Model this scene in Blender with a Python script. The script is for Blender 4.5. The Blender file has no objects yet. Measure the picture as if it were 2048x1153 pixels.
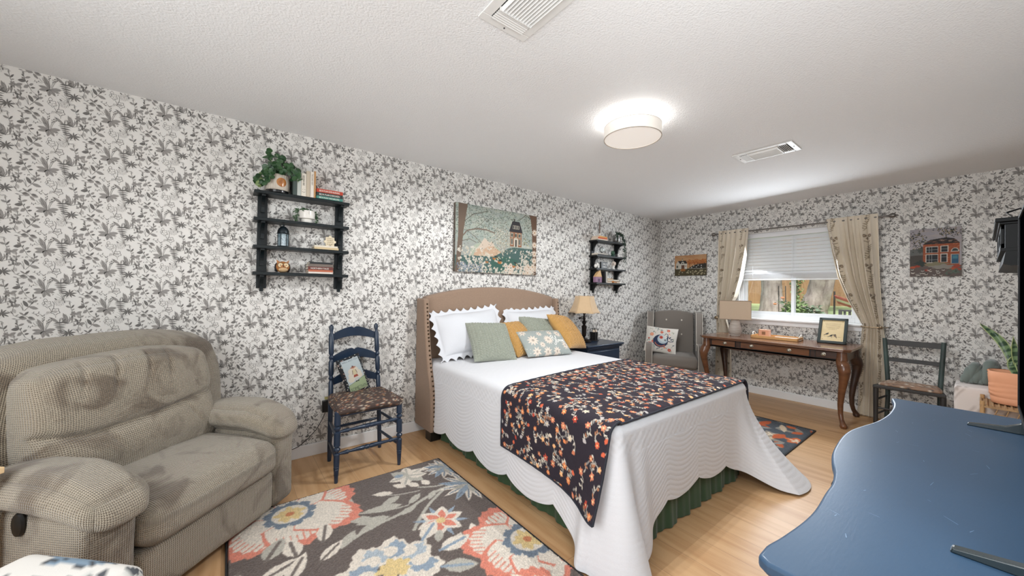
import bpy, math, random
import numpy as np
from mathutils import Matrix, Vector, noise
PI = math.pi
random.seed(7)
rng = np.random.RandomState(7)
SC = bpy.context.scene
COL = SC.collection

# ------------------------------------------------------------ camera
CAMZ = 1.2857
F_PX, PITCH, ROLL, YAW = 733.3, math.radians(.477), math.radians(.848), math.radians(52.152)
fw = Vector((math.cos(YAW)*math.cos(PITCH), math.sin(YAW)*math.cos(PITCH), math.sin(PITCH)))
r0 = Vector((math.sin(YAW), -math.cos(YAW), 0)); u0 = r0.cross(fw)
rr = math.cos(ROLL)*r0 + math.sin(ROLL)*u0
uu = -math.sin(ROLL)*r0 + math.cos(ROLL)*u0
cd = bpy.data.cameras.new('camera'); cam = bpy.data.objects.new('camera', cd); COL.objects.link(cam)
cd.sensor_width = 36; cd.lens = F_PX/2048*36; cd.clip_start = .01; cd.clip_end = 200
cam.matrix_world = Matrix(((rr.x, uu.x, -fw.x, 0), (rr.y, uu.y, -fw.y, 0), (rr.z, uu.z, -fw.z, CAMZ), (0, 0, 0, 1)))
SC.camera = cam
SC.view_settings.view_transform = 'Standard'; SC.view_settings.look = 'None'
SC.view_settings.exposure = 0.0; SC.view_settings.gamma = 1
SC.view_settings.use_curve_mapping = False

# ------------------------------------------------------------ daylight and added fill lights
W = bpy.data.worlds.new('sky'); SC.world = W; W.use_nodes = True
nt = W.node_tree; nt.nodes.clear()
o = nt.nodes.new('ShaderNodeOutputWorld'); b = nt.nodes.new('ShaderNodeBackground')
sk = nt.nodes.new('ShaderNodeTexSky'); sk.sky_type = 'HOSEK_WILKIE'; sk.turbidity = 6; sk.sun_direction = (.1, -.5, .85)
nt.links.new(sk.outputs[0], b.inputs[0]); nt.links.new(b.outputs[0], o.inputs[0]); b.inputs[1].default_value = 3.0
def lamp(name, typ, loc, power, color=(1, 1, 1), target=None, **kw):
    L = bpy.data.lights.new(name, typ); L.energy = power; L.color = color
    for k, v in kw.items(): setattr(L, k, v)
    ob = bpy.data.objects.new(name, L); COL.objects.link(ob); ob.location = loc
    if target is not None:
        ob.rotation_euler = (Vector(target)-Vector(loc)).to_track_quat('-Z', 'Y').to_euler()
    return ob
lamp('sun', 'SUN', (4, -2, 9), 5.5, (1, .97, .93), (8.4, .4, 0), angle=.2)
# window daylight, then added fill lights out of view around the camera
lamp('daylight_window', 'AREA', (5.33, 1.42, 1.78), 30, (.86, .93, 1), (2.6, 1.8, .5), shape='RECTANGLE', size=.85, size_y=.45)
lamp('fill_west', 'AREA', (-1.15, .75, 1.75), 36, (.94, .975, 1), (3.0, 1.7, 1.05), shape='RECTANGLE', size=1.8, size_y=1.0)  # added frontal fill behind the camera, no opening in the west wall
lamp('fill_west_up', 'AREA', (-1.1, .9, .85), 17, (.95, .98, 1), (2.4, 1.3, 2.44), shape='RECTANGLE', size=1.3, size_y=.8)  # added uplight that brightens the ceiling, out of view
lamp('fill_near', 'AREA', (.75, -.32, 1.75), 36, (.94, .975, 1), (5.3, 1.7, .75), shape='RECTANGLE', size=1.4, size_y=.6)  # added fill aimed at the window wall, out of view by the near wall

# ------------------------------------------------------------ colour and material helpers
def lin(c):
    if isinstance(c, str):
        c = tuple(int(c[i:i+2], 16)/255 for i in (0, 2, 4))
    elif max(c) > 1: c = tuple(x/255 for x in c)
    return tuple((x/12.92 if x <= .04045 else ((x+.055)/1.055)**2.4) for x in c)
MATS = {}
def mat(name, rgb=None, rough=.6, metal=0, var=0, vscale=8, vstretch=(1, 1, 1), bump=0, bscale=60, bstretch=(1, 1, 1), spec=.5,
        attr=False, rgb2=None, emis=0, sheen=0, trans=0, coat=0, weave=0, wscale=300, alpha=None, sss=0, coord='Object'):
    if name in MATS: return MATS[name]
    m = bpy.data.materials.new(name); m.use_nodes = True; nt = m.node_tree; N = nt.nodes; L = nt.links
    p = N['Principled BSDF']; MATS[name] = m
    p.inputs['Roughness'].default_value = rough; p.inputs['Metallic'].default_value = metal
    p.inputs['Specular IOR Level'].default_value = spec
    if sheen: p.inputs['Sheen Weight'].default_value = sheen
    if coat: p.inputs['Coat Weight'].default_value = coat; p.inputs['Coat Roughness'].default_value = .15
    if trans: p.inputs['Transmission Weight'].default_value = trans
    tc = N.new('ShaderNodeTexCoord')
    col = None
    if attr:
        a = N.new('ShaderNodeAttribute'); a.attribute_name = 'Col'; col = a.outputs['Color']
    else:
        c1 = (*lin(rgb), 1); p.inputs['Base Color'].default_value = c1
        m.diffuse_color = c1
    def noisetex(scale, stretch, detail=4):
        mp = N.new('ShaderNodeMapping'); mp.inputs['Scale'].default_value = stretch
        L.new(tc.outputs[coord], mp.inputs[0])
        n = N.new('ShaderNodeTexNoise'); n.inputs['Scale'].default_value = scale; n.inputs['Detail'].default_value = detail
        L.new(mp.outputs[0], n.inputs['Vector']); return n
    if var or rgb2 is not None:
        n = noisetex(vscale, vstretch)
        rp = N.new('ShaderNodeMapRange'); rp.inputs[1].default_value = .3; rp.inputs[2].default_value = .7
        L.new(n.outputs[0], rp.inputs[0])
        if rgb2 is not None:
            mx = N.new('ShaderNodeMix'); mx.data_type = 'RGBA'; L.new(rp.outputs[0], mx.inputs[0])
            mx.inputs[6].default_value = c1; mx.inputs[7].default_value = (*lin(rgb2), 1); col = mx.outputs[2]
        else:
            rp.inputs[3].default_value = 1-var; rp.inputs[4].default_value = 1+var
            mx = N.new('ShaderNodeMix'); mx.data_type = 'RGBA'; mx.blend_type = 'MULTIPLY'; mx.inputs[0].default_value = 1
            if col is not None: L.new(col, mx.inputs[6])
            else: mx.inputs[6].default_value = c1
            L.new(rp.outputs[0], mx.inputs[7]); col = mx.outputs[2]
    if col is not None: L.new(col, p.inputs['Base Color'])
    h = None
    if bump:
        n = noisetex(bscale, bstretch, 3); h = n.outputs[0]
    if weave:
        w1 = N.new('ShaderNodeTexWave'); w1.bands_direction = 'X'; w1.inputs['Scale'].default_value = wscale/20; w1.inputs['Distortion'].default_value = .6
        w2 = N.new('ShaderNodeTexWave'); w2.bands_direction = 'Z'; w2.inputs['Scale'].default_value = wscale/20; w2.inputs['Distortion'].default_value = .6
        L.new(tc.outputs[coord], w1.inputs[0]); L.new(tc.outputs[coord], w2.inputs[0])
        ad = N.new('ShaderNodeMath'); ad.operation = 'ADD'; L.new(w1.outputs[1], ad.inputs[0]); L.new(w2.outputs[1], ad.inputs[1])
        h = ad.outputs[0]; bump = weave
    if h is not None:
        bp = N.new('ShaderNodeBump'); bp.inputs['Strength'].default_value = min(1, bump); bp.inputs['Distance'].default_value = .004
        L.new(h, bp.inputs['Height']); L.new(bp.outputs[0], p.inputs['Normal'])
    if emis:
        p.inputs['Emission Color'].default_value = (*lin(rgb), 1); p.inputs['Emission Strength'].default_value = emis
    return m

# ------------------------------------------------------------ mesh helpers
def place(ob, parent=None):
    COL.objects.link(ob)
    if parent is not None: ob.parent = parent
    return ob
def meta(o, label=None, cat=None, group=None, kind=None):
    if label: o['label'] = label
    if cat: o['category'] = cat
    if group: o['group'] = group
    if kind: o['kind'] = kind
    return o
def thing(name, label, cat, loc=(0, 0, 0), rz=0, group=None, rot=None):
    o = bpy.data.objects.new(name, None); COL.objects.link(o); o.location = loc
    o.rotation_euler = rot if rot else (0, 0, rz); o.empty_display_size = .05
    return meta(o, label, cat, group)
def rotm(rx=0, ry=0, rz=0):
    return Matrix.Rotation(rz, 3, 'Z') @ Matrix.Rotation(ry, 3, 'Y') @ Matrix.Rotation(rx, 3, 'X')
def frame(d):
    d = Vector(d).normalized(); a = Vector((0, 0, 1)) if abs(d.z) < .9 else Vector((1, 0, 0))
    x = d.cross(a).normalized(); return x, x.cross(d).normalized(), d
class MB:
    def __init__(s): s.v = []; s.f = []; s.m = []
    def add(s, V, Fs, mi=0):
        b = len(s.v); s.v += [tuple(p) for p in V]; s.f += [tuple(i+b for i in f) for f in Fs]; s.m += [mi]*len(Fs); return s
    def box(s, c, d, R=None, mi=0):
        V = []
        for sx in (-.5, .5):
            for sy in (-.5, .5):
                for sz in (-.5, .5):
                    p = Vector((sx*d[0], sy*d[1], sz*d[2]))
                    if R is not None: p = R @ p
                    V.append(p+Vector(c))
        return s.add(V, [(0, 1, 3, 2), (4, 6, 7, 5), (0, 4, 5, 1), (2, 3, 7, 6), (0, 2, 6, 4), (1, 5, 7, 3)], mi)
    def bb(s, x0, x1, y0, y1, z0, z1, mi=0): return s.box(((x0+x1)/2, (y0+y1)/2, (z0+z1)/2), (x1-x0, y1-y0, z1-z0), None, mi)
    def tube(s, pts, r, n=10, mi=0, caps=True, flat=None):
        pts = [Vector(p) for p in pts]; k = len(pts)
        rs = r if isinstance(r, (list, tuple)) else [r]*k
        V = []; px = None
        for i, p in enumerate(pts):
            d = (pts[min(i+1, k-1)]-pts[max(i-1, 0)]).normalized()
            if px is None: x, y, _ = frame(d)
            else:
                x = (px-d*px.dot(d)); x = x.normalized() if x.length > 1e-6 else frame(d)[0]; y = x.cross(d)
            px = x
            for j in range(n):
                a = 2*PI*j/n; q = rs[i]
                V.append(p+x*math.cos(a)*q+y*math.sin(a)*q*(flat or 1))
        Fs = [(i*n+j, i*n+(j+1) % n, (i+1)*n+(j+1) % n, (i+1)*n+j) for i in range(k-1) for j in range(n)]
        if caps: Fs += [tuple(range(n-1, -1, -1)), tuple(range((k-1)*n, k*n))]
        return s.add(V, Fs, mi)
    def lathe(s, prof, c=(0, 0, 0), n=24, axis=(0, 0, 1), mi=0, caps=True, sq=None):
        x, y, d = frame(axis) if tuple(axis) != (0, 0, 1) else (Vector((1, 0, 0)), Vector((0, 1, 0)), Vector((0, 0, 1)))
        V = []; c = Vector(c); k = len(prof)
        for r, z in prof:
            for j in range(n):
                a = 2*PI*j/n; ca, sa = math.cos(a), math.sin(a); V.append(c+x*r*ca+y*r*sa+d*z)
        Fs = [(i*n+j, i*n+(j+1) % n, (i+1)*n+(j+1) % n, (i+1)*n+j) for i in range(k-1) for j in range(n)]
        if caps: Fs += [tuple(range(n-1, -1, -1)), tuple(range((k-1)*n, k*n))]
        return s.add(V, Fs, mi)
    def prism(s, poly, t, org=(0, 0, 0), ax=(1, 0, 0), ay=(0, 0, 1), mi=0):
        """2-D outline extruded both ways by t/2 along ax x ay"""
        ax = Vector(ax); ay = Vector(ay); nz = ax.cross(ay).normalized(); o = Vector(org); k = len(poly)
        V = [o+ax*a+ay*b-nz*t/2 for a, b in poly]+[o+ax*a+ay*b+nz*t/2 for a, b in poly]
        Fs = [tuple(range(k-1, -1, -1)), tuple(range(k, 2*k))]+[(i, (i+1) % k, (i+1) % k+k, i+k) for i in range(k)]
        return s.add(V, Fs, mi)
    def band(s, A, B, t=None, mi=0):
        """strip between two equal polylines, thickened by offset vector t"""
        k = len(A); V = [Vector(p) for p in A]+[Vector(p) for p in B]
        Fs = [(i, i+1, k+i+1, k+i) for i in range(k-1)]
        if t is not None:
            t = Vector(t); V += [p+t for p in V]; o = 2*k
            Fs += [(o+k+i, o+k+i+1, o+i+1, o+i) for i in range(k-1)]
            Fs += [(i, o+i, o+i+1, i+1) for i in range(k-1)]+[(k+i+1, o+k+i+1, o+k+i, k+i) for i in range(k-1)]
            Fs += [(0, k, o+k, o), (k-1, o+k-1, o+2*k-1, 2*k-1)]
        return s.add(V, Fs, mi)
    def ball(s, c, r, n=12, mi=0, sc=(1, 1, 1)):
        pr = [(max(1e-4, math.sin(PI*i/n)), -math.cos(PI*i/n)) for i in range(n+1)]
        V = []
        for rad, z in pr:
            for j in range(n*2):
                a = PI*j/n; V.append((c[0]+r*rad*math.cos(a)*sc[0], c[1]+r*rad*math.sin(a)*sc[1], c[2]+r*z*sc[2]))
        m = n*2
        return s.add(V, [(i*m+j, i*m+(j+1) % m, (i+1)*m+(j+1) % m, (i+1)*m+j) for i in range(n) for j in range(m)], mi)
    def build(s, name, mats, parent=None, smooth=35, bevel=0, seg=2, label=None, loc=None, rz=0, xf=None):
        me = bpy.data.meshes.new(name)
        V = s.v if xf is None else [tuple(xf @ Vector(p)) for p in s.v]
        me.from_pydata(V, [], s.f)
        for m in (mats if isinstance(mats, (list, tuple)) else [mats]): me.materials.append(m)
        if any(s.m): me.polygons.foreach_set('material_index', s.m)
        me.validate(); me.update()
        if smooth:
            me.shade_smooth(); me.set_sharp_from_angle(angle=math.radians(smooth))
        ob = bpy.data.objects.new(name, me); place(ob, parent)
        if bevel:
            bv = ob.modifiers.new('bevel', 'BEVEL'); bv.width = bevel; bv.segments = seg; bv.limit_method = 'ANGLE'; bv.angle_limit = math.radians(40)
            bv.harden_normals = False
        if loc is not None: ob.location = loc
        if rz: ob.rotation_euler[2] = rz
        if label: ob['label'] = label
        return ob
def npmesh(name, V, Fq, mats, parent=None, col=None, uv=None, smooth=True, mi=None, uvl=None):
    """V (n,3) array, Fq (m,4) quads (or list of tuples); col (n,3) sRGB 0..1 vertex colours; uv (n,2)"""
    me = bpy.data.meshes.new(name)
    if isinstance(Fq, np.ndarray):
        n, m = len(V), len(Fq); k = Fq.shape[1]
        me.vertices.add(n); me.vertices.foreach_set('co', np.asarray(V, np.float32).ravel())
        me.loops.add(m*k); me.loops.foreach_set('vertex_index', Fq.astype(np.int32).ravel())
        me.polygons.add(m); me.polygons.foreach_set('loop_start', np.arange(0, m*k, k, dtype=np.int32))
        me.polygons.foreach_set('loop_total', np.full(m, k, np.int32))
    else: me.from_pydata([tuple(p) for p in V], [], Fq)
    for q in (mats if isinstance(mats, (list, tuple)) else [mats]): me.materials.append(q)
    if mi is not None: me.polygons.foreach_set('material_index', np.asarray(mi, np.int32))
    me.update(calc_edges=True)
    if smooth: me.shade_smooth()
    if col is not None:
        c = np.clip(np.asarray(col, float), 0, 1); c = np.where(c <= .04045, c/12.92, ((c+.055)/1.055)**2.4)
        ca = me.color_attributes.new('Col', 'FLOAT_COLOR', 'POINT')
        ca.data.foreach_set('color', np.hstack([c, np.ones((len(c), 1))]).astype(np.float32).ravel())
    if uv is not None:
        ul = me.uv_layers.new(name='UVMap'); li = np.empty(len(me.loops), np.int32); me.loops.foreach_get('vertex_index', li)
        ul.data.foreach_set('uv', np.asarray(uv, np.float32)[li].ravel())
    if uvl is not None:
        ul = me.uv_layers.new(name='UVMap'); ul.data.foreach_set('uv', np.asarray(uvl, np.float32).ravel())
    me.validate()
    ob = bpy.data.objects.new(name, me); place(ob, parent); return ob
def gridfaces(nu, nv, wrap=False, flip=False):
    i, j = np.meshgrid(np.arange(nu-1), np.arange(nv if wrap else nv-1), indexing='ij'); j2 = (j+1) % nv
    q = np.stack([i*nv+j, (i+1)*nv+j, (i+1)*nv+j2, i*nv+j2], -1).reshape(-1, 4)
    return q[:, ::-1].copy() if flip else q

def rbox(size, r, n=24, deform=None, bulge=0):
    """rounded box as six welded-looking face grids -> V, F, uv(m), face id; deform maps (n,3)->(n,3)"""
    hx, hy, hz = [s/2 for s in size]; Vs = []; Fs = []; UV = []; FI = []; b = 0
    for k, (ax, sg) in enumerate([(0, -1), (0, 1), (1, -1), (1, 1), (2, -1), (2, 1)]):
        a1, a2 = [a for a in range(3) if a != ax]; h = (hx, hy, hz)
        t = np.linspace(-1, 1, n+1); t = np.sign(t)*(1-(1-np.abs(t))**1.35)
        A, B = np.meshgrid(t*h[a1], t*h[a2], indexing='ij')
        P = np.zeros((n+1, n+1, 3)); P[..., ax] = sg*h[ax]; P[..., a1] = A; P[..., a2] = B
        P = P.reshape(-1, 3); uv = P[:, [a1, a2]].copy()
        inner = np.array([hx-r, hy-r, hz-r]); C = np.clip(P, -inner, inner); d = P-C
        P = C+r*d/np.maximum(np.linalg.norm(d, axis=1, keepdims=True), 1e-9)
        if bulge:
            w = (1-(uv[:, 0]/h[a1])**2)*(1-(uv[:, 1]/h[a2])**2); P[:, ax] += sg*bulge*np.clip(w, 0, 1)
        Vs.append(P); UV.append(uv); FI.append(np.full(len(P), k))
        fl = (sg > 0) != (ax == 1)
        Fs.append(gridfaces(n+1, n+1, flip=not fl)+b); b += len(P)
    V = np.vstack(Vs)
    if deform is not None: V = deform(V)
    Fq = np.vstack(Fs); uvl = np.vstack(UV)[Fq].reshape(-1, 2)
    key = np.round(V*20000).astype(np.int64); _, idx, inv = np.unique(key, axis=0, return_index=True, return_inverse=True)
    inv = inv.ravel(); Fq = inv[Fq]
    return V[idx], Fq, uvl

# ------------------------------------------------------------ painted cloth and pictures (colours per vertex of a fine grid)
class Canvas:
    def __init__(s, w, h, res, bg):
        s.w, s.h, s.res = w, h, res; s.nx = max(2, int(round(w/res))+1); s.ny = max(2, int(round(h/res))+1)
        s.X, s.Y = np.meshgrid(np.linspace(0, w, s.nx), np.linspace(0, h, s.ny), indexing='ij')
        s.a = np.zeros((s.nx, s.ny, 3)); s.a[:] = s.c(bg)
    def c(s, c):
        if isinstance(c, str): return np.array([int(c[i:i+2], 16)/255 for i in (0, 2, 4)])
        c = np.array(c, float); return c/255 if c.max() > 1 else c
    def win(s, x0, x1, y0, y1):
        i0 = int(max(0, math.floor(x0/s.w*(s.nx-1)))); i1 = int(min(s.nx, math.ceil(x1/s.w*(s.nx-1))+1))
        j0 = int(max(0, math.floor(y0/s.h*(s.ny-1)))); j1 = int(min(s.ny, math.ceil(y1/s.h*(s.ny-1))+1))
        return (slice(i0, i1), slice(j0, j1)) if i1 > i0 and j1 > j0 else None
    def put(s, sl, m, col, a=1):
        t = s.a[sl]; t[m] = t[m]*(1-a)+s.c(col)*a
    def poly(s, pts, col, a=1):
        xs = [p[0] for p in pts]; ys = [p[1] for p in pts]; sl = s.win(min(xs), max(xs), min(ys), max(ys))
        if sl is None: return
        X, Y = s.X[sl], s.Y[sl]; m = np.zeros(X.shape, bool); n = len(pts)
        for i in range(n):
            x1, y1 = pts[i]; x2, y2 = pts[(i+1) % n]
            if y1 == y2: continue
            m ^= ((Y >= min(y1, y2)) & (Y < max(y1, y2)) & (X < (x2-x1)*(Y-y1)/(y2-y1)+x1))
        s.put(sl, m, col, a)
    def rect(s, x0, y0, x1, y1, col, a=1):
        sl = s.win(x0, x1, y0, y1)
        if sl: m = (s.X[sl] >= x0) & (s.X[sl] <= x1) & (s.Y[sl] >= y0) & (s.Y[sl] <= y1); s.put(sl, m, col, a)
    def ell(s, cx, cy, rx, ry, col, rot=0, a=1, edge=0, seed=0):
        R = max(rx, ry)*(1+edge); sl = s.win(cx-R, cx+R, cy-R, cy+R)
        if sl is None: return
        dx, dy = s.X[sl]-cx, s.Y[sl]-cy; c, q = math.cos(rot), math.sin(rot)
        u, v = (dx*c+dy*q)/rx, (-dx*q+dy*c)/ry; rad = np.hypot(u, v)
        if edge: th = np.arctan2(v, u); rad = rad/(1+edge*np.sin(th*5+seed)*.5+edge*np.sin(th*9+seed*2)*.5)
        s.put(sl, rad <= 1, col, a)
    def line(s, pts, w, col, a=1):
        for p, q in zip(pts[:-1], pts[1:]):
            sl = s.win(min(p[0], q[0])-w, max(p[0], q[0])+w, min(p[1], q[1])-w, max(p[1], q[1])+w)
            if sl is None: continue
            X, Y = s.X[sl]-p[0], s.Y[sl]-p[1]; dx, dy = q[0]-p[0], q[1]-p[1]; L2 = dx*dx+dy*dy+1e-12
            t = np.clip((X*dx+Y*dy)/L2, 0, 1); s.put(sl, np.hypot(X-t*dx, Y-t*dy) <= w/2, col, a)
    def leaf(s, x, y, ang, L, wd, col, a=1, col2=None):
        P = []
        for t, q in ((0, 0), (.2, .7), (.45, 1), (.75, .65), (1, 0), (.75, -.65), (.45, -1), (.2, -.7)):
            u, v = t*L, q*wd/2; P.append((x+u*math.cos(ang)-v*math.sin(ang), y+u*math.sin(ang)+v*math.cos(ang)))
        s.poly(P, col, a)
        if col2 is not None:
            s.line([(x, y), (x+.8*L*math.cos(ang), y+.8*L*math.sin(ang))], wd*.18, col2, a)
    def flower(s, x, y, R, n, col, core=None, wd=.55, rot=0, a=1, col2=None):
        for k in range(n):
            an = rot+2*PI*k/n; s.leaf(x, y, an, R, R*wd, col, a, col2)
        if core is not None: s.ell(x, y, R*.22, R*.22, core)
    def noise(s, amp, scale=1):
        s.a += (rng.rand(s.nx, s.ny, 1)-.5)*2*amp
    def text(s, txt, x, y, size, col, shear=0, rot=0, width=None):
        cu = bpy.data.curves.new('t', 'FONT'); cu.body = txt; cu.size = size; cu.shear = shear
        ob = bpy.data.objects.new('t', cu); me = bpy.data.meshes.new_from_object(ob)
        me.calc_loop_triangles(); V = [v.co for v in me.vertices]
        if V:
            x0 = min(v.x for v in V); x1 = max(v.x for v in V); k = (width/(x1-x0)) if width else 1
            c, q = math.cos(rot), math.sin(rot)
            for t in me.loop_triangles:
                s.poly([(x+((V[i].x-x0)*k)*c-V[i].y*q, y+((V[i].x-x0)*k)*q+V[i].y*c) for i in t.vertices], col)
        bpy.data.meshes.remove(me); bpy.data.objects.remove(ob); bpy.data.curves.remove(cu)
    def sample(s, x, y):
        i = np.clip(np.asarray(x)/s.w*(s.nx-1), 0, s.nx-1); j = np.clip(np.asarray(y)/s.h*(s.ny-1), 0, s.ny-1)
        return s.a[np.round(i).astype(int), np.round(j).astype(int)]
    def smooth(s, k=1):
        for _ in range(k):
            p = np.pad(s.a, ((1, 1), (1, 1), (0, 0)), 'edge')
            s.a = (p[1:-1, 1:-1]*4+p[:-2, 1:-1]+p[2:, 1:-1]+p[1:-1, :-2]+p[1:-1, 2:])/8
    def grid(s, name, fn, m, parent=None, flip=False):
        """fn(X,Y) -> (nx,ny,3)"""
        P = fn(s.X, s.Y).reshape(-1, 3)
        return npmesh(name, P, gridfaces(s.nx, s.ny, flip=flip), m, parent, col=s.a.reshape(-1, 3))
def textmesh(name, txt, size, m, parent, M4, extrude=.0004, width=None, align='LEFT', label=None):
    cu = bpy.data.curves.new(name, 'FONT'); cu.body = txt; cu.size = size; cu.extrude = extrude; cu.align_x = align
    ob = bpy.data.objects.new(name, cu); me = bpy.data.meshes.new_from_object(ob)
    bpy.data.objects.remove(ob); bpy.data.curves.remove(cu)
    if width:
        xs = [v.co.x for v in me.vertices]; k = width/(max(xs)-min(xs))
        for v in me.vertices: v.co.x *= k
    me.transform(M4); me.materials.clear(); me.materials.append(m)
    ob = bpy.data.objects.new(name, me); place(ob, parent)
    if label: ob['label'] = label
    return ob
# ------------------------------------------------------------ room shell
X0, X1, Y0, Y1, H = -1.75, 5.456, -.38, 3.169, 2.44
M_PAPER = mat('wallpaper_ground', (226, 223, 218), .75, bump=.1, bscale=300)
M_INK = [mat('wallpaper_dark_ink', (110, 107, 104), .75), mat('wallpaper_grey_ink', (154, 150, 146), .75), mat('wallpaper_pale_ink', (182, 178, 174), .75)]
def cell_motifs():
    kx, ky = .000463, .000674; out = []
    r = random.Random(3)
    def P(x, y): return (x*kx, -y*ky)
    def leaf(x, y, ang, L, w, t):            # ang in degrees, screen-up positive, lengths in px-ish
        a = math.radians(ang); pts = []; w *= .92
        for q, h in ((0, 0), (.2, .35), (.5, .5), (.8, .3), (1, 0), (.8, -.3), (.5, -.5), (.2, -.35)):
            pts.append(P(x+q*L*math.cos(a)-h*w*math.sin(a), y-q*L*math.sin(a)-h*w*math.cos(a)))
        out.append((pts, t))
        if t == 1 and L > 33: line([(x, y), (x+.8*L*math.cos(a), y-.8*L*math.sin(a))], 2.4, 0)
    def line(pts, w, t):
        pts = [P(*p) for p in pts]; w *= .00023
        for (ax, ay), (bx, by) in zip(pts[:-1], pts[1:]):
            d = math.hypot(bx-ax, by-ay) or 1e-6; nx, ny = -(by-ay)/d*w, (bx-ax)/d*w
            out.append(([(ax-nx, ay-ny), (bx-nx, by-ny), (bx+nx, by+ny), (ax+nx, ay+ny)], t))
    def ring(x, y, R, n, t, w=3, lob=5):
        pts = [(x+R*(1+.22*math.sin(lob*2*PI*k/n))*math.cos(2*PI*k/n), y+.8*R*(1+.22*math.sin(lob*2*PI*k/n))*math.sin(2*PI*k/n)) for k in range(n+1)]
        line(pts, w, t)
    # big lily: grey leaves, dark midribs, bud stalks
    for an, L, w in ((118, 115, 46), (172, 92, 30), (193, 90, 34), (8, 92, 34), (-12, 78, 24), (-100, 58, 40), (-48, 66, 30), (-140, 40, 24)):
        leaf(0, 0, an, L, w, 1)
        a = math.radians(an); line([(0, 0), (L*.86*math.cos(a), -L*.86*math.sin(a))], 3.0, 0)
    for dx, ex, ey in ((-4, -8, -92), (8, 26, -72), (14, 48, -84)):
        line([(dx, -10), ((dx+ex)/2-4, ey*.55), (ex, ey)], 3, 0)
        for q in range(4): leaf(ex+(-1)**q*2, ey+q*9-10, 60+60*(q % 2), 17, 9, 1 if q % 2 else 0)
    line([(-25, -45), (-55, -60), (-62, -84)], 3, 0); line([(-25, -40), (-66, -50), (-84, -72)], 3, 0); line([(-60, -38), (-90, -42), (-125, -34)], 2.5, 0)
    for q in range(3): leaf(-88-q*14, -40+q, 90-180*(q % 2), 12, 7, 0)
    # fern of stacked bars
    for q in range(6):
        w = (95, 105, 88, 74, 60, 44)[q]; leaf(118-w*.5+q*3, -62+q*15, 3-q*3, w, 15, 1 if q % 2 else 0)
    leaf(112, -66, 148, 90, 26, 1); leaf(116, -64, 80, 44, 13, 1); leaf(140, -76, 35, 34, 12, 0); line([(118, -60), (130, 25)], 3, 0)
    # dark star leaf and grass tuft
    for an, L in ((88, 36), (40, 44), (4, 62), (-26, 58), (-60, 40), (150, 50), (178, 62), (205, 60), (232, 44)): leaf(190, 22, an, L, 13, 0)
    for ex, ey in ((-52, -52), (-34, -64), (-16, -70), (4, -60), (22, -44), (44, -22), (-60, -28), (-44, 8), (56, 6)):
        line([(142, 78), (142+ex*.5, 78+ey*.72), (142+ex, 78+ey)], 3, 0 if ex % 4 else 1)
    line([(142, 78), (168, 92), (190, 86), (208, 98)], 3, 0); leaf(150, 84, -70, 20, 10, 0)
    # large curled leaf with flower head and trailing branch
    for an, L, w, t in ((112, 96, 34, 1), (100, 84, 24, 2), (135, 70, 30, 1), (60, 60, 22, 2), (158, 48, 20, 0)): leaf(178, 272, an, L, w, t)
    line([(150, 196), (176, 214), (184, 240), (178, 272)], 4, 0); line([(196, 214), (200, 244), (182, 276)], 4, 0)
    line([(178, 274), (224, 262), (262, 258), (286, 274), (292, 296)], 3.5, 0); line([(224, 262), (256, 246), (292, 250)], 3, 0)
    for x, y, an in ((240, 260, 60), (262, 258, -40), (276, 262, 70), (290, 284, -60), (244, 250, 110), (230, 266, -80), (212, 266, 70)): leaf(x, y, an, 24, 11, 1)
    for an in (20, 75, 130, 185, 240, 300): leaf(226, 196, an, 30, 20, 1)
    ring(226, 196, 14, 8, 0)
    line([(226, 190), (206, 150), (196, 112)], 3.5, 0); leaf(202, 140, 160, 44, 20, 1); leaf(206, 146, 50, 40, 17, 0); leaf(196, 116, 100, 28, 14, 1); leaf(212, 160, 20, 26, 12, 1)
    leaf(240, 200, 25, 62, 30, 1); leaf(250, 204, -5, 44, 18, 2); leaf(218, 210, -95, 44, 26, 1)
    # sprig of six leaves
    line([(-138, 44), (-160, 8), (-186, -30), (-200, -70)], 4, 0)
    for x, y, an, L, w, t in ((-200, -66, 98, 38, 18, 1), (-190, -50, 20, 46, 20, 1), (-186, -34, 150, 34, 22, 1), (-180, -26, 186, 62, 30, 0), (-160, 4, 215, 46, 32, 1), (-158, 2, 30, 38, 22, 1), (-146, 20, 10, 36, 16, 0), (-196, -58, 140, 26, 12, 0), (-176, -16, 60, 22, 10, 0)): leaf(x, y, an, L, w, t)
    line([(-138, 44), (-118, 58), (-96, 66)], 2.5, 0)
    # leaf pair with bud stem
    line([(-150, 162), (-116, 128), (-90, 96), (-86, 52)], 4, 0)
    for x, y, an, L, w, t in ((-122, 132, 128, 66, 32, 0), (-118, 130, -14, 74, 30, 1), (-92, 94, 165, 40, 26, 1), (-90, 92, 20, 42, 24, 1), (-88, 66, 30, 34, 18, 1), (-86, 56, 95, 30, 15, 0), (-90, 78, 150, 28, 16, 1), (-104, 110, 40, 30, 14, 0)): leaf(x, y, an, L, w, t)
    line([(-158, 160), (-172, 130), (-186, 110)], 3, 0); line([(-158, 160), (-164, 120), (-176, 96)], 3, 0)
    # outlined blossoms
    ring(22, 112, 30, 20, 0, 3.4, 5); ring(30, 118, 15, 10, 1, 3, 4); ring(4, 78, 15, 10, 0, 3, 3); ring(84, 172, 31, 20, 0, 4.6, 5); leaf(60, 172, 0, 44, 26, 2); ring(-8, 104, 13, 9, 0, 2.6, 3)
    line([(34, 140), (52, 168), (66, 178)], 4, 0); line([(58, 86), (72, 108), (68, 150)], 4, 0)
    for q in range(5): line([(20+q*7, 170), (10+q*9, 196-3*q)], 3, 1)
    # lace flower
    for q in range(9):
        a = 2*PI*q/9; ring(112+34*math.cos(a), 96+24*math.sin(a), 9, 7, 2, 3, 3)
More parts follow.
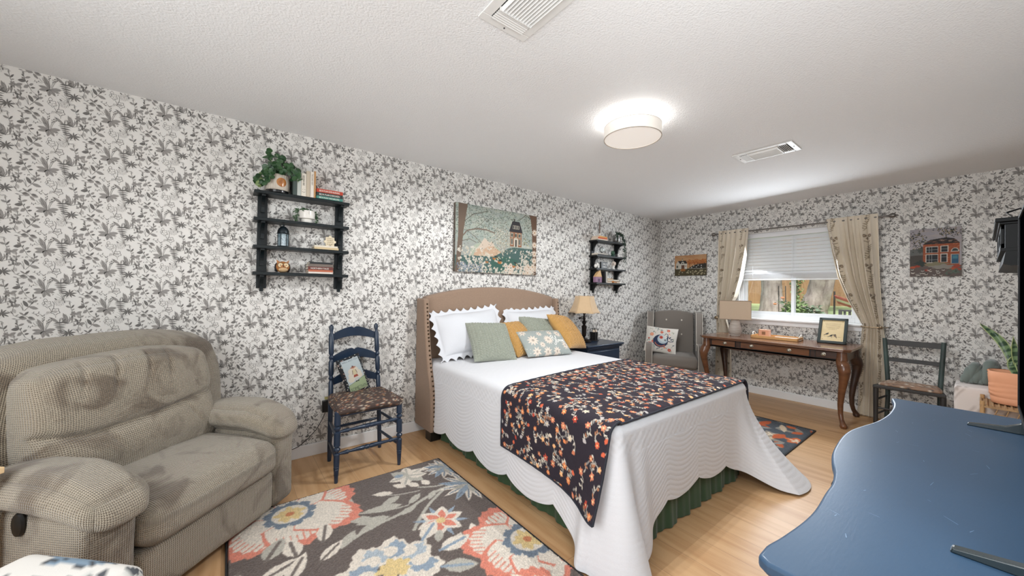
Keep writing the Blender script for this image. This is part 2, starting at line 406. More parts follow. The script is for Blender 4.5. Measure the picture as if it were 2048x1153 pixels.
    for q in range(12):
        a = 2*PI*q/12; line([(112, 96), (112+40*math.cos(a), 96+28*math.sin(a))], 2.2, 2)
    leaf(72, 62, -30, 26, 12, 0)
    # bush sprig
    line([(-240, 176), (-228, 130), (-214, 88), (-218, 40)], 3.5, 0)
    for x, y, an, L, w, t in ((-218, 46, 95, 26, 14, 1), (-216, 66, 30, 32, 18, 1), (-218, 70, 150, 32, 18, 1), (-240, 100, 130, 30, 20, 0), (-244, 110, 70, 26, 14, 0), (-244, 124, 200, 34, 18, 1), (-236, 130, 100, 30, 22, 0), (-226, 128, 20, 48, 32, 1), (-232, 146, -60, 40, 30, 2), (-222, 96, 55, 24, 13, 0)): leaf(x, y, an, L, w, t)
    # lying dark leaves with berries
    line([(-232, 196), (-186, 212), (-150, 196), (-120, 214)], 3.5, 0)
    for x, y, an, L, w, t in ((-190, 214, -10, 62, 36, 1), (-188, 212, -4, 40, 18, 0), (-124, 214, -20, 60, 34, 1), (-118, 214, -16, 36, 16, 0), (-150, 196, 150, 44, 16, 1), (-152, 198, 40, 46, 20, 0), (-214, 204, 30, 30, 10, 1), (-132, 232, -40, 54, 24, 1), (-170, 228, 190, 50, 10, 2), (-206, 226, 175, 34, 9, 1), (-226, 192, 130, 40, 12, 1), (-244, 180, 150, 40, 9, 2)): leaf(x, y, an, L, w, t)
    # small curly twig and crumbs
    line([(-96, 180), (-68, 190), (-44, 184), (-22, 200), (0, 210)], 3, 0)
    for x, y, an in ((-86, 184, 60), (-66, 190, -50), (-46, 184, 70), (-24, 200, -40), (-40, 200, 200), (-8, 206, 50)): leaf(x, y, an, 18, 10, 1)
    for x, y in ((-150, 70), (-166, 62), (-134, 66), (60, 14), (66, 26), (-60, 110), (-40, 60), (70, -100), (86, -108)): leaf(x, y, r.uniform(0, 360), 15, 9, 1)
    return out
def wallpaper(name, org, ax, L, nrm, ph_s, ph_z, holes=(), thick=.12):
    """wall in the plane org + s*ax + z; nrm points into the room; ph_s, ph_z place one lily"""
    org = np.array(org, float); ax = np.array(ax, float); nrm = np.array(nrm, float); up = np.array((0, 0, 1.))
    V = []; F = []; mi = []
    def cuboid(s0, s1, z0, z1):
        b = len(V)
        for s in (s0, s1):
            for z in (z0, z1):
                for t in (0, -thick): V.append(org+ax*s+up*z+nrm*t)
        for f in ((0, 1, 3, 2), (4, 6, 7, 5), (0, 4, 5, 1), (2, 3, 7, 6), (0, 2, 6, 4), (1, 5, 7, 3)): F.append(tuple(i+b for i in f)); mi.append(0)
    if holes:
        (a, b_, c, d), = holes
        cuboid(0, a, 0, H); cuboid(b_, L, 0, H); cuboid(a, b_, 0, c); cuboid(a, b_, d, H)
    else: cuboid(0, L, 0, H)
    cell = cell_motifs(); dx, dz = .2315, .2225
    k0 = int(math.floor(-ph_s/dx))-1; k1 = int(math.ceil((L-ph_s)/dx))+1
    for k in range(k0, k1+1):
        for j in range(-13, 3):
            s = ph_s+k*dx; z = ph_z+j*dz-(dz*.48 if k % 2 else 0)
            if z < -.2 or z > H+.2: continue
            for pi_, (pts, t) in enumerate(cell):
                q = [(p[0]+s, p[1]+z) for p in pts]
                xs = [p[0] for p in q]; zs = [p[1] for p in q]
                cx = sum(xs)/len(q); cz = sum(zs)/len(q)
                if cx < 0 or cx > L or cz < .09 or cz > H: continue
                if holes and any(a-.001 < x < b_+.001 and c-.001 < y < d+.001 for x, y in q): continue
                b = len(V); off = (.0011, .0007, .0004)[t]+.00005*(pi_ % 5)
                for x, y in q: V.append(org+ax*min(max(x, 0.001), L-.001)+up*min(max(y, .01), H-.001)+nrm*off)
                F.append(tuple(range(b, b+len(q)))); mi.append(t+1)
    ob = npmesh(name, V, F, [M_PAPER]+M_INK, smooth=False, mi=mi)
    return meta(ob, kind='structure')
WY0, WY1, WZ0, WZ1 = .83, 2.03, .985, 2.085          # window opening
wallpaper('wall_bed', (X0, Y1, 0), (1, 0, 0), X1-X0, (0, -1, 0), -.79-X0, 2.362)
wallpaper('wall_window', (X1, Y1, 0), (0, -1, 0), Y1-Y0, (-1, 0, 0), Y1-.042+.2315*0, 2.279+.107*0, holes=((Y1-WY1, Y1-WY0, WZ0, WZ1),))
wallpaper('wall_near', (X1, Y0, 0), (-1, 0, 0), X1-X0, (0, 1, 0), .1, 2.3)
wallpaper('wall_west', (X0, Y0, 0), (0, 1, 0), Y1-Y0, (1, 0, 0), .1, 2.3)

M_CEIL = mat('ceiling_texture_paint', (234, 234, 234), .9, bump=.6, bscale=105)
for n in M_CEIL.node_tree.nodes:
    if n.type == 'BUMP': n.inputs['Distance'].default_value = .006
meta(MB().bb(X0-.12, X1+.12, Y0-.12, Y1+.12, H, H+.12).build('ceiling', M_CEIL, smooth=0), kind='structure')

def plank_mat():
    m = bpy.data.materials.new('oak_plank_floor'); m.use_nodes = True; nt = m.node_tree; N = nt.nodes; L = nt.links; p = N['Principled BSDF']
    tc = N.new('ShaderNodeTexCoord'); mp = N.new('ShaderNodeMapping'); mp.inputs['Rotation'].default_value = (0, 0, PI/2); L.new(tc.outputs['Object'], mp.inputs[0])
    br = N.new('ShaderNodeTexBrick'); L.new(mp.outputs[0], br.inputs[0]); br.offset = .37
    br.inputs['Scale'].default_value = 1; br.inputs['Brick Width'].default_value = 1.22; br.inputs['Row Height'].default_value = .18
    br.inputs['Mortar Size'].default_value = .0011; br.inputs['Mortar Smooth'].default_value = .3; br.inputs['Bias'].default_value = 0
    br.inputs['Color1'].default_value = (*lin((212, 172, 128)), 1); br.inputs['Color2'].default_value = (*lin((203, 162, 118)), 1); br.inputs['Mortar'].default_value = (*lin((160, 124, 92)), 1)
    m2 = N.new('ShaderNodeMapping'); m2.inputs['Scale'].default_value = (8, .8, 1); L.new(tc.outputs['Object'], m2.inputs[0])
    n = N.new('ShaderNodeTexNoise'); n.inputs['Scale'].default_value = 2.2; n.inputs['Detail'].default_value = 7; n.inputs['Distortion'].default_value = .6; L.new(m2.outputs[0], n.inputs['Vector'])
    r = N.new('ShaderNodeValToRGB'); r.color_ramp.elements[0].position = .32; r.color_ramp.elements[0].color = (*lin((232, 221, 210)), 1); r.color_ramp.elements[1].position = .6; r.color_ramp.elements[1].color = (1, 1, 1, 1)
    L.new(n.outputs[0], r.inputs[0])
    mx = N.new('ShaderNodeMix'); mx.data_type = 'RGBA'; mx.blend_type = 'MULTIPLY'; mx.inputs[0].default_value = 1; L.new(br.outputs[0], mx.inputs[6]); L.new(r.outputs[0], mx.inputs[7])
    # darker knots
    v = N.new('ShaderNodeMapping'); v.inputs['Scale'].default_value = (6, 1.6, 1); L.new(tc.outputs['Object'], v.inputs[0])
    k = N.new('ShaderNodeTexNoise'); k.inputs['Scale'].default_value = 1.3; k.inputs['Detail'].default_value = 2; L.new(v.outputs[0], k.inputs['Vector'])
    kr = N.new('ShaderNodeValToRGB'); kr.color_ramp.elements[0].position = .64; kr.color_ramp.elements[0].color = (1, 1, 1, 1); kr.color_ramp.elements[1].position = .78; kr.color_ramp.elements[1].color = (*lin((212, 190, 168)), 1); L.new(k.outputs[0], kr.inputs[0])
    m3 = N.new('ShaderNodeMix'); m3.data_type = 'RGBA'; m3.blend_type = 'MULTIPLY'; m3.inputs[0].default_value = 1; L.new(mx.outputs[2], m3.inputs[6]); L.new(kr.outputs[0], m3.inputs[7])
    L.new(m3.outputs[2], p.inputs['Base Color']); p.inputs['Roughness'].default_value = .38; p.inputs['Specular IOR Level'].default_value = .4
    bp = N.new('ShaderNodeBump'); bp.inputs['Strength'].default_value = .12; bp.inputs['Distance'].default_value = .002; L.new(n.outputs[0], bp.inputs['Height']); L.new(bp.outputs[0], p.inputs['Normal'])
    return m
M_FLOOR = plank_mat()
meta(MB().bb(X0-.12, X1+.12, Y0-.12, Y1+.12, -.12, 0).build('floor', M_FLOOR, smooth=0), kind='structure')
M_TRIM = mat('white_trim_paint', (236, 236, 236), .4)
def baseboard(name, x0, x1, y0, y1):
    meta(MB().bb(x0, x1, y0, y1, 0, .092).build(name, M_TRIM, bevel=.004, smooth=0), kind='structure')
baseboard('baseboard_bed', X0, X1, Y1-.014, Y1-.001); baseboard('baseboard_window', X1-.014, X1-.001, Y0, Y1-.015)
baseboard('baseboard_near', X0, X1-.015, Y0+.001, Y0+.014); baseboard('baseboard_west', X0+.001, X0+.014, Y0+.015, Y1-.015)

# ------------------------------------------------------------ window, blind, sill
M_VINYL = mat('white_vinyl', (238, 239, 240), .3)
m = bpy.data.materials.new('window_glass'); m.use_nodes = True; nt = m.node_tree; nt.nodes.clear()
o = nt.nodes.new('ShaderNodeOutputMaterial'); mx = nt.nodes.new('ShaderNodeMixShader'); tr = nt.nodes.new('ShaderNodeBsdfTransparent'); gl = nt.nodes.new('ShaderNodeBsdfGlossy'); gl.inputs['Roughness'].default_value = .02
mx.inputs[0].default_value = .07; nt.links.new(tr.outputs[0], mx.inputs[1]); nt.links.new(gl.outputs[0], mx.inputs[2]); nt.links.new(mx.outputs[0], o.inputs[0]); M_GLASS = m
def ringframe(mb, x0, x1, y0, y1, z0, z1, w, wb=None):
    wb = wb or w
    mb.bb(x0, x1, y0, y0+w, z0, z1); mb.bb(x0, x1, y1-w, y1, z0, z1); mb.bb(x0, x1, y0+w, y1-w, z0, z0+wb); mb.bb(x0, x1, y0+w, y1-w, z1-w, z1)
win = thing('window_1', None, None, (X1, 0, 0)); meta(win, kind='structure')
f = MB(); ringframe(f, .045, .115, WY0, WY1, WZ0, WZ1, .045, .05); f.build('window_frame', M_VINYL, win, bevel=.004, smooth=0)
ym = 1.445
for y0, y1, x in ((WY0+.045, ym+.02, .06), (ym-.02, WY1-.045, .085)):
    s = MB(); ringframe(s, x, x+.022, y0, y1, WZ0+.05, WZ1-.045, .032, .036); so = s.build('window_sash', M_VINYL, win, bevel=.003, smooth=0)
    MB().bb(x+.009, x+.013, y0+.032, y1-.032, WZ0+.086, WZ1-.077).build('window_pane', M_GLASS, so, smooth=0)
MB().box((.053, ym+.004, 1.43), (.012, .022, .05)).build('window_latch', M_VINYL, win, bevel=.003)
sl = MB(); sl.bb(X1-.075, X1+.045, WY0-.06, WY1+.06, .958, .984); sl.bb(X1-.022, X1-.001, WY0-.045, WY1+.045, .90, .958)
meta(sl.build('window_sill', M_TRIM, bevel=.008, seg=3, smooth=0), kind='structure')
M_SLAT = mat('white_blind_slat', (226, 226, 228), .35)
bl = thing('window_blind', 'white horizontal slat blind lowered halfway over the window', 'blind', (X1+.012, 0, WZ1-.002))
by0, by1 = WY0+.006, WY1-.006
MB().bb(-.012, .03, by0, by1, -.058, 0).build('headrail', M_SLAT, bl, bevel=.003, smooth=0)
s = MB(); zt = -.075; top = zt
while zt > -.505:
    s.box((.006, (by0+by1)/2, zt-.018), (.003, by1-by0, .048), rotm(0, .55, 0)); zt -= .0425
s.build('slats', M_SLAT, bl, smooth=0)
s = MB()
for q in range(13): s.bb(-.016, .032, by0, by1, -.527-q*.0052, -.524-q*.0052)
s.build('stacked_slats', M_SLAT, bl, smooth=0)
MB().bb(-.017, .033, by0, by1, -.612, -.594).build('bottom_rail', M_SLAT, bl, bevel=.003, smooth=0)
for y in (by0+.16, (by0+by1)/2, by1-.16):
    MB().tube([(-.019, y, -.03), (-.021, y, -.60)], .0013, 6).build('cord', M_SLAT, bl)

# ------------------------------------------------------------ garden beyond the window
M_GRASS = mat('grass', (150, 172, 112), .9, rgb2=(186, 202, 150), vscale=3, bump=.6, bscale=40)
V = [(5.62, -9, .62), (5.62, 14, .62), (7.2, 14, .80), (7.2, -9, .80), (11.8, 14, 1.03), (11.8, -9, 1.03), (16, 14, 1.1), (16, -9, 1.1)]
g = npmesh('ground', [*V, *[(x, y, z-.5) for x, y, z in V]], [(0, 3, 2, 1), (3, 5, 4, 2), (5, 7, 6, 4), (8, 9, 10, 11), (11, 10, 12, 13), (13, 12, 14, 15)], M_GRASS, smooth=False); meta(g, kind='structure')
M_FENCE = mat('cedar_fence_wood', (190, 148, 108), .85, rgb2=(166, 124, 88), vscale=2, vstretch=(6, 6, .6), bump=.4, bscale=20, bstretch=(8, 8, .5))
fe = thing('fence', 'tall brown wooden board fence across the back garden', 'fence', (11.9, 0, 1.0))
y = -4.2; s = MB()
while y < 11:
    w = .139; s.bb(0, .02, y, y+w, -.02+random.uniform(0, .02), 1.85); y += w+(.012 if random.random() < .35 and y < 1.7 else .003)
s.build('boards', M_FENCE, fe, smooth=0)
s = MB()
for z in (.25, .95, 1.6): s.bb(.02, .06, -4.2, 11, z, z+.09)
s.build('rails', M_FENCE, fe, smooth=0)
M_BARK = mat('pale_rough_bark', (190, 176, 168), .95, rgb2=(132, 118, 112), vscale=16, vstretch=(1, 1, .35), bump=1, bscale=30, bstretch=(1, 1, .4))
def trunk(name, label, segs, group=None):
    """segs: list of polylines (x,y,z,r)"""
    t = thing(name, label, 'tree', segs[0][0][:3])
    b = Vector(segs[0][0][:3])
    for i, sg in enumerate(segs):
        mb = MB(); P = []; R = []
        for a, c in zip(sg[:-1], sg[1:]):
            for q in range(6):
                k = q/6; P.append(tuple(a[j]*(1-k)+c[j]*k+(random.uniform(-.008, .008) if j < 2 else 0)-b[j] for j in range(3))); R.append((a[3]*(1-k)+c[3]*k)*random.uniform(.96, 1.05))
        P.append(tuple(sg[-1][j]-b[j] for j in range(3))); R.append(sg[-1][3]); mb.tube(P, R, 16)
        mb.build('trunk' if i == 0 else 'branch', M_BARK, t, smooth=80)
    return t
M_LEAF = mat('garden_leaf', (112, 140, 84), .7, rgb2=(150, 170, 116), vscale=14); M_LEAF2 = mat('garden_leaf_grey', (140, 158, 134), .7, rgb2=(108, 128, 104), vscale=14)
def leafblob(name, parent, centre, rad, n, size, m, seed, squash=1):
    r = random.Random(seed); mb = MB()
    for _ in range(n):
        a, b_ = r.uniform(0, 2*PI), math.acos(r.uniform(-1, 1)); q = rad*(r.random()**.4)
        c = Vector((centre[0]+q*math.sin(b_)*math.cos(a), centre[1]+q*math.sin(b_)*math.sin(a), centre[2]+q*math.cos(b_)*squash))
        R = rotm(r.uniform(-.8, .8), r.uniform(-.8, .8), r.uniform(0, 6.3)); s = size*r.uniform(.6, 1.3)
        mb.add([c+R @ Vector(p)*s for p in ((0, 0, 0), (.28, .4, .06), (0, 1, -.05), (-.28, .4, .06))], [(0, 1, 2, 3)])
    return mb.build(name, m, parent, smooth=0)
t = trunk('tree', 'thick pale-barked tree trunk behind the left window pane', [[(8.2, 2.47, .80, .24), (8.2, 2.48, 1.2, .17), (8.2, 2.50, 2.2, .16), (8.3, 2.6, 4.2, .14)]])
leafblob('foliage', t, (0.1, .5, 4.4), .8, 500, .16, M_LEAF, 4)
t = trunk('tree', 'leaning forked tree trunk behind the right window pane', [[(9.0, 2.10, .86, .24), (9.0, 1.99, 1.3, .16), (9.0, 1.86, 2.0, .15), (9.1, 1.6, 3.8, .12)], [(9.0, 1.92, .9, .09), (8.95, 1.82, 1.3, .075), (8.95, 1.70, 2.0, .07), (9.0, 1.4, 3.4, .06)]])
leafblob('foliage', t, (0.1, -.9, 4.1), .8, 500, .16, M_LEAF, 5)
def bush(name, label, c, rad, n, size, m, seed, stems=5, sq=1):
    t = thing(name, label, 'shrub', c); mb = MB(); r = random.Random(seed)
    for k in range(stems):
        a = r.uniform(0, 6.28); mb.tube([(0, 0, -.04), (rad*.3*math.cos(a), rad*.3*math.sin(a), rad*.7), (rad*.6*math.cos(a), rad*.6*math.sin(a), rad*1.3)], .008, 5)
    mb.build('stems', M_BARK, t); leafblob('foliage', t, (0, 0, rad*sq), rad, n, size, m, seed, sq)
bush('shrub', 'green leafy shrub just right of the window mullion', (7.6, 1.96, .83), .17, 260, .085, M_LEAF, 11, 5, 1.15)
bush('shrub', 'grey-green shrub in front of the forked tree', (7.7, 1.76, .835), .155, 260, .075, M_LEAF2, 12, 5, .95)
t = thing('climbing_plant', 'tall twisting green climber on a post beside the mullion', 'plant', (8.6, 2.20, .86))
MB().tube([(0, 0, -.05), (0, 0, 1.1)], .02, 8).build('post', M_BARK, t)
for k in range(9): leafblob('leaf_cluster', t, (.0, .02*math.sin(k*2), .18+k*.11), .085, 44, .075, M_LEAF, 30+k)
M_ROSE = mat('orange_rose', (240, 150, 110), .6); M_IRON = mat('dark_metal', (52, 50, 50), .5)
t = thing('rose_bush', 'thin rose bush with two orange blooms on a dark stake', 'plant', (7.5, 2.06, .82))
s = MB()
for y in (0, .1): s.tube([(0, y, -.02), (0, y+.01, .62)], .007, 6)
s.build('stake', M_IRON, t)
leafblob('foliage', t, (0, .04, .33), .13, 60, .05, M_LEAF2, 41, .35); leafblob('foliage', t, (0, -.0, .1), .09, 40, .05, M_LEAF, 42, .5)
for y, z in ((.16, .31), (.05, .42)):
    b_ = MB()
    for q in range(5): b_.ball((.01*math.cos(q*1.26), y+.012*math.sin(q*1.26), z), .016, 6)
    b_.build('rose', M_ROSE, t)
M_SLATE = mat('dark_grey_wood', (88, 86, 86), .6)
t = thing('garden_bench', 'dark grey slatted bench back seen outside the right pane', 'bench', (7.6, 1.18, .81))
s = MB(); s.bb(-.02, .02, -.40, .22, .235, .262); s.bb(-.02, .02, -.40, .22, .135, .16)
for k in range(11): s.bb(-.012, .012, -.38+k*.057, -.38+k*.057+.028, .16, .235)
s.build('backrest', M_SLATE, t, smooth=0)
s = MB(); s.bb(-.45, -.02, -.40, .22, .10, .13); s.build('seat', M_SLATE, t, smooth=0)
for y in (-.38, .2):
    for x in (-.42, 0): MB().bb(x-.02, x+.02, y-.02, y+.02, -.06, .235 if x == 0 else .1).build('leg', M_SLATE, t, smooth=0)
M_RED = mat('red_canvas', (196, 92, 92), .6); M_STR = mat('white_canvas', (228, 214, 210), .6)
t = thing('hammock', 'red and white striped hammock behind the garden bench', 'hammock', (9.0, 1.10, .95))
s = MB(); n = 14
for k, mi in ((0, 0), (1, 1), (2, 0)):
    A = [(-.1+k*.09, -.6+1.2*i/n, .34-.16*math.sin(PI*i/n)-.05*k) for i in range(n+1)]; B = [(x+.09, y, z-.05) for x, y, z in A]
    s.band(A, B, (0, 0, .012), mi)
s.build('sling', [M_RED, M_STR], t)
for y in (-.62, .62): MB().tube([(0, y, -.12), (0, y, .42)], .015, 8).build('post', M_IRON, t)
t = thing('garden_edging', 'short dark wire border stakes at the left edge of the glass', 'edging', (7.7, 2.66, .83)); s = MB()
for k in range(4): s.tube([(0, k*.06, -.03), (0, k*.06, .14-.02*k)], .008, 6)
s.tube([(0, -.01, .1), (0, .19, .09)], .005, 6); s.build('stakes', M_IRON, t)
# ------------------------------------------------------------ ceiling fixtures
M_SHADE = mat('white_linen_shade', (240, 234, 226), .8, emis=.10)
M_DIFF = mat('white_diffuser', (244, 238, 231), .6, emis=.34); M_RIM = mat('shade_rim', (176, 164, 150), .6)
t = thing('ceiling_light', 'round white drum light flush against the ceiling', 'ceiling light', (2.115, 1.44, H))
R_ = .183
MB().lathe([(R_-.003, -.050), (R_, -.050), (R_, -.126), (R_-.003, -.126), (R_-.003, -.050)], n=64, caps=False).build('lamp_shade', M_SHADE, t)
MB().lathe([(.001, -.1225), (R_-.003, -.1225), (R_-.003, -.1195), (.001, -.1195)], n=64).build('diffuser', M_DIFF, t)
s = MB()
for z in (-.126, -.050): s.lathe([(R_-.0035, z-.0015), (R_+.0012, z-.0015), (R_+.0012, z+.0015), (R_-.0035, z+.0015), (R_-.0035, z-.0015)], n=64, caps=False)
s.build('rim', M_RIM, t)
MB().lathe([(.05, -.010), (.055, -.006), (.055, -.001)], n=32).build('canopy', M_TRIM, t)
for k in range(3):
    a = 2.1*k+.4; s = MB(); s.tube([(.05*math.cos(a), .05*math.sin(a), -.006), ((R_-.004)*math.cos(a), (R_-.004)*math.sin(a), -.052)], .0008, 5)
    s.build('wire_support', M_TRIM, t)
lamp('ceiling_lamp_glow', 'POINT', (2.115, 1.44, H-.043), 4.6, (.95, .98, 1), shadow_soft_size=0)
for k in range(3):       # the drum's own light through its diffuser
    lamp('ceiling_lamp_down', 'SPOT', (2.115+.10*math.cos(2.1*k), 1.44+.10*math.sin(2.1*k), H-.133), 32, (.94, .975, 1), (2.115+.10*math.cos(2.1*k), 1.44+.10*math.sin(2.1*k), 0), shadow_soft_size=0, spot_size=math.radians(178), spot_blend=.25)
M_VENT = mat('white_vent_metal', (226, 225, 222), .45); M_VDARK = mat('duct_black', (18, 18, 18), .9)
def vent(loc, label, flip=1):
    t = thing('ceiling_vent', label, 'vent', loc, 0, 'ceiling air vents')
    s = MB(); ringframe(s, 0, 0, 0, 0, 0, 0, 0) if 0 else None
    hx, hy = .125, .205; ix, iy = .082, .165
    for x0, x1, y0, y1 in ((-hx, hx, -hy, -iy), (-hx, hx, iy, hy), (-hx, -ix, -iy, iy), (ix, hx, -iy, iy)): s.bb(x0, x1, y0, y1, -.007, -.0005)
    s.build('frame', M_VENT, t, bevel=.003, smooth=0)
    MB().bb(-ix, ix, -iy, iy, -.0012, -.0004).build('duct', M_VDARK, t, smooth=0)
    s = MB()
    for q in range(11): s.box((-ix+.010+q*.0147, 0, -.011), (.0022, .200, .0165), rotm(0, math.radians(30)*flip, 0))
    for k in (-1, 1):
        for q in range(5): s.box((0, k*(.112+q*.0115), -.010), (.16, .0022, .0135), rotm(math.radians(50)*k, 0, 0))
        s.box((0, k*.102, -.011), (.164, .004, .018))
    s.build('louvers', M_VENT, t, smooth=0)
    for k in (-1, 1):
        s = MB(); s.ball((0, k*.186, -.0075), .0035, 6); s.build('screw', M_VDARK, t)
    return t
vent((.935, 1.100, H), 'white ceiling vent cut off by the top edge of the photo', -1)
vent((3.425, 1.085, H), 'white ceiling vent between the drum light and the window wall', -1)

# ------------------------------------------------------------ big floral rug
RX, RY = .02, .72
cv = Canvas(1.26, 1.806, .0042, '5f534d')
def A(x, y): return x-RX, y-RY
CREAM, GREY, CORAL, BLUE, GOLD, SLATE = 'ddd2c4', 'b3aea2', 'd5806a', '8d9cab', 'd9bf86', '6b7886'
def lf(x, y, deg, L, w, c=GREY, c2=None): cv.leaf(*A(x, y), math.radians(deg), L, w, c, 1, c2)
def cur(pts, w, c=GREY):
    P = [A(*p) for p in pts]; out = []
    for i in range(len(P)-1):
        p0, p1, p2, p3 = P[max(i-1, 0)], P[i], P[i+1], P[min(i+2, len(P)-1)]
        for q in range(8):
            t_ = q/8; out.append(tuple(.5*((2*p1[k])+(-p0[k]+p2[k])*t_+(2*p0[k]-5*p1[k]+4*p2[k]-p3[k])*t_**2+(-p0[k]+3*p1[k]-3*p2[k]+p3[k])*t_**3) for k in (0, 1)))
    out.append(P[-1]); cv.line(out, w, c)
def petal(cx, cy, deg, r0_, r1_, w, rim, inner, streak=GREY):
    a = math.radians(deg); x, y = A(cx, cy); ux, uy = math.cos(a), math.sin(a)
    def shp(ra, rb, ww):
        pts = []
        for k in range(25):
            t_ = k/24; an = PI*(t_-.5); rad = ra+(rb-ra)*(math.cos(an)**.6)*(1+.05*math.sin(k*1.9)); off = ww/2*math.sin(an)*(1 if True else 0)
            pts.append((x+ux*rad-uy*off, y+uy*rad+ux*off))
        pts.append((x+ux*ra*.4, y+uy*ra*.4)); return pts
    cv.poly(shp(r0_, r1_, w), rim); cv.poly(shp(r0_, r1_-.055, w*.90), inner)
    for k in range(-3, 4):
        o_ = w*.1*k; p = (x+ux*(r0_+.02)-uy*o_*.5, y+uy*(r0_+.02)+ux*o_*.5); q = (x+ux*(r1_-.06-.01*abs(k))-uy*o_, y+uy*(r1_-.06-.01*abs(k))+ux*o_)
        cv.line([p, q], .004, streak, .45); q2 = (q[0]+ux*.03, q[1]+uy*.03); m2 = (q[0]-ux*.05, q[1]-uy*.05); cv.line([m2, q2], .007, rim, .9)
def bigflower(cx, cy, R, n, rot, core=BLUE):
    for k in range(n): petal(cx, cy, rot+360*k/n, .10, R*(1+.08*math.sin(k*2.3)), R*.80, CORAL, CREAM)
    for k in range(9):
        a = 2*PI*k/9; cv.ell(*A(cx+.095*math.cos(a), cy+.095*math.sin(a)), .036, .036, core, edge=.15)
    cv.ell(*A(cx, cy), .088, .088, CREAM); cv.ell(*A(cx, cy), .066, .066, GOLD, edge=.3); cv.ell(*A(cx, cy), .022, .022, 'c47a4e')
# vines
cur([(1.24, 2.10), (1.12, 2.12), (.97, 2.08), (.80, 2.02), (.62, 1.99), (.46, 1.93)], .022)
cur([(1.12, 2.11), (.98, 2.02), (.88, 1.93), (.80, 1.84)], .020)
cur([(.99, 2.22), (1.08, 2.17), (1.17, 2.15)], .014)
cur([(.74, 2.30), (.84, 2.22), (.98, 2.18)], .010); cur([(.60, 2.16), (.72, 2.10), (.86, 2.07)], .012)
for x, y, d, L, w in ((.84, 2.25, 155, .13, .055), (.93, 2.27, 130, .10, .055), (1.0, 2.23, 120, .10, .055), (1.06, 2.21, 100, .09, .055), (.86, 2.20, 200, .14, .06), (.97, 2.15, 215, .13, .05), (1.06, 2.13, 225, .11, .045), (.84, 2.10, 165, .22, .07), (.9, 2.04, 195, .13, .05)): lf(x, y, d, L, w, CREAM if w == .055 else GREY)
for x, y, d, L, w in ((.66, 2.06, 150, .15, .07), (.74, 2.03, 170, .18, .07), (.70, 2.03, 200, .16, .06), (.55, 2.02, 230, .14, .06), (.60, 2.25, 100, .17, .06), (.52, 2.16, 160, .10, .05)): lf(x, y, d, L, w)
# cream blossom at the top edge
for k, c in ((20, CREAM), (75, CREAM), (130, GREY), (185, CREAM), (240, CREAM), (300, GREY), (340, CREAM)): lf(.99, 2.40, k, .13, .085, c, GREY)
cv.ell(*A(.94, 2.43), .03, .022, BLUE); lf(1.08, 2.42, 10, .12, .05, CREAM)
# grey-blue chrysanthemums on the right edge
for cx, cy, R in ((1.25, 2.36, .15), (1.27, 2.07, .2)):
    for k in range(15):
        a = 360*k/15; lf(cx, cy, a, R, .05, CREAM if k % 3 else BLUE, SLATE)
    for k in range(9): lf(cx, cy, 20+40*k, R*.6, .04, BLUE if k % 2 else GREY)
# star flower
for k in range(6): lf(.95, 1.83, 30+60*k, .155, .03, BLUE)
for k in range(6): lf(.95, 1.83, 60*k, .135, .085, CREAM); lf(.95, 1.83, 60*k, .10, .05, CORAL)
cv.ell(*A(.95, 1.83), .026, .026, GOLD)
lf(.86, 1.68, 60, .1, .05); lf(.9, 1.60, 40, .12, .06, CREAM, GREY); lf(1.04, 1.62, 70, .1, .05, CREAM)
# coral flowers
bigflower(.30, 2.38, .36, 7, 14, SLATE)
bigflower(1.235, 1.43, .33, 7, 95, SLATE)
for x, y, d, L, w, c in ((.16, 2.03, 60, .17, .10, GREY), (.28, 1.98, 95, .16, .09, CREAM), (.40, 2.02, 75, .17, .08, CREAM), (.12, 1.90, 20, .20, .09, CREAM), (.22, 1.82, 60, .2, .08, CREAM), (.06, 2.02, 250, .16, .08, GREY), (.36, 1.88, 40, .16, .07, CREAM), (.12, 1.74, 0, .24, .08, GREY)): lf(x, y, d, L, w, c, '6d625b')
# big cream and blue peony at the bottom
for k in range(8):
    a = 22+45*k; x = .60+.145*math.cos(math.radians(a)); y = 1.63+.145*math.sin(math.radians(a))
    cv.ell(*A(x, y), .088, .072, CREAM, math.radians(a), edge=.14, seed=k)
    cv.ell(*A(.62+.13*math.cos(math.radians(a)), 1.64+.13*math.sin(math.radians(a))), .06, .045, BLUE if k % 2 else 'a9b3bb', math.radians(a), edge=.2, seed=k)
    cv.ell(*A(.62+.12*math.cos(math.radians(a+14)), 1.64+.12*math.sin(math.radians(a+14))), .042, .036, CREAM)
cv.ell(*A(.62, 1.64), .07, .06, GOLD, edge=.25)
for x, y, d, L, w, c in ((.80, 1.74, 40, .17, .09, CREAM), (.84, 1.62, 5, .18, .10, CREAM), (.80, 1.52, -30, .17, .09, GREY), (.42, 1.56, 200, .18, .09, CREAM), (.44, 1.70, 165, .16, .08, GREY)): lf(x, y, d, L, w, c, BLUE)
bigflower(.30, 1.12, .33, 7, 30); bigflower(1.0, .98, .30, 6, 10)
for k in range(26):
    x, y = random.uniform(.06, 1.2), random.uniform(.76, 1.36); lf(x, y, random.uniform(0, 360), .14, .06, random.choice((CREAM, GREY, GREY)))
cv.smooth(1); cv.noise(.035)
cv.a *= (1+.16*(rng.rand(cv.nx, cv.ny, 1)-.5))
M_PILE = mat('shag_rug_pile', attr=True, rough=.95, bump=.9, bscale=190, sheen=.2)
def rugz(X, Y): return .016+.0045*rng.rand(*X.shape)*1.0
rug = cv.grid('floral_rug', lambda X, Y: np.stack([X, Y, np.where((X < .006) | (X > cv.w-.006) | (Y < .006) | (Y > cv.h-.006), .002, rugz(X, Y))], -1), M_PILE)
rug.location = (RX, RY, 0)
meta(rug, 'large dark brown shag rug with coral and cream flowers, left of the bed', 'rug')
M_BIND = mat('black_binding', (38, 38, 40), .8)
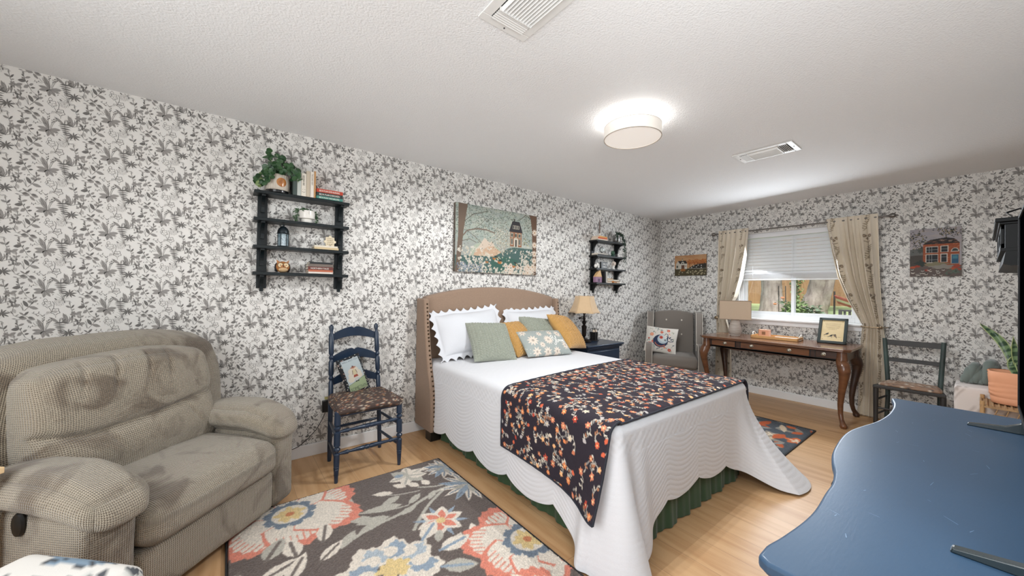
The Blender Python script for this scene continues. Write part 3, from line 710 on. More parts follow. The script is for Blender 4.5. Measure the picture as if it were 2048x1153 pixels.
s = MB(); s.bb(-.006, .003, 0, 1.806, .0005, .015); s.bb(1.257, 1.266, 0, 1.806, .0005, .015); s.bb(0, 1.26, 1.801, 1.811, .0005, .015)
s.build('binding', M_BIND, rug, bevel=.003)

# small rug on the far side of the bed
cv = Canvas(.98, 1.50, .006, '4a5057')
for k in range(48):
    x, y = (k % 6)*.17+random.uniform(0, .1), (k//6)*.2+random.uniform(0, .1); c = random.choice(('bb5a32', 'c8673a', 'c9b59b', '8d857a', 'bb5a32'))
    an = random.uniform(0, 360)
    if k % 3 == 0:
        for q in range(5): cv.leaf(x, y, math.radians(an+72*q), .1, .07, c); cv.leaf(x, y, math.radians(an+72*q), .06, .03, 'd9c7ae')
    else:
        cv.leaf(x, y, math.radians(an), .18, .06, c); cv.leaf(x, y, math.radians(an+60), .14, .045, '8f8e88')
for x, y, d, L, w, c in ((.62, .14, 170, .2, .09, 'bb5a32'), (.86, .12, 60, .1, .08, 'c8673a'), (.80, .05, 150, .12, .07, 'bb5a32'), (.9, .24, 200, .24, .06, 'c9b59b'), (.7, .26, 120, .2, .06, '8f8e88'), (.93, .34, 170, .26, .08, 'bb5a32')): cv.leaf(x, y, math.radians(d), L, w, c)
cv.smooth(1); cv.noise(.03)
M_PILE2 = mat('low_rug_pile', attr=True, rough=.95, bump=.5, bscale=250)
r2 = cv.grid('area_rug', lambda X, Y: np.stack([X, Y, np.where((X > cv.w-.008) | (Y < .008), .003, .009+.002*rng.rand(*X.shape))], -1), M_PILE2)
r2.location = (3.43, .975, 0); meta(r2, 'small dark slate rug with orange leaves, right of the bed', 'rug')
s = MB(); s.bb(0, .985, -.008, .004, .0005, .011); s.bb(.976, .988, 0, 1.5, .0005, .011); s.build('binding', M_BIND, r2, bevel=.002)

# ------------------------------------------------------------ recliner
def waffle():
    m = bpy.data.materials.new('taupe_waffle_chenille'); m.use_nodes = True; nt = m.node_tree; N = nt.nodes; L = nt.links; p = N['Principled BSDF']
    uv = N.new('ShaderNodeUVMap'); uv.uv_map = 'UVMap'; sp = N.new('ShaderNodeSeparateXYZ'); L.new(uv.outputs[0], sp.inputs[0])
    def mth(op, a, b=None):
        n = N.new('ShaderNodeMath'); n.operation = op
        for i, x in enumerate((a, b)):
            if x is None: continue
            if isinstance(x, (int, float)): n.inputs[i].default_value = x
            else: L.new(x, n.inputs[i])
        return n.outputs[0]
    k = 2*PI/.0155
    wob = N.new('ShaderNodeTexNoise'); wob.inputs['Scale'].default_value = 90; L.new(uv.outputs[0], wob.inputs[0])
    a = mth('ADD', mth('MULTIPLY', mth('ADD', sp.outputs[0], sp.outputs[1]), k), mth('MULTIPLY', wob.outputs[0], 1.6)); b = mth('MULTIPLY', mth('SUBTRACT', sp.outputs[0], sp.outputs[1]), k)
    h = mth('MULTIPLY', mth('SINE', a), mth('SINE', b))
    mr = N.new('ShaderNodeMapRange'); mr.inputs[1].default_value = -.85; mr.inputs[2].default_value = -.15; L.new(h, mr.inputs[0])
    tc = N.new('ShaderNodeTexCoord'); nz = N.new('ShaderNodeTexNoise'); nz.inputs['Scale'].default_value = 4.2; nz.inputs['Detail'].default_value = 3; nz.inputs['Distortion'].default_value = 1.2; L.new(tc.outputs['Object'], nz.inputs['Vector'])
    cr = N.new('ShaderNodeValToRGB'); cr.color_ramp.elements[0].position = .50; cr.color_ramp.elements[0].color = (*lin((164, 153, 135)), 1); cr.color_ramp.elements[1].position = .62; cr.color_ramp.elements[1].color = (*lin((118, 105, 89)), 1); L.new(nz.outputs[0], cr.inputs[0])
    mx = N.new('ShaderNodeMix'); mx.data_type = 'RGBA'; L.new(mr.outputs[0], mx.inputs[0]); mx.inputs[6].default_value = (*lin((88, 75, 61)), 1); L.new(cr.outputs[0], mx.inputs[7])
    L.new(mx.outputs[2], p.inputs['Base Color']); p.inputs['Roughness'].default_value = .85; p.inputs['Sheen Weight'].default_value = .35; p.inputs['Specular IOR Level'].default_value = .2
    bp = N.new('ShaderNodeBump'); bp.inputs['Strength'].default_value = .8; bp.inputs['Distance'].default_value = .003; L.new(h, bp.inputs['Height']); L.new(bp.outputs[0], p.inputs['Normal'])
    return m
M_WAF = waffle()
rc = thing('recliner', 'wide taupe waffle-fabric recliner with padded arms in the left corner', 'armchair', (-.005, 2.195, 0), math.radians(45.4))
def rb(name, c, size, r, parent, m=M_WAF, n=28, bulge=0, deform=None, rot=None, wr=0, seed=0):
    def df(V):
        if deform is not None: V = deform(V)
        if wr:
            out = V.copy()
            for i, p in enumerate(V):
                q = Vector((p[0]*6+seed, p[1]*6, p[2]*6)); out[i] = p*(1+0*wr)+np.array(noise.noise_vector(q))*wr
            V = out
        if rot is not None:
            R = np.array(rot); V = V @ R.T
        return V+np.array(c)
    V, Fq, uvl = rbox(size, r, n, df, bulge); return npmesh(name, V, Fq, m, parent, uvl=uvl)
def back_def(V):
    V = V.copy(); z = V[:, 2]; zz = (z+.42)/.84
    V[:, 1] += .04*zz; top = np.clip((zz-.55)/.45, 0, 1)
    V[:, 2] -= .075*top*(np.abs(V[:, 0])/.59)**3.2; V[:, 0] *= 1-.14*top**2; return V
rb('back', (0, .625, .615), (1.17, .19, .87), .085, rc, n=34, deform=back_def, wr=.006)
def cush_def(V):
    V = V.copy(); V[:, 1] += .22*(V[:, 2]); d = np.abs(V[:, 0])/.36; V[:, 2] -= .030*d**2.5*np.clip(V[:, 2]/.08, 0, 1); return V
def wrink(V):
    V = cush_def(V)
    for x0, w_, a in ((-.12, .012, .016), (.02, .010, .012), (.13, .011, .012)):
        m_ = (V[:, 1] < 0)*np.exp(-((V[:, 0]-x0-.3*(V[:, 2]-.1))/w_)**2)*np.clip((V[:, 2]+.02)/.1, 0, 1)
        V[:, 1] += a*m_
    return V
def cushion_one(V):
    V = V.copy(); z = V[:, 2]; u = V[:, 0]/.355; fr = np.clip((-V[:, 1]-.02)/.05, 0, 1)
    V[:, 1] += .16*z; V[:, 2] -= .022*np.abs(u)**3*np.clip(z/.2, 0, 1)
    seam = -.035+.030*u**2+.012*np.sin(V[:, 0]*6); V[:, 1] += fr*.034*np.exp(-np.abs((z-seam)/.016)**1.4)
    V[:, 1] -= fr*(.016*np.exp(-((z+.13)/.07)**2)+.012*np.exp(-((z-.11)/.10)**2))
    for x0, w_, a in ((-.10, .009, .016), (.03, .008, .014), (.12, .008, .012), (-.22, .010, .009)):
        V[:, 1] += fr*a*np.exp(-((V[:, 0]-x0-.25*(z-.2))/w_)**2)*np.clip((z-.10)/.08, 0, 1)
    for x0, w_, a in ((-.16, .009, .009), (.20, .010, .010)):
        V[:, 1] += fr*a*np.exp(-((V[:, 0]-x0+.5*(z+.05))/w_)**2)*np.exp(-((z+.08)/.05)**2)
    return V
rb('back_cushion', (-.005, .505, .695), (.71, .20, .52), .05, rc, n=110, bulge=.018, deform=cushion_one, wr=.008, seed=3)
def seat_def(V):
    V = V.copy(); fr = np.clip((-V[:, 1]-.06)/.22, 0, 1); up = np.clip(V[:, 2]/.06, 0, 1); V[:, 2] -= .035*fr**1.5*up; V[:, 2] += .02*up*(V[:, 1]+.2); return V
rb('seat_cushion', (0, .245, .362), (.665, .56, .20), .06, rc, n=40, bulge=.012, deform=seat_def, wr=.005, seed=8)
rb('footrest', (0, .075, .160), (.665, .15, .215), .03, rc, n=20, bulge=.006, wr=.002)
rb('base_frame', (0, .44, .17), (.96, .66, .25), .02, rc, n=10)
def arm_def(V):
    V = V.copy(); f = np.clip((-V[:, 1]-.05)/.25, 0, 1); V[:, 2] -= .085*f**1.6; V[:, 2] -= .02*np.clip((V[:, 1]-.1)/.2, 0, 1); V[:, 0] *= 1-.10*f; return V
for sx in (-1, 1):
    rb('arm_side', (sx*.415, .39, .275), (.165, .775, .47), .045, rc, n=22, bulge=.004, wr=.003, seed=sx)
    rb('arm_pillow', (sx*.405, .255, .545), (.225, .56, .130), .062, rc, n=40, bulge=.018, deform=arm_def, wr=.006, seed=4+sx)
M_BLK = mat('black_plastic', (22, 21, 20), .4)
s = MB(); s.lathe([(.03, 0), (.034, .006), (.03, .014), (.012, .018)], (0, 0, 0), 20, (-1, 0, 0)); s.build('release_lever', M_BLK, rc, xf=Matrix.Translation((-.498, .265, .462)) @ Matrix.Diagonal((1, .7, 1.25, 1)))
for x in (-.38, .38):
    for y in (.10, .66): MB().bb(x-.03, x+.03, y-.03, y+.03, 0, .05).build('leg', M_BLK, rc, bevel=.004)

# patterned footstool and side table cut off by the lower left corner
cvp = Canvas(.5, .5, .006, 'dcd8d2')
for k in range(16):
    x, y = random.uniform(.04, .46), random.uniform(.04, .46); an = random.uniform(0, 6.28)
    cvp.leaf(x, y, an, .14, .05, '7f94a6' if k % 2 else 'c9c9c4'); cvp.leaf(x, y, an, .14, .004, '3b3f44'); cvp.line([(x, y), (x+.1*math.cos(an+.4), y+.1*math.sin(an+.4))], .006, '45474b')
    cvp.leaf(x+.05, y+.03, an+1.5, .06, .022, '4d5055')
M_PRINT = mat('printed_cotton', attr=True, rough=.85, bump=.2, bscale=400)
t = thing('footstool', 'white footstool with blue-grey leaf print cut off by the lower left corner', 'footstool', (-.462, 1.530, 0), math.radians(45.4))
V, Fq, _ = rbox((.42, .42, .14), .045, 30, None, .015)
npmesh('cushion', V+np.array((0, 0, .392)), Fq, M_PRINT, t, col=cvp.sample(V[:, 0]+.25, V[:, 1]+.25+(V[:, 2]-.08)*.8))
M_OAK = mat('light_oak', (222, 190, 146), .5, var=.08, vscale=6, vstretch=(1, 8, 1))
for x in (-.165, .165):
    for y in (-.165, .165): MB().bb(x-.018, x+.018, y-.018, y+.018, 0, .32).build('leg', M_OAK, t, bevel=.003)
MB().bb(-.185, .185, -.185, .185, .27, .312).build('apron', M_OAK, t, bevel=.003)
t = thing('side_table', 'light wood side table corner at the left edge, beside the recliner arm', 'side table', (-.585, 2.055, 0), math.radians(45.4))
MB().bb(-.32, -.005, 0, .34, .638, .66).build('table_top', M_OAK, t, bevel=.003)
for x in (-.30, -.03):
    for y in (.02, .32): MB().bb(x-.012, x+.012, y-.012, y+.012, 0, .638).build('leg', M_OAK, t, bevel=.003)

# ------------------------------------------------------------ ladderback chair
M_NAVY = mat('navy_painted_wood', (28, 44, 64), .35, var=.1, vscale=12, coat=.2)
ch = thing('ladderback_chair', 'tall navy ladder-back chair with a brown floral seat, standing left of the bed', 'chair', (.81, 2.83, 0))
def TL(*p): return Vector(p)-Vector((.81, 2.83, 0))
def turned(p0, p1, prof):
    p0, p1 = Vector(p0), Vector(p1); L = (p1-p0).length; return MB().lathe([(r, t_*L) for t_, r in prof], p0, 18, (p1-p0))
LEG = [(0, .011), (.03, .012), (.19, .017), (.195, .015), (.20, .0175), (.225, .0175), (.23, .0155), (.235, .018), (.40, .0195), (.415, .0115), (.43, .013), (.455, .0215), (.475, .0215), (.50, .0115), (.515, .0205), (.70, .0205), (.715, .0115), (.73, .013), (.755, .0215), (.77, .0215), (.79, .0115), (.81, .0205), (.985, .0195), (1, .014)]
for x, y in ((.589, 2.621), (1.017, 2.628)): turned(TL(x, y, 0), TL(x+.004 if x < .8 else x-.004, y+.004, .470), LEG).build('leg', M_NAVY, ch)
POST = [(0, .013), (.05, .016), (.45, .0175), (.60, .0175), (.615, .012), (.63, .019), (.645, .012), (.66, .0185), (.745, .0185), (.76, .012), (.775, .019), (.79, .012), (.805, .0185), (.93, .0185), (.945, .011), (.955, .012), (.975, .017), (.99, .015), (1, .004)]
posts = []
for a, b_ in (((.622, 2.985, 0), (.637, 3.07, 1.008)), ((1.0, 3.01, 0), (.972, 3.07, 1.006))):
    pa, pb = TL(*a), TL(*b_); L = (pb-pa).length; k = .44; mid = pa+(pb-pa)*k+Vector((0, -.03, 0))
    mb = MB(); pts = []; rs = []
    for t_, r in POST: pts.append(pa*(1-t_)**2+2*(1-t_)*t_*(mid)+pb*t_*t_ if t_ < 1 else pb); rs.append(r)
    mb.tube(pts, rs, 18); mb.build('back_post', M_NAVY, ch); posts.append((pa, mid, pb))
def postat(i, z):
    pa, mid, pb = posts[i]
    t_ = z/pb.z; return pa*(1-t_)**2+2*(1-t_)*t_*mid+pb*t_*t_
for z in (.915, .76, .60):
    pl_, pr_ = postat(0, z), postat(1, z); n = 24; Atop = []; Abot = []
    for i in range(n+1):
        t_ = i/n; p = pl_*(1-t_)+pr_*t_; bow = .022*math.sin(PI*t_); c = abs(t_-.5)*2
        top = .022+.062*(1-c**2.0)-.014*math.exp(-((t_-.5)/.035)**2)-.004*math.sin(PI*c); bot = -.022+.028*math.sin(PI*t_)**1.2
        Atop.append((p.x, p.y+bow, p.z+top)); Abot.append((p.x, p.y+bow, p.z+bot))
    MB().band(Abot, Atop, (0, .011, 0)).build('ladder_slat', M_NAVY, ch, bevel=.002)
RUNG = [(0, .008), (.03, .009), (.08, .012), (.14, .0145), (.16, .010), (.17, .009), (.40, .0155), (.42, .012), (.44, .016), (.48, .016), (.50, .012), (.52, .0155), (.60, .015), (.83, .009), (.84, .010), (.86, .0145), (.92, .012), (.97, .009), (1, .008)]
for z in (.34, .195): turned(TL(.603, 2.624, z-.008), TL(1.004, 2.630, z), RUNG).build('front_rung', M_NAVY, ch)
PL_ = [(0, .007), (.1, .010), (.5, .0115), (.9, .010), (1, .007)]
for x0, x1 in ((.592, .622), (1.015, .998)):
    for z in (.30, .15): turned(TL(x0, 2.635, z), TL(x1, 2.99, z-.01), PL_).build('side_rung', M_NAVY, ch)
turned(TL(.63, 2.99, .24), TL(.99, 3.015, .24), PL_).build('back_rung', M_NAVY, ch)
s = MB()
for a, b_ in (((.60, 2.63, .44), (1.01, 2.635, .44)), ((.60, 2.64, .44), (.63, 2.99, .44)), ((1.01, 2.64, .44), (.99, 3.01, .44)), ((.63, 2.99, .44), (.99, 3.01, .44))): s.tube([TL(*a), TL(*b_)], .012, 10)
s.build('seat_rail', M_NAVY, ch)
cvs = Canvas(.5, .5, .003, '463832')
for k in range(1100):
    x, y = random.uniform(0, .5), random.uniform(0, .5); c = random.choice(('a8785a', 'b8a68e', '7a706c', '96624a', 'b0a494', '6d4a3a', '5a4a44'))
    cvs.flower(x, y, random.uniform(.004, .008), 5, c, 'b89060' if k % 3 == 0 else None, rot=random.random())
def taper(V):
    V = V.copy(); k = (V[:, 1]+.2)/.4; V[:, 0] *= 1.06-.11*k; V[:, 2] += .006*np.cos(V[:, 0]*7); return V
V, Fq, _ = rbox((.43, .40, .062), .028, 40, taper, .012)
npmesh('seat', V+np.array((.0, -.03, .468)), Fq, M_PRINT, ch, col=cvs.sample(V[:, 0]+.25, V[:, 1]+.25+(V[:, 2])*.9))

def pillow_surface(w, h, T, nu, nv, pinch=.06, flange=0, scal=0, disp=None):
    """returns front & back grids as arrays (nu,nv,3) in local x (width), z (height), -y front"""
    u = np.linspace(-1, 1, nu); v = np.linspace(-1, 1, nv); U, Vv = np.meshgrid(u, v, indexing='ij')
    fx = 1-2*flange/w; fz = 1-2*flange/h
    cu = np.clip(np.abs(U)/fx, 0, 1); cvv = np.clip(np.abs(Vv)/fz, 0, 1)
    th = T/2*((1-cu**2.4)**.55)*((1-cvv**2.4)**.55)
    X = U*w/2*(1-pinch*(1-np.abs(Vv))**1*(np.abs(U)**3)*1.0); Z = Vv*h/2*(1-pinch*(1-np.abs(U))*(np.abs(Vv)**3))
    if scal:
        per = 2*(w+h); e = np.maximum(np.abs(U), np.abs(Vv)); edge = np.clip((e-.86)/.14, 0, 1)
        sx = np.abs(np.sin(np.where(np.abs(U) > np.abs(Vv), Z, X)*PI/.080)); amt = -scal*sx*edge
        X = X+np.sign(U)*amt*(np.abs(U) >= np.abs(Vv)-.02); Z = Z+np.sign(Vv)*amt*(np.abs(Vv) >= np.abs(U)-.02)
    d = 0 if disp is None else disp(X, Z)*np.clip(th/(T*.12), 0, 1)
    return np.stack([X, -th-d-.0015, Z], -1), np.stack([X, th+.0015, Z], -1)
def pillow(name, w, h, T, m, loc, rx, rz, label, cat='pillow', group=None, ry=0, canvas=None, parent=None, nu=60, nv=60, thingobj=True, wr=.006, seed=0, sagc=0, **kw):
    if canvas is not None: nu, nv = canvas.nx, canvas.ny
    A_, B_ = pillow_surface(w, h, T, nu, nv, **kw)
    if wr:
        f = lambda P: np.array([np.array(noise.noise_vector(Vector((p[0]*7+seed, p[1]*3, p[2]*7))))*wr for p in P.reshape(-1, 3)]).reshape(P.shape) if nu*nv < 20000 else 0
        if nu*nv < 20000:
            k = f(np.stack([A_[..., 0], A_[..., 1]*0, A_[..., 2]], -1)); A_ = A_+k; B_ = B_+k
    V = np.vstack([A_.reshape(-1, 3), B_.reshape(-1, 3)]); F1 = gridfaces(nu, nv); F2 = gridfaces(nu, nv, flip=True)+nu*nv
    i = np.arange(nu-1); j = np.arange(nv-1); N_ = nu*nv; q = []
    for a in (0, nu-1):
        k0 = a*nv+j; q.append(np.stack([k0, k0+1, k0+1+N_, k0+N_], -1) if a == 0 else np.stack([k0+1, k0, k0+N_, k0+1+N_], -1))
    for b_ in (0, nv-1):
        k0 = i*nv+b_; q.append(np.stack([k0+nv, k0, k0+N_, k0+nv+N_], -1) if b_ == 0 else np.stack([k0, k0+nv, k0+nv+N_, k0+N_], -1))
    Fq = np.vstack([F1, F2]+q)
    col = None
    if canvas is not None: col = np.vstack([canvas.a.reshape(-1, 3)]*2)
    ob = npmesh(name, V, Fq, m, parent, col=col)
    ob.location = loc; ob.rotation_euler = (Matrix.Rotation(rz, 3, 'Z') @ Matrix.Rotation(rx, 3, 'X') @ Matrix.Rotation(ry, 3, 'Y')).to_euler()
    return meta(ob, label, cat, group)

# picture cushion on the chair
cv = Canvas(.178, .29, .0014, '1e2024')
for k in range(260):
    x, y = random.uniform(0, .178), random.uniform(0, .29); cv.ell(x, y, .003, .003, random.choice(('c9d0d0', '8aa0a8', 'b08a80', 'e6e0d4')))
cv.rect(.022, .020, .156, .270, 'b9c3c6'); cv.poly([(.022, .020), (.156, .020), (.156, .115), (.022, .078)], '9fae86')
for x, y, r in ((.068, .175, .022), (.06, .145, .022), (.052, .115, .024), (.10, .18, .022), (.115, .15, .024), (.12, .128, .022), (.085, .15, .035), (.09, .19, .02)): cv.ell(x, y, r, r*.9, 'd8cdbb')
cv.poly([(.022, .020), (.156, .020), (.156, .112), (.022, .078)], '9fae86'); cv.line([(.022, .078), (.156, .112)], .002, '4e5a44')
cv.rect(.080, .095, .086, .128, 'cfc4b8'); cv.rect(.092, .095, .098, .128, 'cfc4b8'); cv.ell(.082, .092, .007, .004, '25282c'); cv.ell(.097, .092, .008, .004, '25282c')
cv.poly([(.072, .126), (.108, .126), (.102, .146), (.078, .146)], '9c4636'); cv.rect(.078, .142, .102, .182, 'cfc19c'); cv.line([(.078, .178), (.072, .15)], .004, '6b5440'); cv.line([(.102, .178), (.106, .15)], .004, '6b5440')
cv.ell(.090, .192, .009, .010, 'd9b9a0'); cv.ell(.090, .199, .021, .006, 'a8735c'); cv.ell(.090, .204, .009, .006, '8a5648'); cv.ell(.088, .210, .004, .004, '38302c')
cv.text('SOMETHIN', .028, .028, .036, '4c5846', width=.122); cv.text("WELL AIN'T YOU", .030, .250, .016, '5e6468', width=.118)
cv.a *= .86
pillow('cushion', .178, .29, .075, M_PRINT, (.775, 2.962, .628), math.radians(-14), math.radians(6), 'small cushion with a girl in a red skirt propped on the ladder-back chair', 'cushion', ry=math.radians(-15), canvas=cv, pinch=.04)
# ------------------------------------------------------------ bed
BX0, BX1, BYF, BYH, BZ = 1.41, 2.965, 1.03, 3.05, .665
M_LINEN = mat('beige_linen_upholstery', (150, 125, 105), .85, var=.05, vscale=90, vstretch=(1, 1, 1), weave=.35, wscale=2600, sheen=.15)
M_NAIL = mat('bronze_nailhead', (74, 58, 42), .35, metal=.8)
bed = thing('bed', 'queen bed with an arched beige linen winged headboard and brass nailheads', 'bed', (2.185, 2.1, 0))
BT = Vector((2.185, 2.1, 0)); HX0, HX1 = 1.36, 3.02
n = 40; out = []
for i in range(n+1):
    t_ = i/n; c = abs(2*t_-1); out.append((HX0+.045+(HX1-HX0-.09)*t_-BT.x, 1.322-.098*c**2.1))
hb = MB(); hb.prism([(HX0+.045-BT.x, .12)]+out+[(HX1-.045-BT.x, .12)], .10, (0, 3.108-BT.y, 0)); hb.build('headboard', M_LINEN, bed, bevel=.022, seg=4, smooth=50)
prof = [(3.158, .08), (2.829, .085), (2.829, .26), (2.835, .36), (2.846, .43), (2.868, .51), (2.896, .585), (2.930, .72), (2.952, .84), (2.970, .93), (2.988, 1.06), (3.001, 1.19), (3.006, 1.208), (3.158, 1.208)]
nails = [(2.829, .10), (2.829, .26), (2.835, .36), (2.846, .43), (2.868, .51), (2.896, .585), (2.930, .72), (2.952, .84), (2.970, .93), (2.988, 1.06), (3.001, 1.195)]
nl = []
for (a, b_), (c, d) in zip(nails[:-1], nails[1:]):
    k = max(1, int(round(math.hypot(c-a, d-b_)/.036)))
    for q in range(k): nl.append((a+(c-a)*q/k, b_+(d-b_)*q/k))
for x, sg in ((HX0+.024, -1), (HX1-.024, 1)):
    mb = MB(); mb.prism([(y-BT.y, z) for y, z in prof], .05, (x-BT.x, 0, 0), ax=(0, 1, 0), ay=(0, 0, 1))
    w_ = mb.build('headboard_wing', M_LINEN, bed, bevel=.012, seg=3, smooth=50)
    for y, z in nl:     # row of nailheads on the front edge of the wing
        s = MB(); s.ball((x-sg*.006-BT.x if sg < 0 else x+.004-BT.x, y-.001-BT.y, z), .0088, 5, sc=(1, .55, 1)); s.build('nailhead', M_NAIL, w_)
s = MB(); s.bb(HX0+.03-BT.x, HX1-.03-BT.x, 2.88-BT.y, 3.10-BT.y, .085, .16); s.bb(BX0+.03-BT.x, BX1-.03-BT.x, BYF+.06-BT.y, 3.04-BT.y, .16, .30); s.build('bed_frame', M_LINEN, bed, smooth=0)
for x in (HX0+.06, HX1-.06): MB().bb(x-.045-BT.x, x+.045-BT.x, 2.86-BT.y, 2.96-BT.y, 0, .09).build('leg', M_BLK, bed, bevel=.004)
for x in (BX0+.12, BX1-.12): MB().bb(x-.03-BT.x, x+.03-BT.x, BYF+.12-BT.y, BYF+.18-BT.y, 0, .17).build('leg', M_BLK, bed, bevel=.004)
M_MATT = mat('mattress_ticking', (226, 226, 226), .9)
V, Fq, uvl = rbox((BX1-BX0-.05, BYH-BYF-.05, .34), .05, 16)
mt = npmesh('mattress', V+np.array(((BX0+BX1)/2, (BYF+BYH)/2, .478)), Fq, M_MATT); meta(mt, 'thick white mattress under the white quilted bedspread', 'mattress')

def perim(x0, x1, yf, yh, r, step):
    """open path head-left -> foot-left -> foot-right -> head-right : points, normals"""
    P = []; Nn = []
    def seg(a, b_, nrm):
        L = math.dist(a, b_); k = max(2, int(L/step))
        for i in range(k): P.append((a[0]+(b_[0]-a[0])*i/k, a[1]+(b_[1]-a[1])*i/k)); Nn.append(nrm)
    def arc(c, a0, a1):
        k = max(4, int(abs(a1-a0)*(r+.12)/step))
        for i in range(k): a = a0+(a1-a0)*i/k; P.append((c[0]+r*math.cos(a), c[1]+r*math.sin(a))); Nn.append((math.cos(a), math.sin(a)))
    seg((x0, yh), (x0, yf+r), (-1, 0)); arc((x0+r, yf+r), PI, 1.5*PI); seg((x0+r, yf), (x1-r, yf), (0, -1)); arc((x1-r, yf+r), 1.5*PI, 2*PI); seg((x1, yf+r), (x1, yh), (1, 0))
    P.append((x1, yh)); Nn.append((1, 0)); return np.array(P), np.array(Nn)
# bed skirt
M_GREEN = mat('green_bed_skirt', (50, 76, 48), .8, var=.1, vscale=5, sheen=.2)
P, Nn = perim(BX0+.075, BX1-.06, BYF+.035, BYH-.06, .03, .008)
sarc = np.concatenate([[0], np.cumsum(np.hypot(*np.diff(P, axis=0).T))])
T_ = np.linspace(0, 1, 16); V = []
for p, nn, s_ in zip(P, Nn, sarc):
    fold = .010*math.sin(s_*38+1.5*math.sin(s_*7))+.004*math.sin(s_*91)
    for t_ in T_: o_ = fold*(t_**.7)+.012*t_; V.append((p[0]+nn[0]*o_, p[1]+nn[1]*o_, .29-t_*.284))
sk_ = npmesh('bed_skirt', np.array(V), gridfaces(len(P), 16), M_GREEN); meta(sk_, 'gathered dark green bed skirt showing below the white bedspread', 'bed skirt')

# white quilted bedspread
P, Nn = perim(BX0, BX1, BYF, BYH, .07, .007)
sarc = np.concatenate([[0], np.cumsum(np.hypot(*np.diff(P, axis=0).T))])
r = .07; sL = BYH-BYF-r; sC1 = sL+r*PI/4; sF0 = sL+r*PI/2; sF1 = sF0+(BX1-BX0-2*r); sC2 = sF1+r*PI/4; sR0 = sF1+r*PI/2
def hem(s_):
    if s_ < sL: z = .118+.045*abs(math.sin(PI*(s_+.06)/.405))-.0; z = .150-.055*abs(math.sin(PI*(s_-.02)/.405))**.8
    elif s_ < sF0: z = .10
    elif s_ < sF1:
        x = (s_-sF0)/(sF1-sF0); z = .115+.105*math.sin(PI*min(1, x*.96+.08))**.7-.04*abs(math.sin(PI*x*4.0))**.8
    else: z = .15
    # corners hang to the floor
    for c_, wd, zc in ((sC1, .20, .012), (sC2, .17, .012)):
        k = math.exp(-((s_-c_)/wd)**4*1.0); z = z*(1-k)+zc*k
    return z
def spread_side(s_, p, nn, t_, lift=0.0):
    """t_ 0..1 from the rounded top edge down to the hem"""
    zh = hem(s_); q1 = math.exp(-((s_-sC1)/.17)**2); q2 = math.exp(-((s_-sC2)/.15)**2)
    drop = t_**1.0
    flare = .018*drop+q1*(.13*drop**1.5)+q2*(.36*drop**1.7)
    fold = (.036*q1*math.sin((s_-sC1)*40)+.028*q2*math.sin((s_-sC2)*38+1.0))*drop**.8+.004*math.sin(s_*6.3)*drop
    z = BZ-.055-(BZ-.055-zh)*t_
    # quilted echo lines following the scallops
    dh = (z-zh); ph = dh+.03*abs(math.sin(PI*(s_-.02)/.405))
    quilt = .0017*(1-.7*q1)*abs(math.sin(PI*ph/.026)) if z < .52 else .0012*math.sin(s_*130+z*20)*math.sin(z*150+s_*12)
    o_ = flare+fold+quilt+lift
    return (p[0]+nn[0]*o_, p[1]+nn[1]*o_, z)
NT = 130; rows = []
TT = np.linspace(0, 1, NT)
def edge_round(p, nn, a, lift=0.0):     # a 0 (flat top) .. 1 (vertical), radius .055
    R_ = .055; an = a*PI/2; return (p[0]-nn[0]*(R_-R_*math.sin(an)-lift*math.sin(an)), p[1]-nn[1]*(R_-R_*math.sin(an)-lift*math.sin(an)), BZ-R_+(R_+lift)*math.cos(an))
V = []; NR = 9
for p, nn, s_ in zip(P, Nn, sarc):
    for a in np.linspace(0, 1, NR)[:-1]: V.append(edge_round(p, nn, a))
    for t_ in TT: V.append(spread_side(s_, p, nn, t_))
V = np.array(V); nv = NR-1+NT; Fq = gridfaces(len(P), nv)
# top: horizontal strips between the left and right inner edges
TX = np.linspace(BX0+.055, BX1-.055, 160); TY = np.linspace(BYF+.055, BYH, 200); gx, gy = np.meshgrid(TX, TY, indexing='ij')
gz = BZ+.010*np.sin((gx-BX0)/(BX1-BX0)*PI)*np.clip((gy-BYF)/.5, 0, 1)+.0009*np.sin(gx*95+3*np.sin(gy*9))*np.sin(gy*95+3*np.sin(gx*11))
gz[0, :] = BZ; gz[-1, :] = BZ; gz[:, 0] = BZ
# round the foot corners of the top to meet the perimeter
def pull(gx, gy):
    cx0, cx1, cy = BX0+.07, BX1-.07, BYF+.07; R_ = .015
    for cx, sg in ((cx0, -1), (cx1, 1)):
        m = ((gx-cx)*sg > 0) & (gy < cy); d = np.hypot(gx-cx, gy-cy); k = np.where(m & (d > R_), R_/np.maximum(d, 1e-6), 1); gx = cx+(gx-cx)*k*1.0 if False else np.where(m & (d > R_), cx+(gx-cx)*k, gx); gy = np.where(m & (d > R_), cy+(gy-cy)*k, gy)
    return gx, gy
gx, gy = pull(gx, gy)
V2 = np.stack([gx, gy, gz], -1).reshape(-1, 3); F2 = gridfaces(160, 200)+len(V)
M_WHITE = mat('white_quilted_cotton', (220, 220, 223), .8, bump=.25, bscale=120, sheen=.1)
sp = npmesh('bedspread', np.vstack([V, V2]), np.vstack([Fq, F2]), M_WHITE)
meta(sp, 'white scalloped quilted bedspread draped to the floor at the bed corners', 'bedspread')

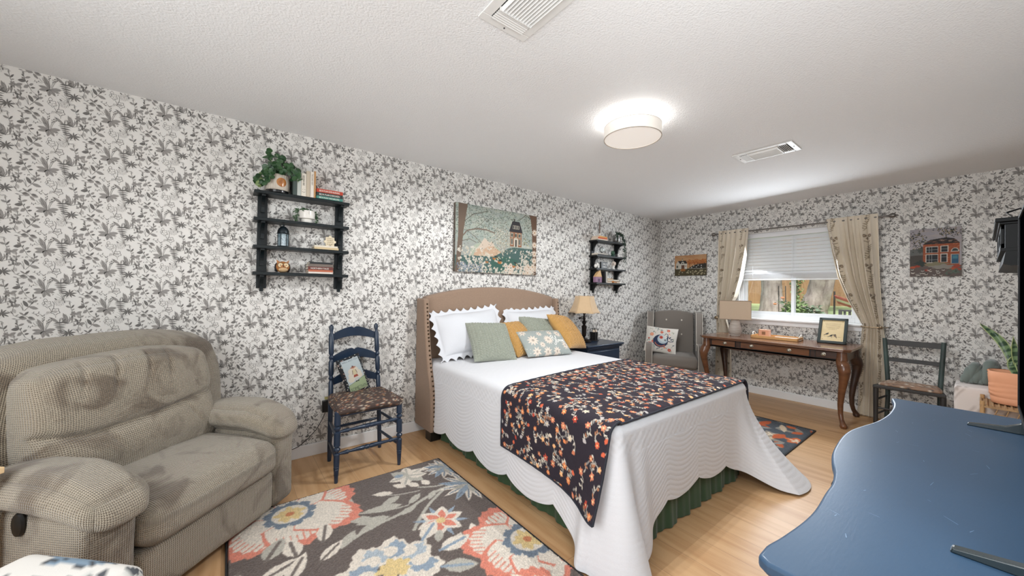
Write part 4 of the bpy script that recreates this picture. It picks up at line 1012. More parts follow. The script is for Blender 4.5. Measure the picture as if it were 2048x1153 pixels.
# dark floral quilt folded over the foot of the bed
YQ0, YQ1 = 1.05, 1.88; LD = .30
cv = Canvas(LD+.09+(BX1-BX0-.11)+.09+.30, YQ1-YQ0, .0033, '302a32')
cols = ('e08a58', 'd9694a', 'eab07c', 'd8c8b4', 'b9b2b0', 'd98a6a', 'b84a3a', 'e08a58', 'c87a5a')
pts = []
for _ in range(5000):
    x, y = random.uniform(0, cv.w), random.uniform(0, cv.h)
    if all((x-a)**2+(y-b_)**2 > .050**2 for a, b_ in pts): pts.append((x, y))
for x, y in pts:
    a = random.uniform(0, 6.28); q = [(x, y)]
    for _ in range(5): a += random.uniform(-.8, .8); q.append((q[-1][0]+.013*math.cos(a), q[-1][1]+.013*math.sin(a)))
    cv.line(q, .0036, 'b4ac9f')
    for k in range(1, 6, 1): cv.leaf(*q[k], a+random.choice((-1, 1))*1.1, .020, .009, random.choice(('bdb5a8', 'd6cdbd', '8e8a86', 'b07a5a')))
for x, y in pts:
    r_ = random.random(); c = random.choice(cols)
    if r_ < .62: cv.flower(x, y, random.uniform(.013, .020), random.choice((5, 6, 7)), c, 'f0d8a0' if c not in ('e8d8c0', 'efe6d8') else 'c08050', wd=.6, rot=random.random()*3)
    else: cv.leaf(x, y, random.uniform(0, 6.28), .026, .02, c)
def quilt_fn(X, Y):
    out = np.zeros(X.shape+(3,)); W_ = BX1-BX0; lift = .011
    top_w = W_-.11; arc = (.055+lift)*PI/2; x0 = LD; x1 = x0+arc; x2 = x1+top_w; x3 = x2+arc
    for i in range(X.shape[0]):
        a = X[i, 0]*((LD+2*arc+top_w+.30)/cv.w)
        for j in range(X.shape[1]):
            yw = YQ0+Y[i, j]; yw2 = yw+(.12*(a-x1)/top_w if a > x1 else 0)*(Y[i, j]/cv.h)
            qb = .0016*abs(math.sin(a*40+math.sin(Y[i, j]*42)))*1.0
            if a < x0:
                d = (x0-a); t_ = d/(BZ-.055-.12); s_ = BYH-yw
                k = math.exp(-((yw-1.0)/.14)**2); yy = yw+.03*k*d/LD; q1 = math.exp(-((s_-sC1)/.17)**2); o_ = .018*t_+.018+q1*(.13*t_**1.5+.03*t_**.8)+qb+.004*math.sin(yw*9)*t_
                p_ = (BX0-o_, yy+.075*(Y[i, j]/cv.h)*0-.02*t_, BZ-.055-d*(1+.22*math.exp(-((yw-1.05)/.35)**2)))
            elif a < x1: an = (1-(a-x0)/arc)*PI/2; R_ = .055+lift+qb; p_ = (BX0+.055-R_*math.sin(an)-.006*math.sin(an), yw, BZ-.055+R_*math.cos(an))
            elif a < x2:
                f_ = (a-x1)/top_w; x = BX0+.055+(a-x1); bulge = .010*math.sin((x-BX0)/W_*PI)*min(1, (yw-BYF)/.5)
                p_ = (x, yw2, BZ+lift+bulge+qb)
            elif a < x3: an = (a-x2)/arc*PI/2; R_ = .055+lift+qb; p_ = (BX1-.055+R_*math.sin(an)+.006*math.sin(an), yw2, BZ-.055+R_*math.cos(an))
            else: d = a-x3; p_ = (BX1+.024+.02*d/.4, yw2, BZ-.055-d)
            # foot edge sags over the mattress edge
            e_ = max(0, (BYF+.055-p_[1])/.055)
            z = p_[2]-(.055*(1-math.sqrt(max(0, 1-e_*e_))) if x1 < a < x2 else 0)
            out[i, j] = (p_[0], p_[1], z)
    return out
M_QUILT = mat('dark_floral_quilt', attr=True, rough=.9, bump=.35, bscale=90, spec=.25)
qu = cv.grid('floral_quilt', quilt_fn, M_QUILT); meta(qu, 'dark floral patchwork-print quilt laid across the foot of the bed', 'quilt')
m_ = qu.modifiers.new('cloth', 'SOLIDIFY'); m_.thickness = .007; m_.offset = -1
G = np.empty(cv.nx*cv.ny*3, np.float32); qu.data.vertices.foreach_get('co', G); G = G.reshape(cv.nx, cv.ny, 3)
M_BIND2 = mat('navy_binding', (38, 40, 50), .8)
s = MB(); s.tube([tuple(G[i, 0]+np.array((0, -.002, .001))) for i in range(0, cv.nx, 4)], .0055, 6); s.tube([tuple(G[i, -1]) for i in range(0, cv.nx, 4)], .0055, 6); s.tube([tuple(G[0, j]) for j in range(0, cv.ny, 4)], .0055, 6)
s.build('binding', M_BIND2, qu)

# pillows
M_SHAM = mat('white_sham_cotton', (212, 213, 217), .8, bump=.2, bscale=100)
sh = dict(nu=150, nv=110, scal=.032, flange=.06, pinch=.02, wr=.010)
pillow('bed_pillow', 0.78, 0.5, 0.17, M_SHAM, (1.805, 2.935, 0.905), math.radians(-27), math.radians(-1), 'white scallop-edged bed pillow behind the sage cushions, left one', 'pillow', 'white scallop-edged pillows', ry=math.radians(-5), seed=1, **sh)
pillow('bed_pillow', 0.76, 0.49, 0.17, M_SHAM, (2.61, 2.955, 0.9), math.radians(-25), math.radians(-3), 'white scallop-edged bed pillow against the right headboard wing', 'pillow', 'white scallop-edged pillows', ry=math.radians(-1), seed=2, **sh)
def knit(px, pz, amp):
    def f(X, Z):
        c = np.floor(X/px); u = X/px-c; sgn = np.where(c % 2 == 0, 1, -1)
        return amp*(np.abs(np.sin(PI*u))**.6)*(.62+.38*np.sin(2*PI*(Z/pz)+sgn*PI*u*1.2))
    return f
M_SAGE = mat('sage_knit', (146, 150, 136), .9, sheen=.3, bump=.3, bscale=200); M_MUST = mat('mustard_knit', (184, 140, 76), .85, sheen=.3, bump=.3, bscale=200)
kn = dict(nu=230, nv=230, wr=0, pinch=.05)
pillow('throw_pillow', 0.41, 0.41, 0.15, M_SAGE, (1.885, 2.725, 0.828), math.radians(-42), math.radians(-8), 'sage green knit cushion, the one leaning nearest the bed left side', 'pillow', 'knit cushions', ry=math.radians(3), disp=knit(.026, .022, .010), **kn)
pillow('throw_pillow', 0.4, 0.4, 0.15, M_MUST, (2.255, 2.79, 0.825), math.radians(-44), math.radians(16), 'mustard yellow knit cushion between the two sage cushions', 'pillow', 'knit cushions', ry=math.radians(0), disp=knit(.030, .022, .010), **kn)
pillow('throw_pillow', 0.42, 0.42, 0.15, M_SAGE, (2.555, 2.8, 0.845), math.radians(-43), math.radians(-4), 'sage green knit cushion behind the flowered lumbar pillow', 'pillow', 'knit cushions', ry=math.radians(9), disp=knit(.026, .022, .010), **kn)
pillow('throw_pillow', 0.43, 0.43, 0.17, M_MUST, (2.875, 2.735, 0.86), math.radians(-41), math.radians(24), 'mustard yellow knit cushion at the right end of the bed', 'pillow', 'knit cushions', ry=math.radians(9), disp=knit(.030, .022, .010), **kn)
cv = Canvas(.52, .30, .0026, '9aa09c')
for x, y, R, n in ((.10, .15, .062, 10), (.20, .22, .036, 8), (.27, .14, .056, 12), (.18, .09, .036, 9), (.33, .23, .036, 8), (.43, .22, .05, 9), (.10, .03, .05, 8), (.22, .02, .05, 9), (.33, .02, .045, 9), (.46, .08, .05, 9), (.04, .26, .04, 7), (.28, .29, .03, 8), (.50, .15, .03, 7)):
    cv.flower(x, y, R, n, 'd8cabb', 'a89c90', wd=.34, rot=.3)
for k in range(26): cv.ell(random.uniform(0, .52), random.uniform(0, .3), .004, .004, 'c8c8be')
def stroke(pts, w=.0048):
    out = []
    for i in range(len(pts)-1):
        p0, p1, p2, p3 = pts[max(i-1, 0)], pts[i], pts[i+1], pts[min(i+2, len(pts)-1)]
        for q in range(8):
            t_ = q/8; out.append(tuple(.5*((2*p1[k])+(-p0[k]+p2[k])*t_+(2*p0[k]-5*p1[k]+4*p2[k]-p3[k])*t_**2+(-p0[k]+3*p1[k]-3*p2[k]+p3[k])*t_**3) for k in (0, 1)))
    out.append(pts[-1]); cv.line(out, w, 'f2efe6')
stroke([(.318, .185), (.322, .15), (.324, .125)]); stroke([(.312, .178), (.330, .192), (.345, .180), (.330, .162), (.350, .150), (.350, .118), (.330, .098), (.322, .085), (.335, .080), (.352, .10), (.366, .14)])
stroke([(.366, .14), (.378, .175), (.372, .185), (.368, .15), (.372, .105), (.382, .12)]); 
for q in range(2): stroke([(.386+q*.026, .128), (.394+q*.026, .140), (.402+q*.026, .130), (.394+q*.026, .118), (.386+q*.026, .126), (.39+q*.026, .138), (.41+q*.026, .136)])
stroke([(.438, .118), (.442, .142), (.446, .122), (.452, .144), (.457, .122), (.464, .150), (.466, .115), (.478, .13)])
pillow('throw_pillow', 0.52, 0.3, 0.12, M_PRINT, (2.425, 2.6, 0.79), math.radians(-47), math.radians(-5), 'grey lumbar pillow with cream daisies reading Bloom, in front of the others', 'pillow', ry=math.radians(1), canvas=cv, pinch=.03)

# ------------------------------------------------------------ nightstand, lamp, caddy
NSX0, NSX1, NSY0, NSY1 = 3.19, 3.86, 2.705, 3.14
ns = thing('nightstand', 'navy blue nightstand between the bed and the grey armchair', 'nightstand', ((NSX0+NSX1)/2, (NSY0+NSY1)/2, 0))
hw, hd = (NSX1-NSX0)/2, (NSY1-NSY0)/2
s = MB(); s.bb(-hw, hw, -hd, hd, .655, .68); s.bb(-hw+.018, hw-.018, -hd+.014, hd-.005, .632, .655); s.build('top', M_NAVY, ns, bevel=.008, seg=3)
s = MB(); s.bb(-hw+.04, hw-.04, -hd+.04, hd-.02, .10, .632); s.build('body', M_NAVY, ns, bevel=.003)
for z0, z1 in ((.42, .60), (.14, .40)):
    d = MB().bb(-hw+.06, hw-.06, -hd+.025, -hd+.04, z0, z1).build('drawer', M_NAVY, ns, bevel=.004)
    MB().lathe([(.006, 0), (.014, .012), (.014, .02), (.004, .026)], (0, -hd+.025, (z0+z1)/2), 16, (0, -1, 0)).build('knob', M_BLK, d)
for x in (-hw+.06, hw-.06):
    for y in (-hd+.06, hd-.04): MB().bb(x-.02, x+.02, y-.02, y+.02, 0, .10).build('leg', M_NAVY, ns, bevel=.003)
M_BRONZE = mat('dark_bronze', (34, 28, 26), .35, metal=.6); M_TANSH = mat('tan_faux_silk', (206, 176, 138), .7, var=.06, vscale=9, sheen=.3)
t = thing('table_lamp', 'dark swing-arm table lamp with a tan bell shade on the nightstand', 'lamp', (3.44, 2.985, .681))
MB().lathe([(.085, 0), (.088, .010), (.078, .020), (.060, .030), (.045, .036), (.022, .045)], n=32).build('base', M_BRONZE, t)
MB().lathe([(.016, .04), (.014, .06), (.026, .075), (.028, .15), (.032, .19), (.020, .20), (.014, .21), (.024, .225), (.026, .245), (.012, .26), (.018, .285), (.012, .30), (.009, .33), (.009, .37), (.014, .375), (.014, .40)], n=24).build('column', M_BRONZE, t)
s = MB(); s.tube([(0, 0, .282), (-.11, -.03, .288), (-.115, -.03, .300), (0, 0, .306)], .0055, 8); s.ball((-.118, -.03, .293), .015, 6); s.build('swing_arm', M_BRONZE, t)
s = MB(); s.lathe([(.016, 0), (.018, .01), (.018, .045), (.010, .055)], (0, 0, .335), 16); s.tube([(0, 0, .38), (0, 0, .575)], .004, 8); s.tube([(.018, 0, .358), (.032, 0, .358)], .004, 6); s.build('socket', M_BRONZE, t)
# bell shade with six panels and bowed edges
prof = [(.192, .35), (.174, .375), (.155, .41), (.138, .45), (.124, .49), (.114, .53), (.110, .56)]; K = 6; nn_ = 8; V = []; Fs_ = []
for R_, z in prof:
    for k in range(K):
        a0, a1 = 2*PI*k/K+.2, 2*PI*(k+1)/K+.2
        for q in range(nn_):
            f_ = q/nn_; x = R_*(math.cos(a0)*(1-f_)+math.cos(a1)*f_); y = R_*(math.sin(a0)*(1-f_)+math.sin(a1)*f_); dz = -.010*math.sin(PI*f_)*(1 if z < .4 else 0)+.006*math.sin(PI*f_)*(z > .55)
            V.append((x, y, z-dz*.5))
npm = K*nn_; Fs_ = gridfaces(len(prof), npm, wrap=True)
shd = npmesh('lamp_shade', np.array(V), Fs_, M_TANSH, t, smooth=False); q_ = shd.modifiers.new('t', 'SOLIDIFY'); q_.thickness = .003
s = MB()
for k in range(K):
    a = 2*PI*k/K+.2; s.tube([(R_*math.cos(a)*1.004, R_*math.sin(a)*1.004, z) for R_, z in prof], .0025, 6)
s.build('shade_ribs', mat('shade_trim', (150, 118, 84), .7), t)
s = MB(); s.ball((0, 0, .585), .009, 6); s.build('finial', M_BRONZE, t)
t = thing('napkin_caddy', 'small black scroll-wire caddy behind the lamp on the nightstand', 'caddy', (3.655, 3.01, .681))
s = MB(); s.lathe([(.062, 0), (.066, .003), (.062, .006)], n=24); s.build('base', M_IRON, t)
s = MB()
for k in range(9):
    a = 2*PI*k/9; s.bb(0, 0, 0, 0, 0, 0) if 0 else s.lathe([(.012, 0), (.015, .10)], (.036*math.cos(a), .036*math.sin(a), .006), 8)
s.build('cup', M_BLK, t)
s = MB()
for a in (0, 2.1, 4.2):
    c, q = math.cos(a), math.sin(a); s.tube([(c*.05, q*.05, .0), (c*.062, q*.062, .05), (c*.05, q*.05, .11), (c*.035, q*.035, .145), (c*.015, q*.015, .15), (c*.01, q*.01, .13), (c*.028, q*.028, .12)], .0035, 6)
s.build('scroll_wire', M_IRON, t)
M_TWINE = mat('cream_paper', (226, 206, 184), .8)
s = MB()
for x in (-.018, .020): s.ball((x, -.012, .115), .017, 8, sc=(1, .8, 1.2))
s.build('paper_roll', M_TWINE, t)

# ------------------------------------------------------------ wall shelves
M_SHELF = mat('black_green_painted_wood', (9, 20, 23), .42, var=.15, vscale=10, spec=.35)
def wall_shelf(x0, x1, label, m, zs, z_bot, ux, zt=None):
    t = thing('wall_shelf', label, 'shelf', ((x0+x1)/2, 3.165, 0), 0, 'four-tier black wall shelves'); cx = (x0+x1)/2
    for x in ux:
        MB().bb(x-.030-cx, x+.030-cx, -.022, -.002, z_bot, zs[0]-.02).build('upright', m, t, bevel=.002, smooth=0)
    for z in zs:
        sh_ = MB().bb(x0-cx, x1-cx, -.137, -.002, z-.021, z).build('shelf_board', m, t, bevel=.002, smooth=0)
        for x in ux:
            arc_ = [(0, 0), (-.095, 0)]+[(-.095+.073*math.sin(a)-.0, -.012-.088*(1-math.cos(a))) for a in np.linspace(0, PI/2, 8)]+[(-.022, -.115), (0, -.115)]
            MB().prism([(-.022+a_, z-.021+b_) for a_, b_ in arc_], .022, (x-cx, 0, 0), ax=(0, 1, 0), ay=(0, 0, 1)).build('bracket', m, t, smooth=0)
    return t
ZS1 = (1.952, 1.766, 1.576, 1.393); ZS2 = (1.962, 1.768, 1.598, 1.412)
wall_shelf(.134, .742, 'four-tier black wall shelf with a trailing plant on top, above the navy chair', M_SHELF, ZS1, 1.28, (.190, .695))
M_SHELF2 = mat('black_painted_wood', (11, 14, 14), .45, spec=.35)
wall_shelf(3.715, 4.335, 'four-tier black wall shelf to the right of the meadow painting', M_SHELF2, ZS2, 1.31, (3.775, 4.275))
PAPER = mat('book_pages', (226, 216, 198), .85)
BM = {}
def bookmat(c, rough=.6): return mat('book_cover_'+''.join('%02x' % v for v in c), c, rough)
def book(cx, y, z, w, h, d, c, label, group, lying=False, rz=0, title=None, tc=(235, 230, 220), tilt=0, tw=None, c2=None, cat='book'):
    """standing: w thick (x), h tall (z), d deep (y). lying: w long (x), h thick (z)"""
    t = thing('book', label, cat, (cx, y, z), rz, group, rot=(0, tilt, rz)); m = bookmat(c)
    if not lying:
        s = MB(); s.bb(-w/2, -w/2+.002, -d/2, d/2, 0, h); s.bb(w/2-.002, w/2, -d/2, d/2, 0, h); s.bb(-w/2, w/2, -d/2-.001, -d/2+.002, 0, h); s.build('cover', m, t, bevel=.0008, smooth=0)
        MB().bb(-w/2+.002, w/2-.002, -d/2+.002, d/2-.003, .003, h-.003).build('pages', PAPER, t, smooth=0)
        if title: textmesh('title', title, min(w*.62, .016), mat('title_%d%d%d' % tc, tc, .6), t, Matrix.Translation((.004, -d/2-.0015, h*.90)) @ Matrix.Rotation(PI/2, 4, 'Y') @ Matrix.Rotation(PI/2, 4, 'X') if 0 else Matrix(((0, 1, 0, -w*.2), (0, 0, -1, -d/2-.0015), (-1, 0, 0, h*.92), (0, 0, 0, 1))), width=tw or h*.7)
    else:
        s = MB(); s.bb(-w/2, w/2, -d/2, d/2, 0, .002); s.bb(-w/2, w/2, -d/2, d/2, h-.002, h); s.bb(-w/2, w/2, -d/2-.001, -d/2+.002, 0, h); s.build('cover', m, t, bevel=.0008, smooth=0)
        MB().bb(-w/2+.003, w/2-.003, -d/2+.002, d/2-.003, .002, h-.002).build('pages', PAPER, t, smooth=0)
        if title: textmesh('title', title, h*.72, mat('title_%d%d%d' % tc, tc, .6), t, Matrix(((1, 0, 0, -w*.40), (0, 0, -1, -d/2-.0015), (0, 1, 0, h*.22), (0, 0, 0, 1))), width=tw or w*.75)
    return t
z = ZS1[0]+.0005
up = [(.3725, .024, .165, (62, 74, 70), 'dark', None, 'dark green upright book right beside the ribbed plant pot', None),
      (.398, .024, .160, (178, 182, 176), 'grey', None, 'pale grey marbled upright book on the top shelf next to the dark one', None),
      (.4270, .031, .165, (218, 210, 196), 'face', 'SAM DEAR HERE', 'cream upright book with a smiling face on its spine', (70, 66, 60)),
      (.4560, .024, .188, (190, 176, 156), 'tan', None, 'taupe rounded-spine book in the middle of the upright row', None),
      (.4810, .022, .188, (222, 214, 202), 'white', 'THE DUKE HEIST', 'white upright book with lettering down its narrow spine', (110, 96, 84)),
      (.4990, .012, .196, (186, 140, 92), 'brown', None, 'thin tan-orange upright book touching the red book stack', None)]
for x, w, h, c, k, ti, lb, tc in up:
    b_ = book(x, 3.095, z, w, h, .13, c, lb, 'upright books on the left wall shelf', title=ti, tc=tc or (230, 230, 220), tw=h*.45 if ti else None)
    if k == 'face':
        s = MB(); s.ball((-.006, -.0665, .048), .0018, 4); s.ball((.008, -.0665, .048), .0018, 4); s.tube([(-.009, -.0665, .034), (-.004, -.0665, .028), (.003, -.0665, .027), (.010, -.0665, .033)], .0009, 4); s.build('face_drawing', M_BLK, b_)
stk = [(0, .020, (64, 128, 116), 'BELVA PLAIN THE CAROUSEL', 'teal book at the bottom of the red book stack'), (.0205, .026, (34, 48, 46), 'BELVA PLAIN EVERGREEN', 'dark green book under the red one on the top shelf'), (.047, .026, (176, 58, 34), 'BELVA PLAIN EDEN BURNING', 'red-orange book lying on top of the dark one, top shelf')]
for dz, h, c, ti, lb in stk:
    book(.600, 3.09, z+dz, .182, h, .13, c, lb, 'lying books on the top of the left wall shelf', lying=True, title=ti, tw=.14)
# trailing plant in ribbed pot
def vine_leaf_set(mb, pts, r, size, n, rnd, droop=0):
    for _ in range(n):
        k = rnd.random()*(len(pts)-1.001); i = int(k); f_ = k-i; p = Vector(pts[i]).lerp(Vector(pts[i+1]), f_)
        p += Vector((rnd.uniform(-r, r), rnd.uniform(-r, r), rnd.uniform(-r, r))); R = rotm(rnd.uniform(.5, 2.2), rnd.uniform(-.7, .7), rnd.uniform(-.6, .6)+(PI if rnd.random() < .2 else 0)); s = size*rnd.uniform(.7, 1.25)
        ring_ = [Vector((0, 0, 0))]+[Vector((.5*math.sin(a)*(1-.15*math.cos(a)), .5-.5*math.cos(a), .06*math.sin(a)**2)) for a in np.linspace(.5, 2*PI-.5, 9)]
        mb.add([p+R @ q*s for q in ring_], [tuple(range(10))])
M_LF1 = mat('deep_green_leaf', (30, 62, 36), .4, rgb2=(62, 98, 56), vscale=26); M_LF2 = mat('light_leaf', (124, 148, 92), .45, rgb2=(150, 162, 116), vscale=30)
M_RIB = mat('ribbed_cream_ceramic', (196, 186, 172), .6, var=.08, vscale=30); M_GLAZE = mat('amber_glaze', (190, 124, 52), .15, rgb2=(140, 78, 28), vscale=40, coat=1)
t = thing('potted_plant', 'round-leaved trailing plant in a ribbed cream pot with an amber oval, top shelf', 'potted plant', (.272, 3.095, ZS1[0]+.0005))
n_ = 120; V = []
prf = [(.045, 0), (.066, .004), (.067, .018), (.0695, .020), (.073, .022), (.074, .075), (.071, .126), (.068, .130), (.062, .130), (.060, .10)]
mb = MB(); mb.lathe(prf[:3]+[(.060, .018)], n=48); mb.build('pot_base', mat('black_glaze', (24, 24, 26), .2), t)
for R_, z_ in prf[3:]:
    for j in range(n_): a = 2*PI*j/n_; rr_ = R_*(1+.012*(1 if (j//2) % 2 else -1)*(z_ < .129)); V.append((rr_*math.cos(a), rr_*math.sin(a), z_))
npmesh('pot', np.array(V), gridfaces(len(prf)-3, n_, wrap=True), M_RIB, t)
MB().lathe([(.001, .112), (.06, .115)], n=24, caps=False).build('soil', mat('soil', (52, 40, 32), .95), t)
V = []
for i in range(13):
    for j in range(13):
        u_, v_ = i/6-1, j/6-1; r__ = max(abs(u_), abs(v_)); l = math.hypot(u_, v_) or 1; u2, v2 = u_*r__/l, v_*r__/l; a = -PI/2+.25+u2*.42
        V.append(((.0755+.002*(1-u2*u2-v2*v2))*math.cos(a), (.0755+.002*(1-u2*u2-v2*v2))*math.sin(a), .072+v2*.032))
npmesh('amber_oval', np.array(V), gridfaces(13, 13), M_GLAZE, t)
rd = random.Random(5)
stems = [[(0, 0, .12), (-.03, -.01, .17), (-.07, -.02, .16), (-.10, -.03, .10), (-.11, -.035, .03)], [(0, 0, .12), (-.02, 0, .20), (-.05, 0, .25), (-.06, 0, .27)], [(0, 0, .12), (0, 0, .20), (.01, 0, .25), (-.01, 0, .28)],
         [(0, 0, .12), (.05, -.02, .19), (.09, -.02, .19), (.12, -.03, .14), (.135, -.04, .08)], [(0, 0, .12), (.03, .01, .21), (.06, .01, .23)], [(0, 0, .12), (-.03, -.04, .15), (-.05, -.075, .12), (-.055, -.085, .06)], [(0, 0, .12), (.06, -.04, .16), (.10, -.06, .14), (.12, -.07, .09)], [(0, 0, .13), (.02, -.05, .155), (.03, -.07, .13)]]
sm = MB()
for s_ in stems: sm.tube(s_, .0018, 5)
sm.build('stems', M_LF2, t)
for k, s_ in enumerate(stems):
    mb = MB(); vine_leaf_set(mb, s_[1:] if k not in (1, 2, 4) else s_, .022, .034, 26 if k in (0, 3, 5, 6) else 15, rd); mb.build('leaf_cluster', M_LF1 if k % 4 else M_LF1, t, smooth=0)
mb = MB(); vine_leaf_set(mb, [(-.10, -.03, .10), (-.115, -.035, .02)], .015, .026, 10, rd); mb.build('leaf_cluster', M_LF2, t, smooth=0)
# white pot with string plant
M_WCER = mat('white_ceramic', (226, 222, 214), .25)
t = thing('potted_plant', 'small white face pot with trailing string plant on the second shelf', 'potted plant', (.458, 3.085, ZS1[1]+.0005))
MB().lathe([(.034, 0), (.036, .003), (.036, .024), (.034, .026), (.052, .032), (.0545, .045), (.0555, .075), (.054, .088), (.049, .088), (.047, .06)], n=40).build('pot', M_WCER, t)
s = MB(); s.tube([(.004, -.0555, .082), (.004, -.060, .060), (.008, -.0565, .060)], .0022, 6); s.tube([(-.002, -.0553, .046), (.012, -.0545, .046)], .0010, 5); s.build('face_relief', M_WCER, t)
def beads(mb, pts, n, size, rd, r=.006):
    for _ in range(n):
        k = rd.random()*(len(pts)-1.001); i = int(k); p = Vector(pts[i]).lerp(Vector(pts[i+1]), k-i)+Vector((rd.uniform(-r, r), rd.uniform(-r, r), rd.uniform(-r, r)))
        R = rotm(rd.uniform(0, 3), rd.uniform(0, 3), rd.uniform(0, 3)); s = size*rd.uniform(.7, 1.2); mb.add([p+R @ Vector(q)*s for q in ((0, 0, 0), (.35, .5, .15), (0, 1, 0), (-.35, .5, .15))], [(0, 1, 2, 3)])
for pts in ([(-.03, 0, .09), (-.06, -.01, .095), (-.075, -.015, .07), (-.078, -.015, .02), (-.075, -.015, .004)], [(-.04, -.01, .09), (-.066, -.03, .08), (-.068, -.035, .03), (-.066, -.035, .006)], [(.03, 0, .09), (.058, -.005, .085), (.066, -.008, .05), (.067, -.008, .008)], [(.03, -.02, .088), (.058, -.02, .08), (.062, -.02, .04), (.062, -.02, .006)], [(-.045, -.01, .092), (-.02, -.035, .098), (-.03, -.05, .082)], [(-.03, .02, .09), (.01, .01, .10), (.04, 0, .092)]):
    mb = MB(); mb.tube(pts, .0012, 4); beads(mb, pts, 46, .013, rd); mb.build('vine', M_LF1, t, smooth=0)
# lantern
M_LANT = mat('black_lantern_metal', (24, 34, 40), .4, metal=.3)
m = bpy.data.materials.new('lantern_glass'); m.use_nodes = True; p_ = m.node_tree.nodes['Principled BSDF']; p_.inputs['Base Color'].default_value = (*lin((120, 148, 160)), 1); p_.inputs['Roughness'].default_value = .1; p_.inputs['Alpha'].default_value = .55; M_LGL = m
t = thing('lantern', 'small black domed lantern with glass panes on the third shelf', 'lantern', (.312, 3.085, ZS1[2]+.0005))
s = MB(); s.lathe([(.035, 0), (.036, .004), (.034, .008)], n=6); s.lathe([(.040, .094), (.041, .097), (.038, .100)], n=6)
for k in range(6): a = 2*PI*k/6; s.tube([(.033*math.cos(a), .033*math.sin(a), .006), (.033*math.cos(a), .033*math.sin(a), .096)], .0028, 6)
s.build('cage', M_LANT, t)
for k in range(6):
    a0, a1 = 2*PI*k/6, 2*PI*(k+1)/6; r_ = .032
    MB().band([(r_*math.cos(a0), r_*math.sin(a0), .008), (r_*math.cos(a1), r_*math.sin(a1), .008)], [(r_*math.cos(a0), r_*math.sin(a0), .094), (r_*math.cos(a1), r_*math.sin(a1), .094)]).build('glass_pane', M_LGL, t, smooth=0)
MB().lathe([(.037, .100), (.036, .115), (.029, .132), (.016, .146), (.006, .150), (.006, .156), (.008, .160), (.002, .165)], n=12).build('dome', M_LANT, t)
# books and inscribed block, third shelf
z = ZS1[2]+.0005
book(.585, 3.085, z, .165, .015, .12, (198, 178, 140), 'tan book lying lowest on the third shelf of the left unit', 'pair of thin books on the third shelf', lying=True)
book(.582, 3.085, z+.0155, .160, .013, .118, (216, 206, 188), 'cream book lying under the carved heart block', 'pair of thin books on the third shelf', lying=True)
M_PLAQ = mat('cream_carved_wood', (222, 208, 180), .7)
t = thing('puzzle_plaque', 'cream puzzle-shaped block with small lettering standing on two thin books', 'ornament', (.618, 3.085, z+.029))
pl2 = [(-.03, 0), (-.01, 0), (-.006, .010), (.006, .010), (.01, 0), (.03, 0), (.03, .026), (.042, .030), (.042, .044), (.03, .048), (.03, .072), (.01, .072), (.008, .084), (-.008, .084), (-.01, .072), (-.03, .072), (-.03, .048), (-.042, .044), (-.042, .030), (-.03, .026)]
MB().prism(pl2, .018, (0, 0, 0)).build('block', M_PLAQ, t, bevel=.002)
for k, tx in enumerate(('LOVE IS', 'PATIENT', 'LOVE IS', 'KIND')): textmesh('lettering', tx, .012, mat('brown_lettering', (120, 96, 66), .8), t, Matrix(((1, 0, 0, -.022), (0, 0, -1, -.0095), (0, 1, 0, .056-k*.014), (0, 0, 0, 1))), width=.044)
# owl
M_OWL = mat('honey_wood', (186, 124, 66), .5, rgb2=(150, 92, 44), vscale=30); M_OWLC = mat('cream_wood', (226, 200, 158), .6)
t = thing('owl_figurine', 'round brown wooden owl with big eyes on the lowest shelf', 'figurine', (.312, 3.085, ZS1[3]+.0005))
s = MB(); s.ball((0, 0, .040), .044, 14, sc=(1, .72, .93)); s.build('body', M_OWL, t)
s = MB(); s.ball((-.034, .006, .036), .028, 10, sc=(.55, .7, 1.15)); s.ball((.034, .006, .036), .028, 10, sc=(.55, .7, 1.15)); s.build('wings', mat('dark_wing', (40, 34, 34), .5), t)
s = MB(); s.ball((.001, -.010, .026), .032, 10, sc=(1, .72, .72)); s.build('belly', M_OWLC, t)
s = MB()
for k in range(4): s.tube([(-.020, -.0335+.001*k, .034-k*.007), (.001, -.0345, .032-k*.007), (.022, -.0335, .034-k*.007)], .0009, 4)
s.build('feather_marks', M_OWL, t)
s = MB()
for x in (-.016, .018): s.lathe([(.001, 0), (.0155, 0), (.0155, .003), (.001, .004)], (x, -.026, .052), 20, (0, -1, 0))
s.build('eye', M_OWLC, t)
s = MB()
for x in (-.016, .018): s.lathe([(.0155, 0), (.0175, .0), (.0175, .004), (.0155, .004)], (x, -.027, .052), 20, (0, -1, 0), caps=False); s.ball((x, -.031, .052), .0032, 5)
s.ball((.001, -.034, .044), .004, 5, sc=(.7, 1, 1.6)); s.build('eye_ring', M_BLK, t)
s = MB()
for sx in (-1, 1): s.add([(sx*.004, -.026, .064), (sx*.040, -.004, .092), (sx*.034, -.012, .060), (sx*.020, .012, .070)], [(0, 1, 2), (0, 3, 1), (1, 3, 2), (0, 2, 3)])
s.build('ear_tufts', M_OWL, t)
z = ZS1[3]+.0005
for w, h, c, ti, lb in ((.165, .013, (214, 204, 194), None, 'white book at the bottom of the lowest shelf stack'), (.165, .014, (180, 100, 70), None, 'orange-brown book second from bottom on the lowest shelf'), (.170, .022, (98, 50, 44), 'NORTHERN TALES', 'dark red book with white lettering in the lowest shelf stack'), (.165, .020, (110, 98, 90), None, 'grey-brown book under the black notebook, lowest shelf')):
    book(.548, 3.085, z, w, h, .125, c, lb, 'book stack on the lowest shelf', lying=True, title=ti, tw=.12); z += h+.0006
book(.550, 3.085, z, .155, .014, .12, (28, 32, 34), 'black notebook on top of the lowest shelf stack', 'book stack on the lowest shelf', lying=True, rz=.03)

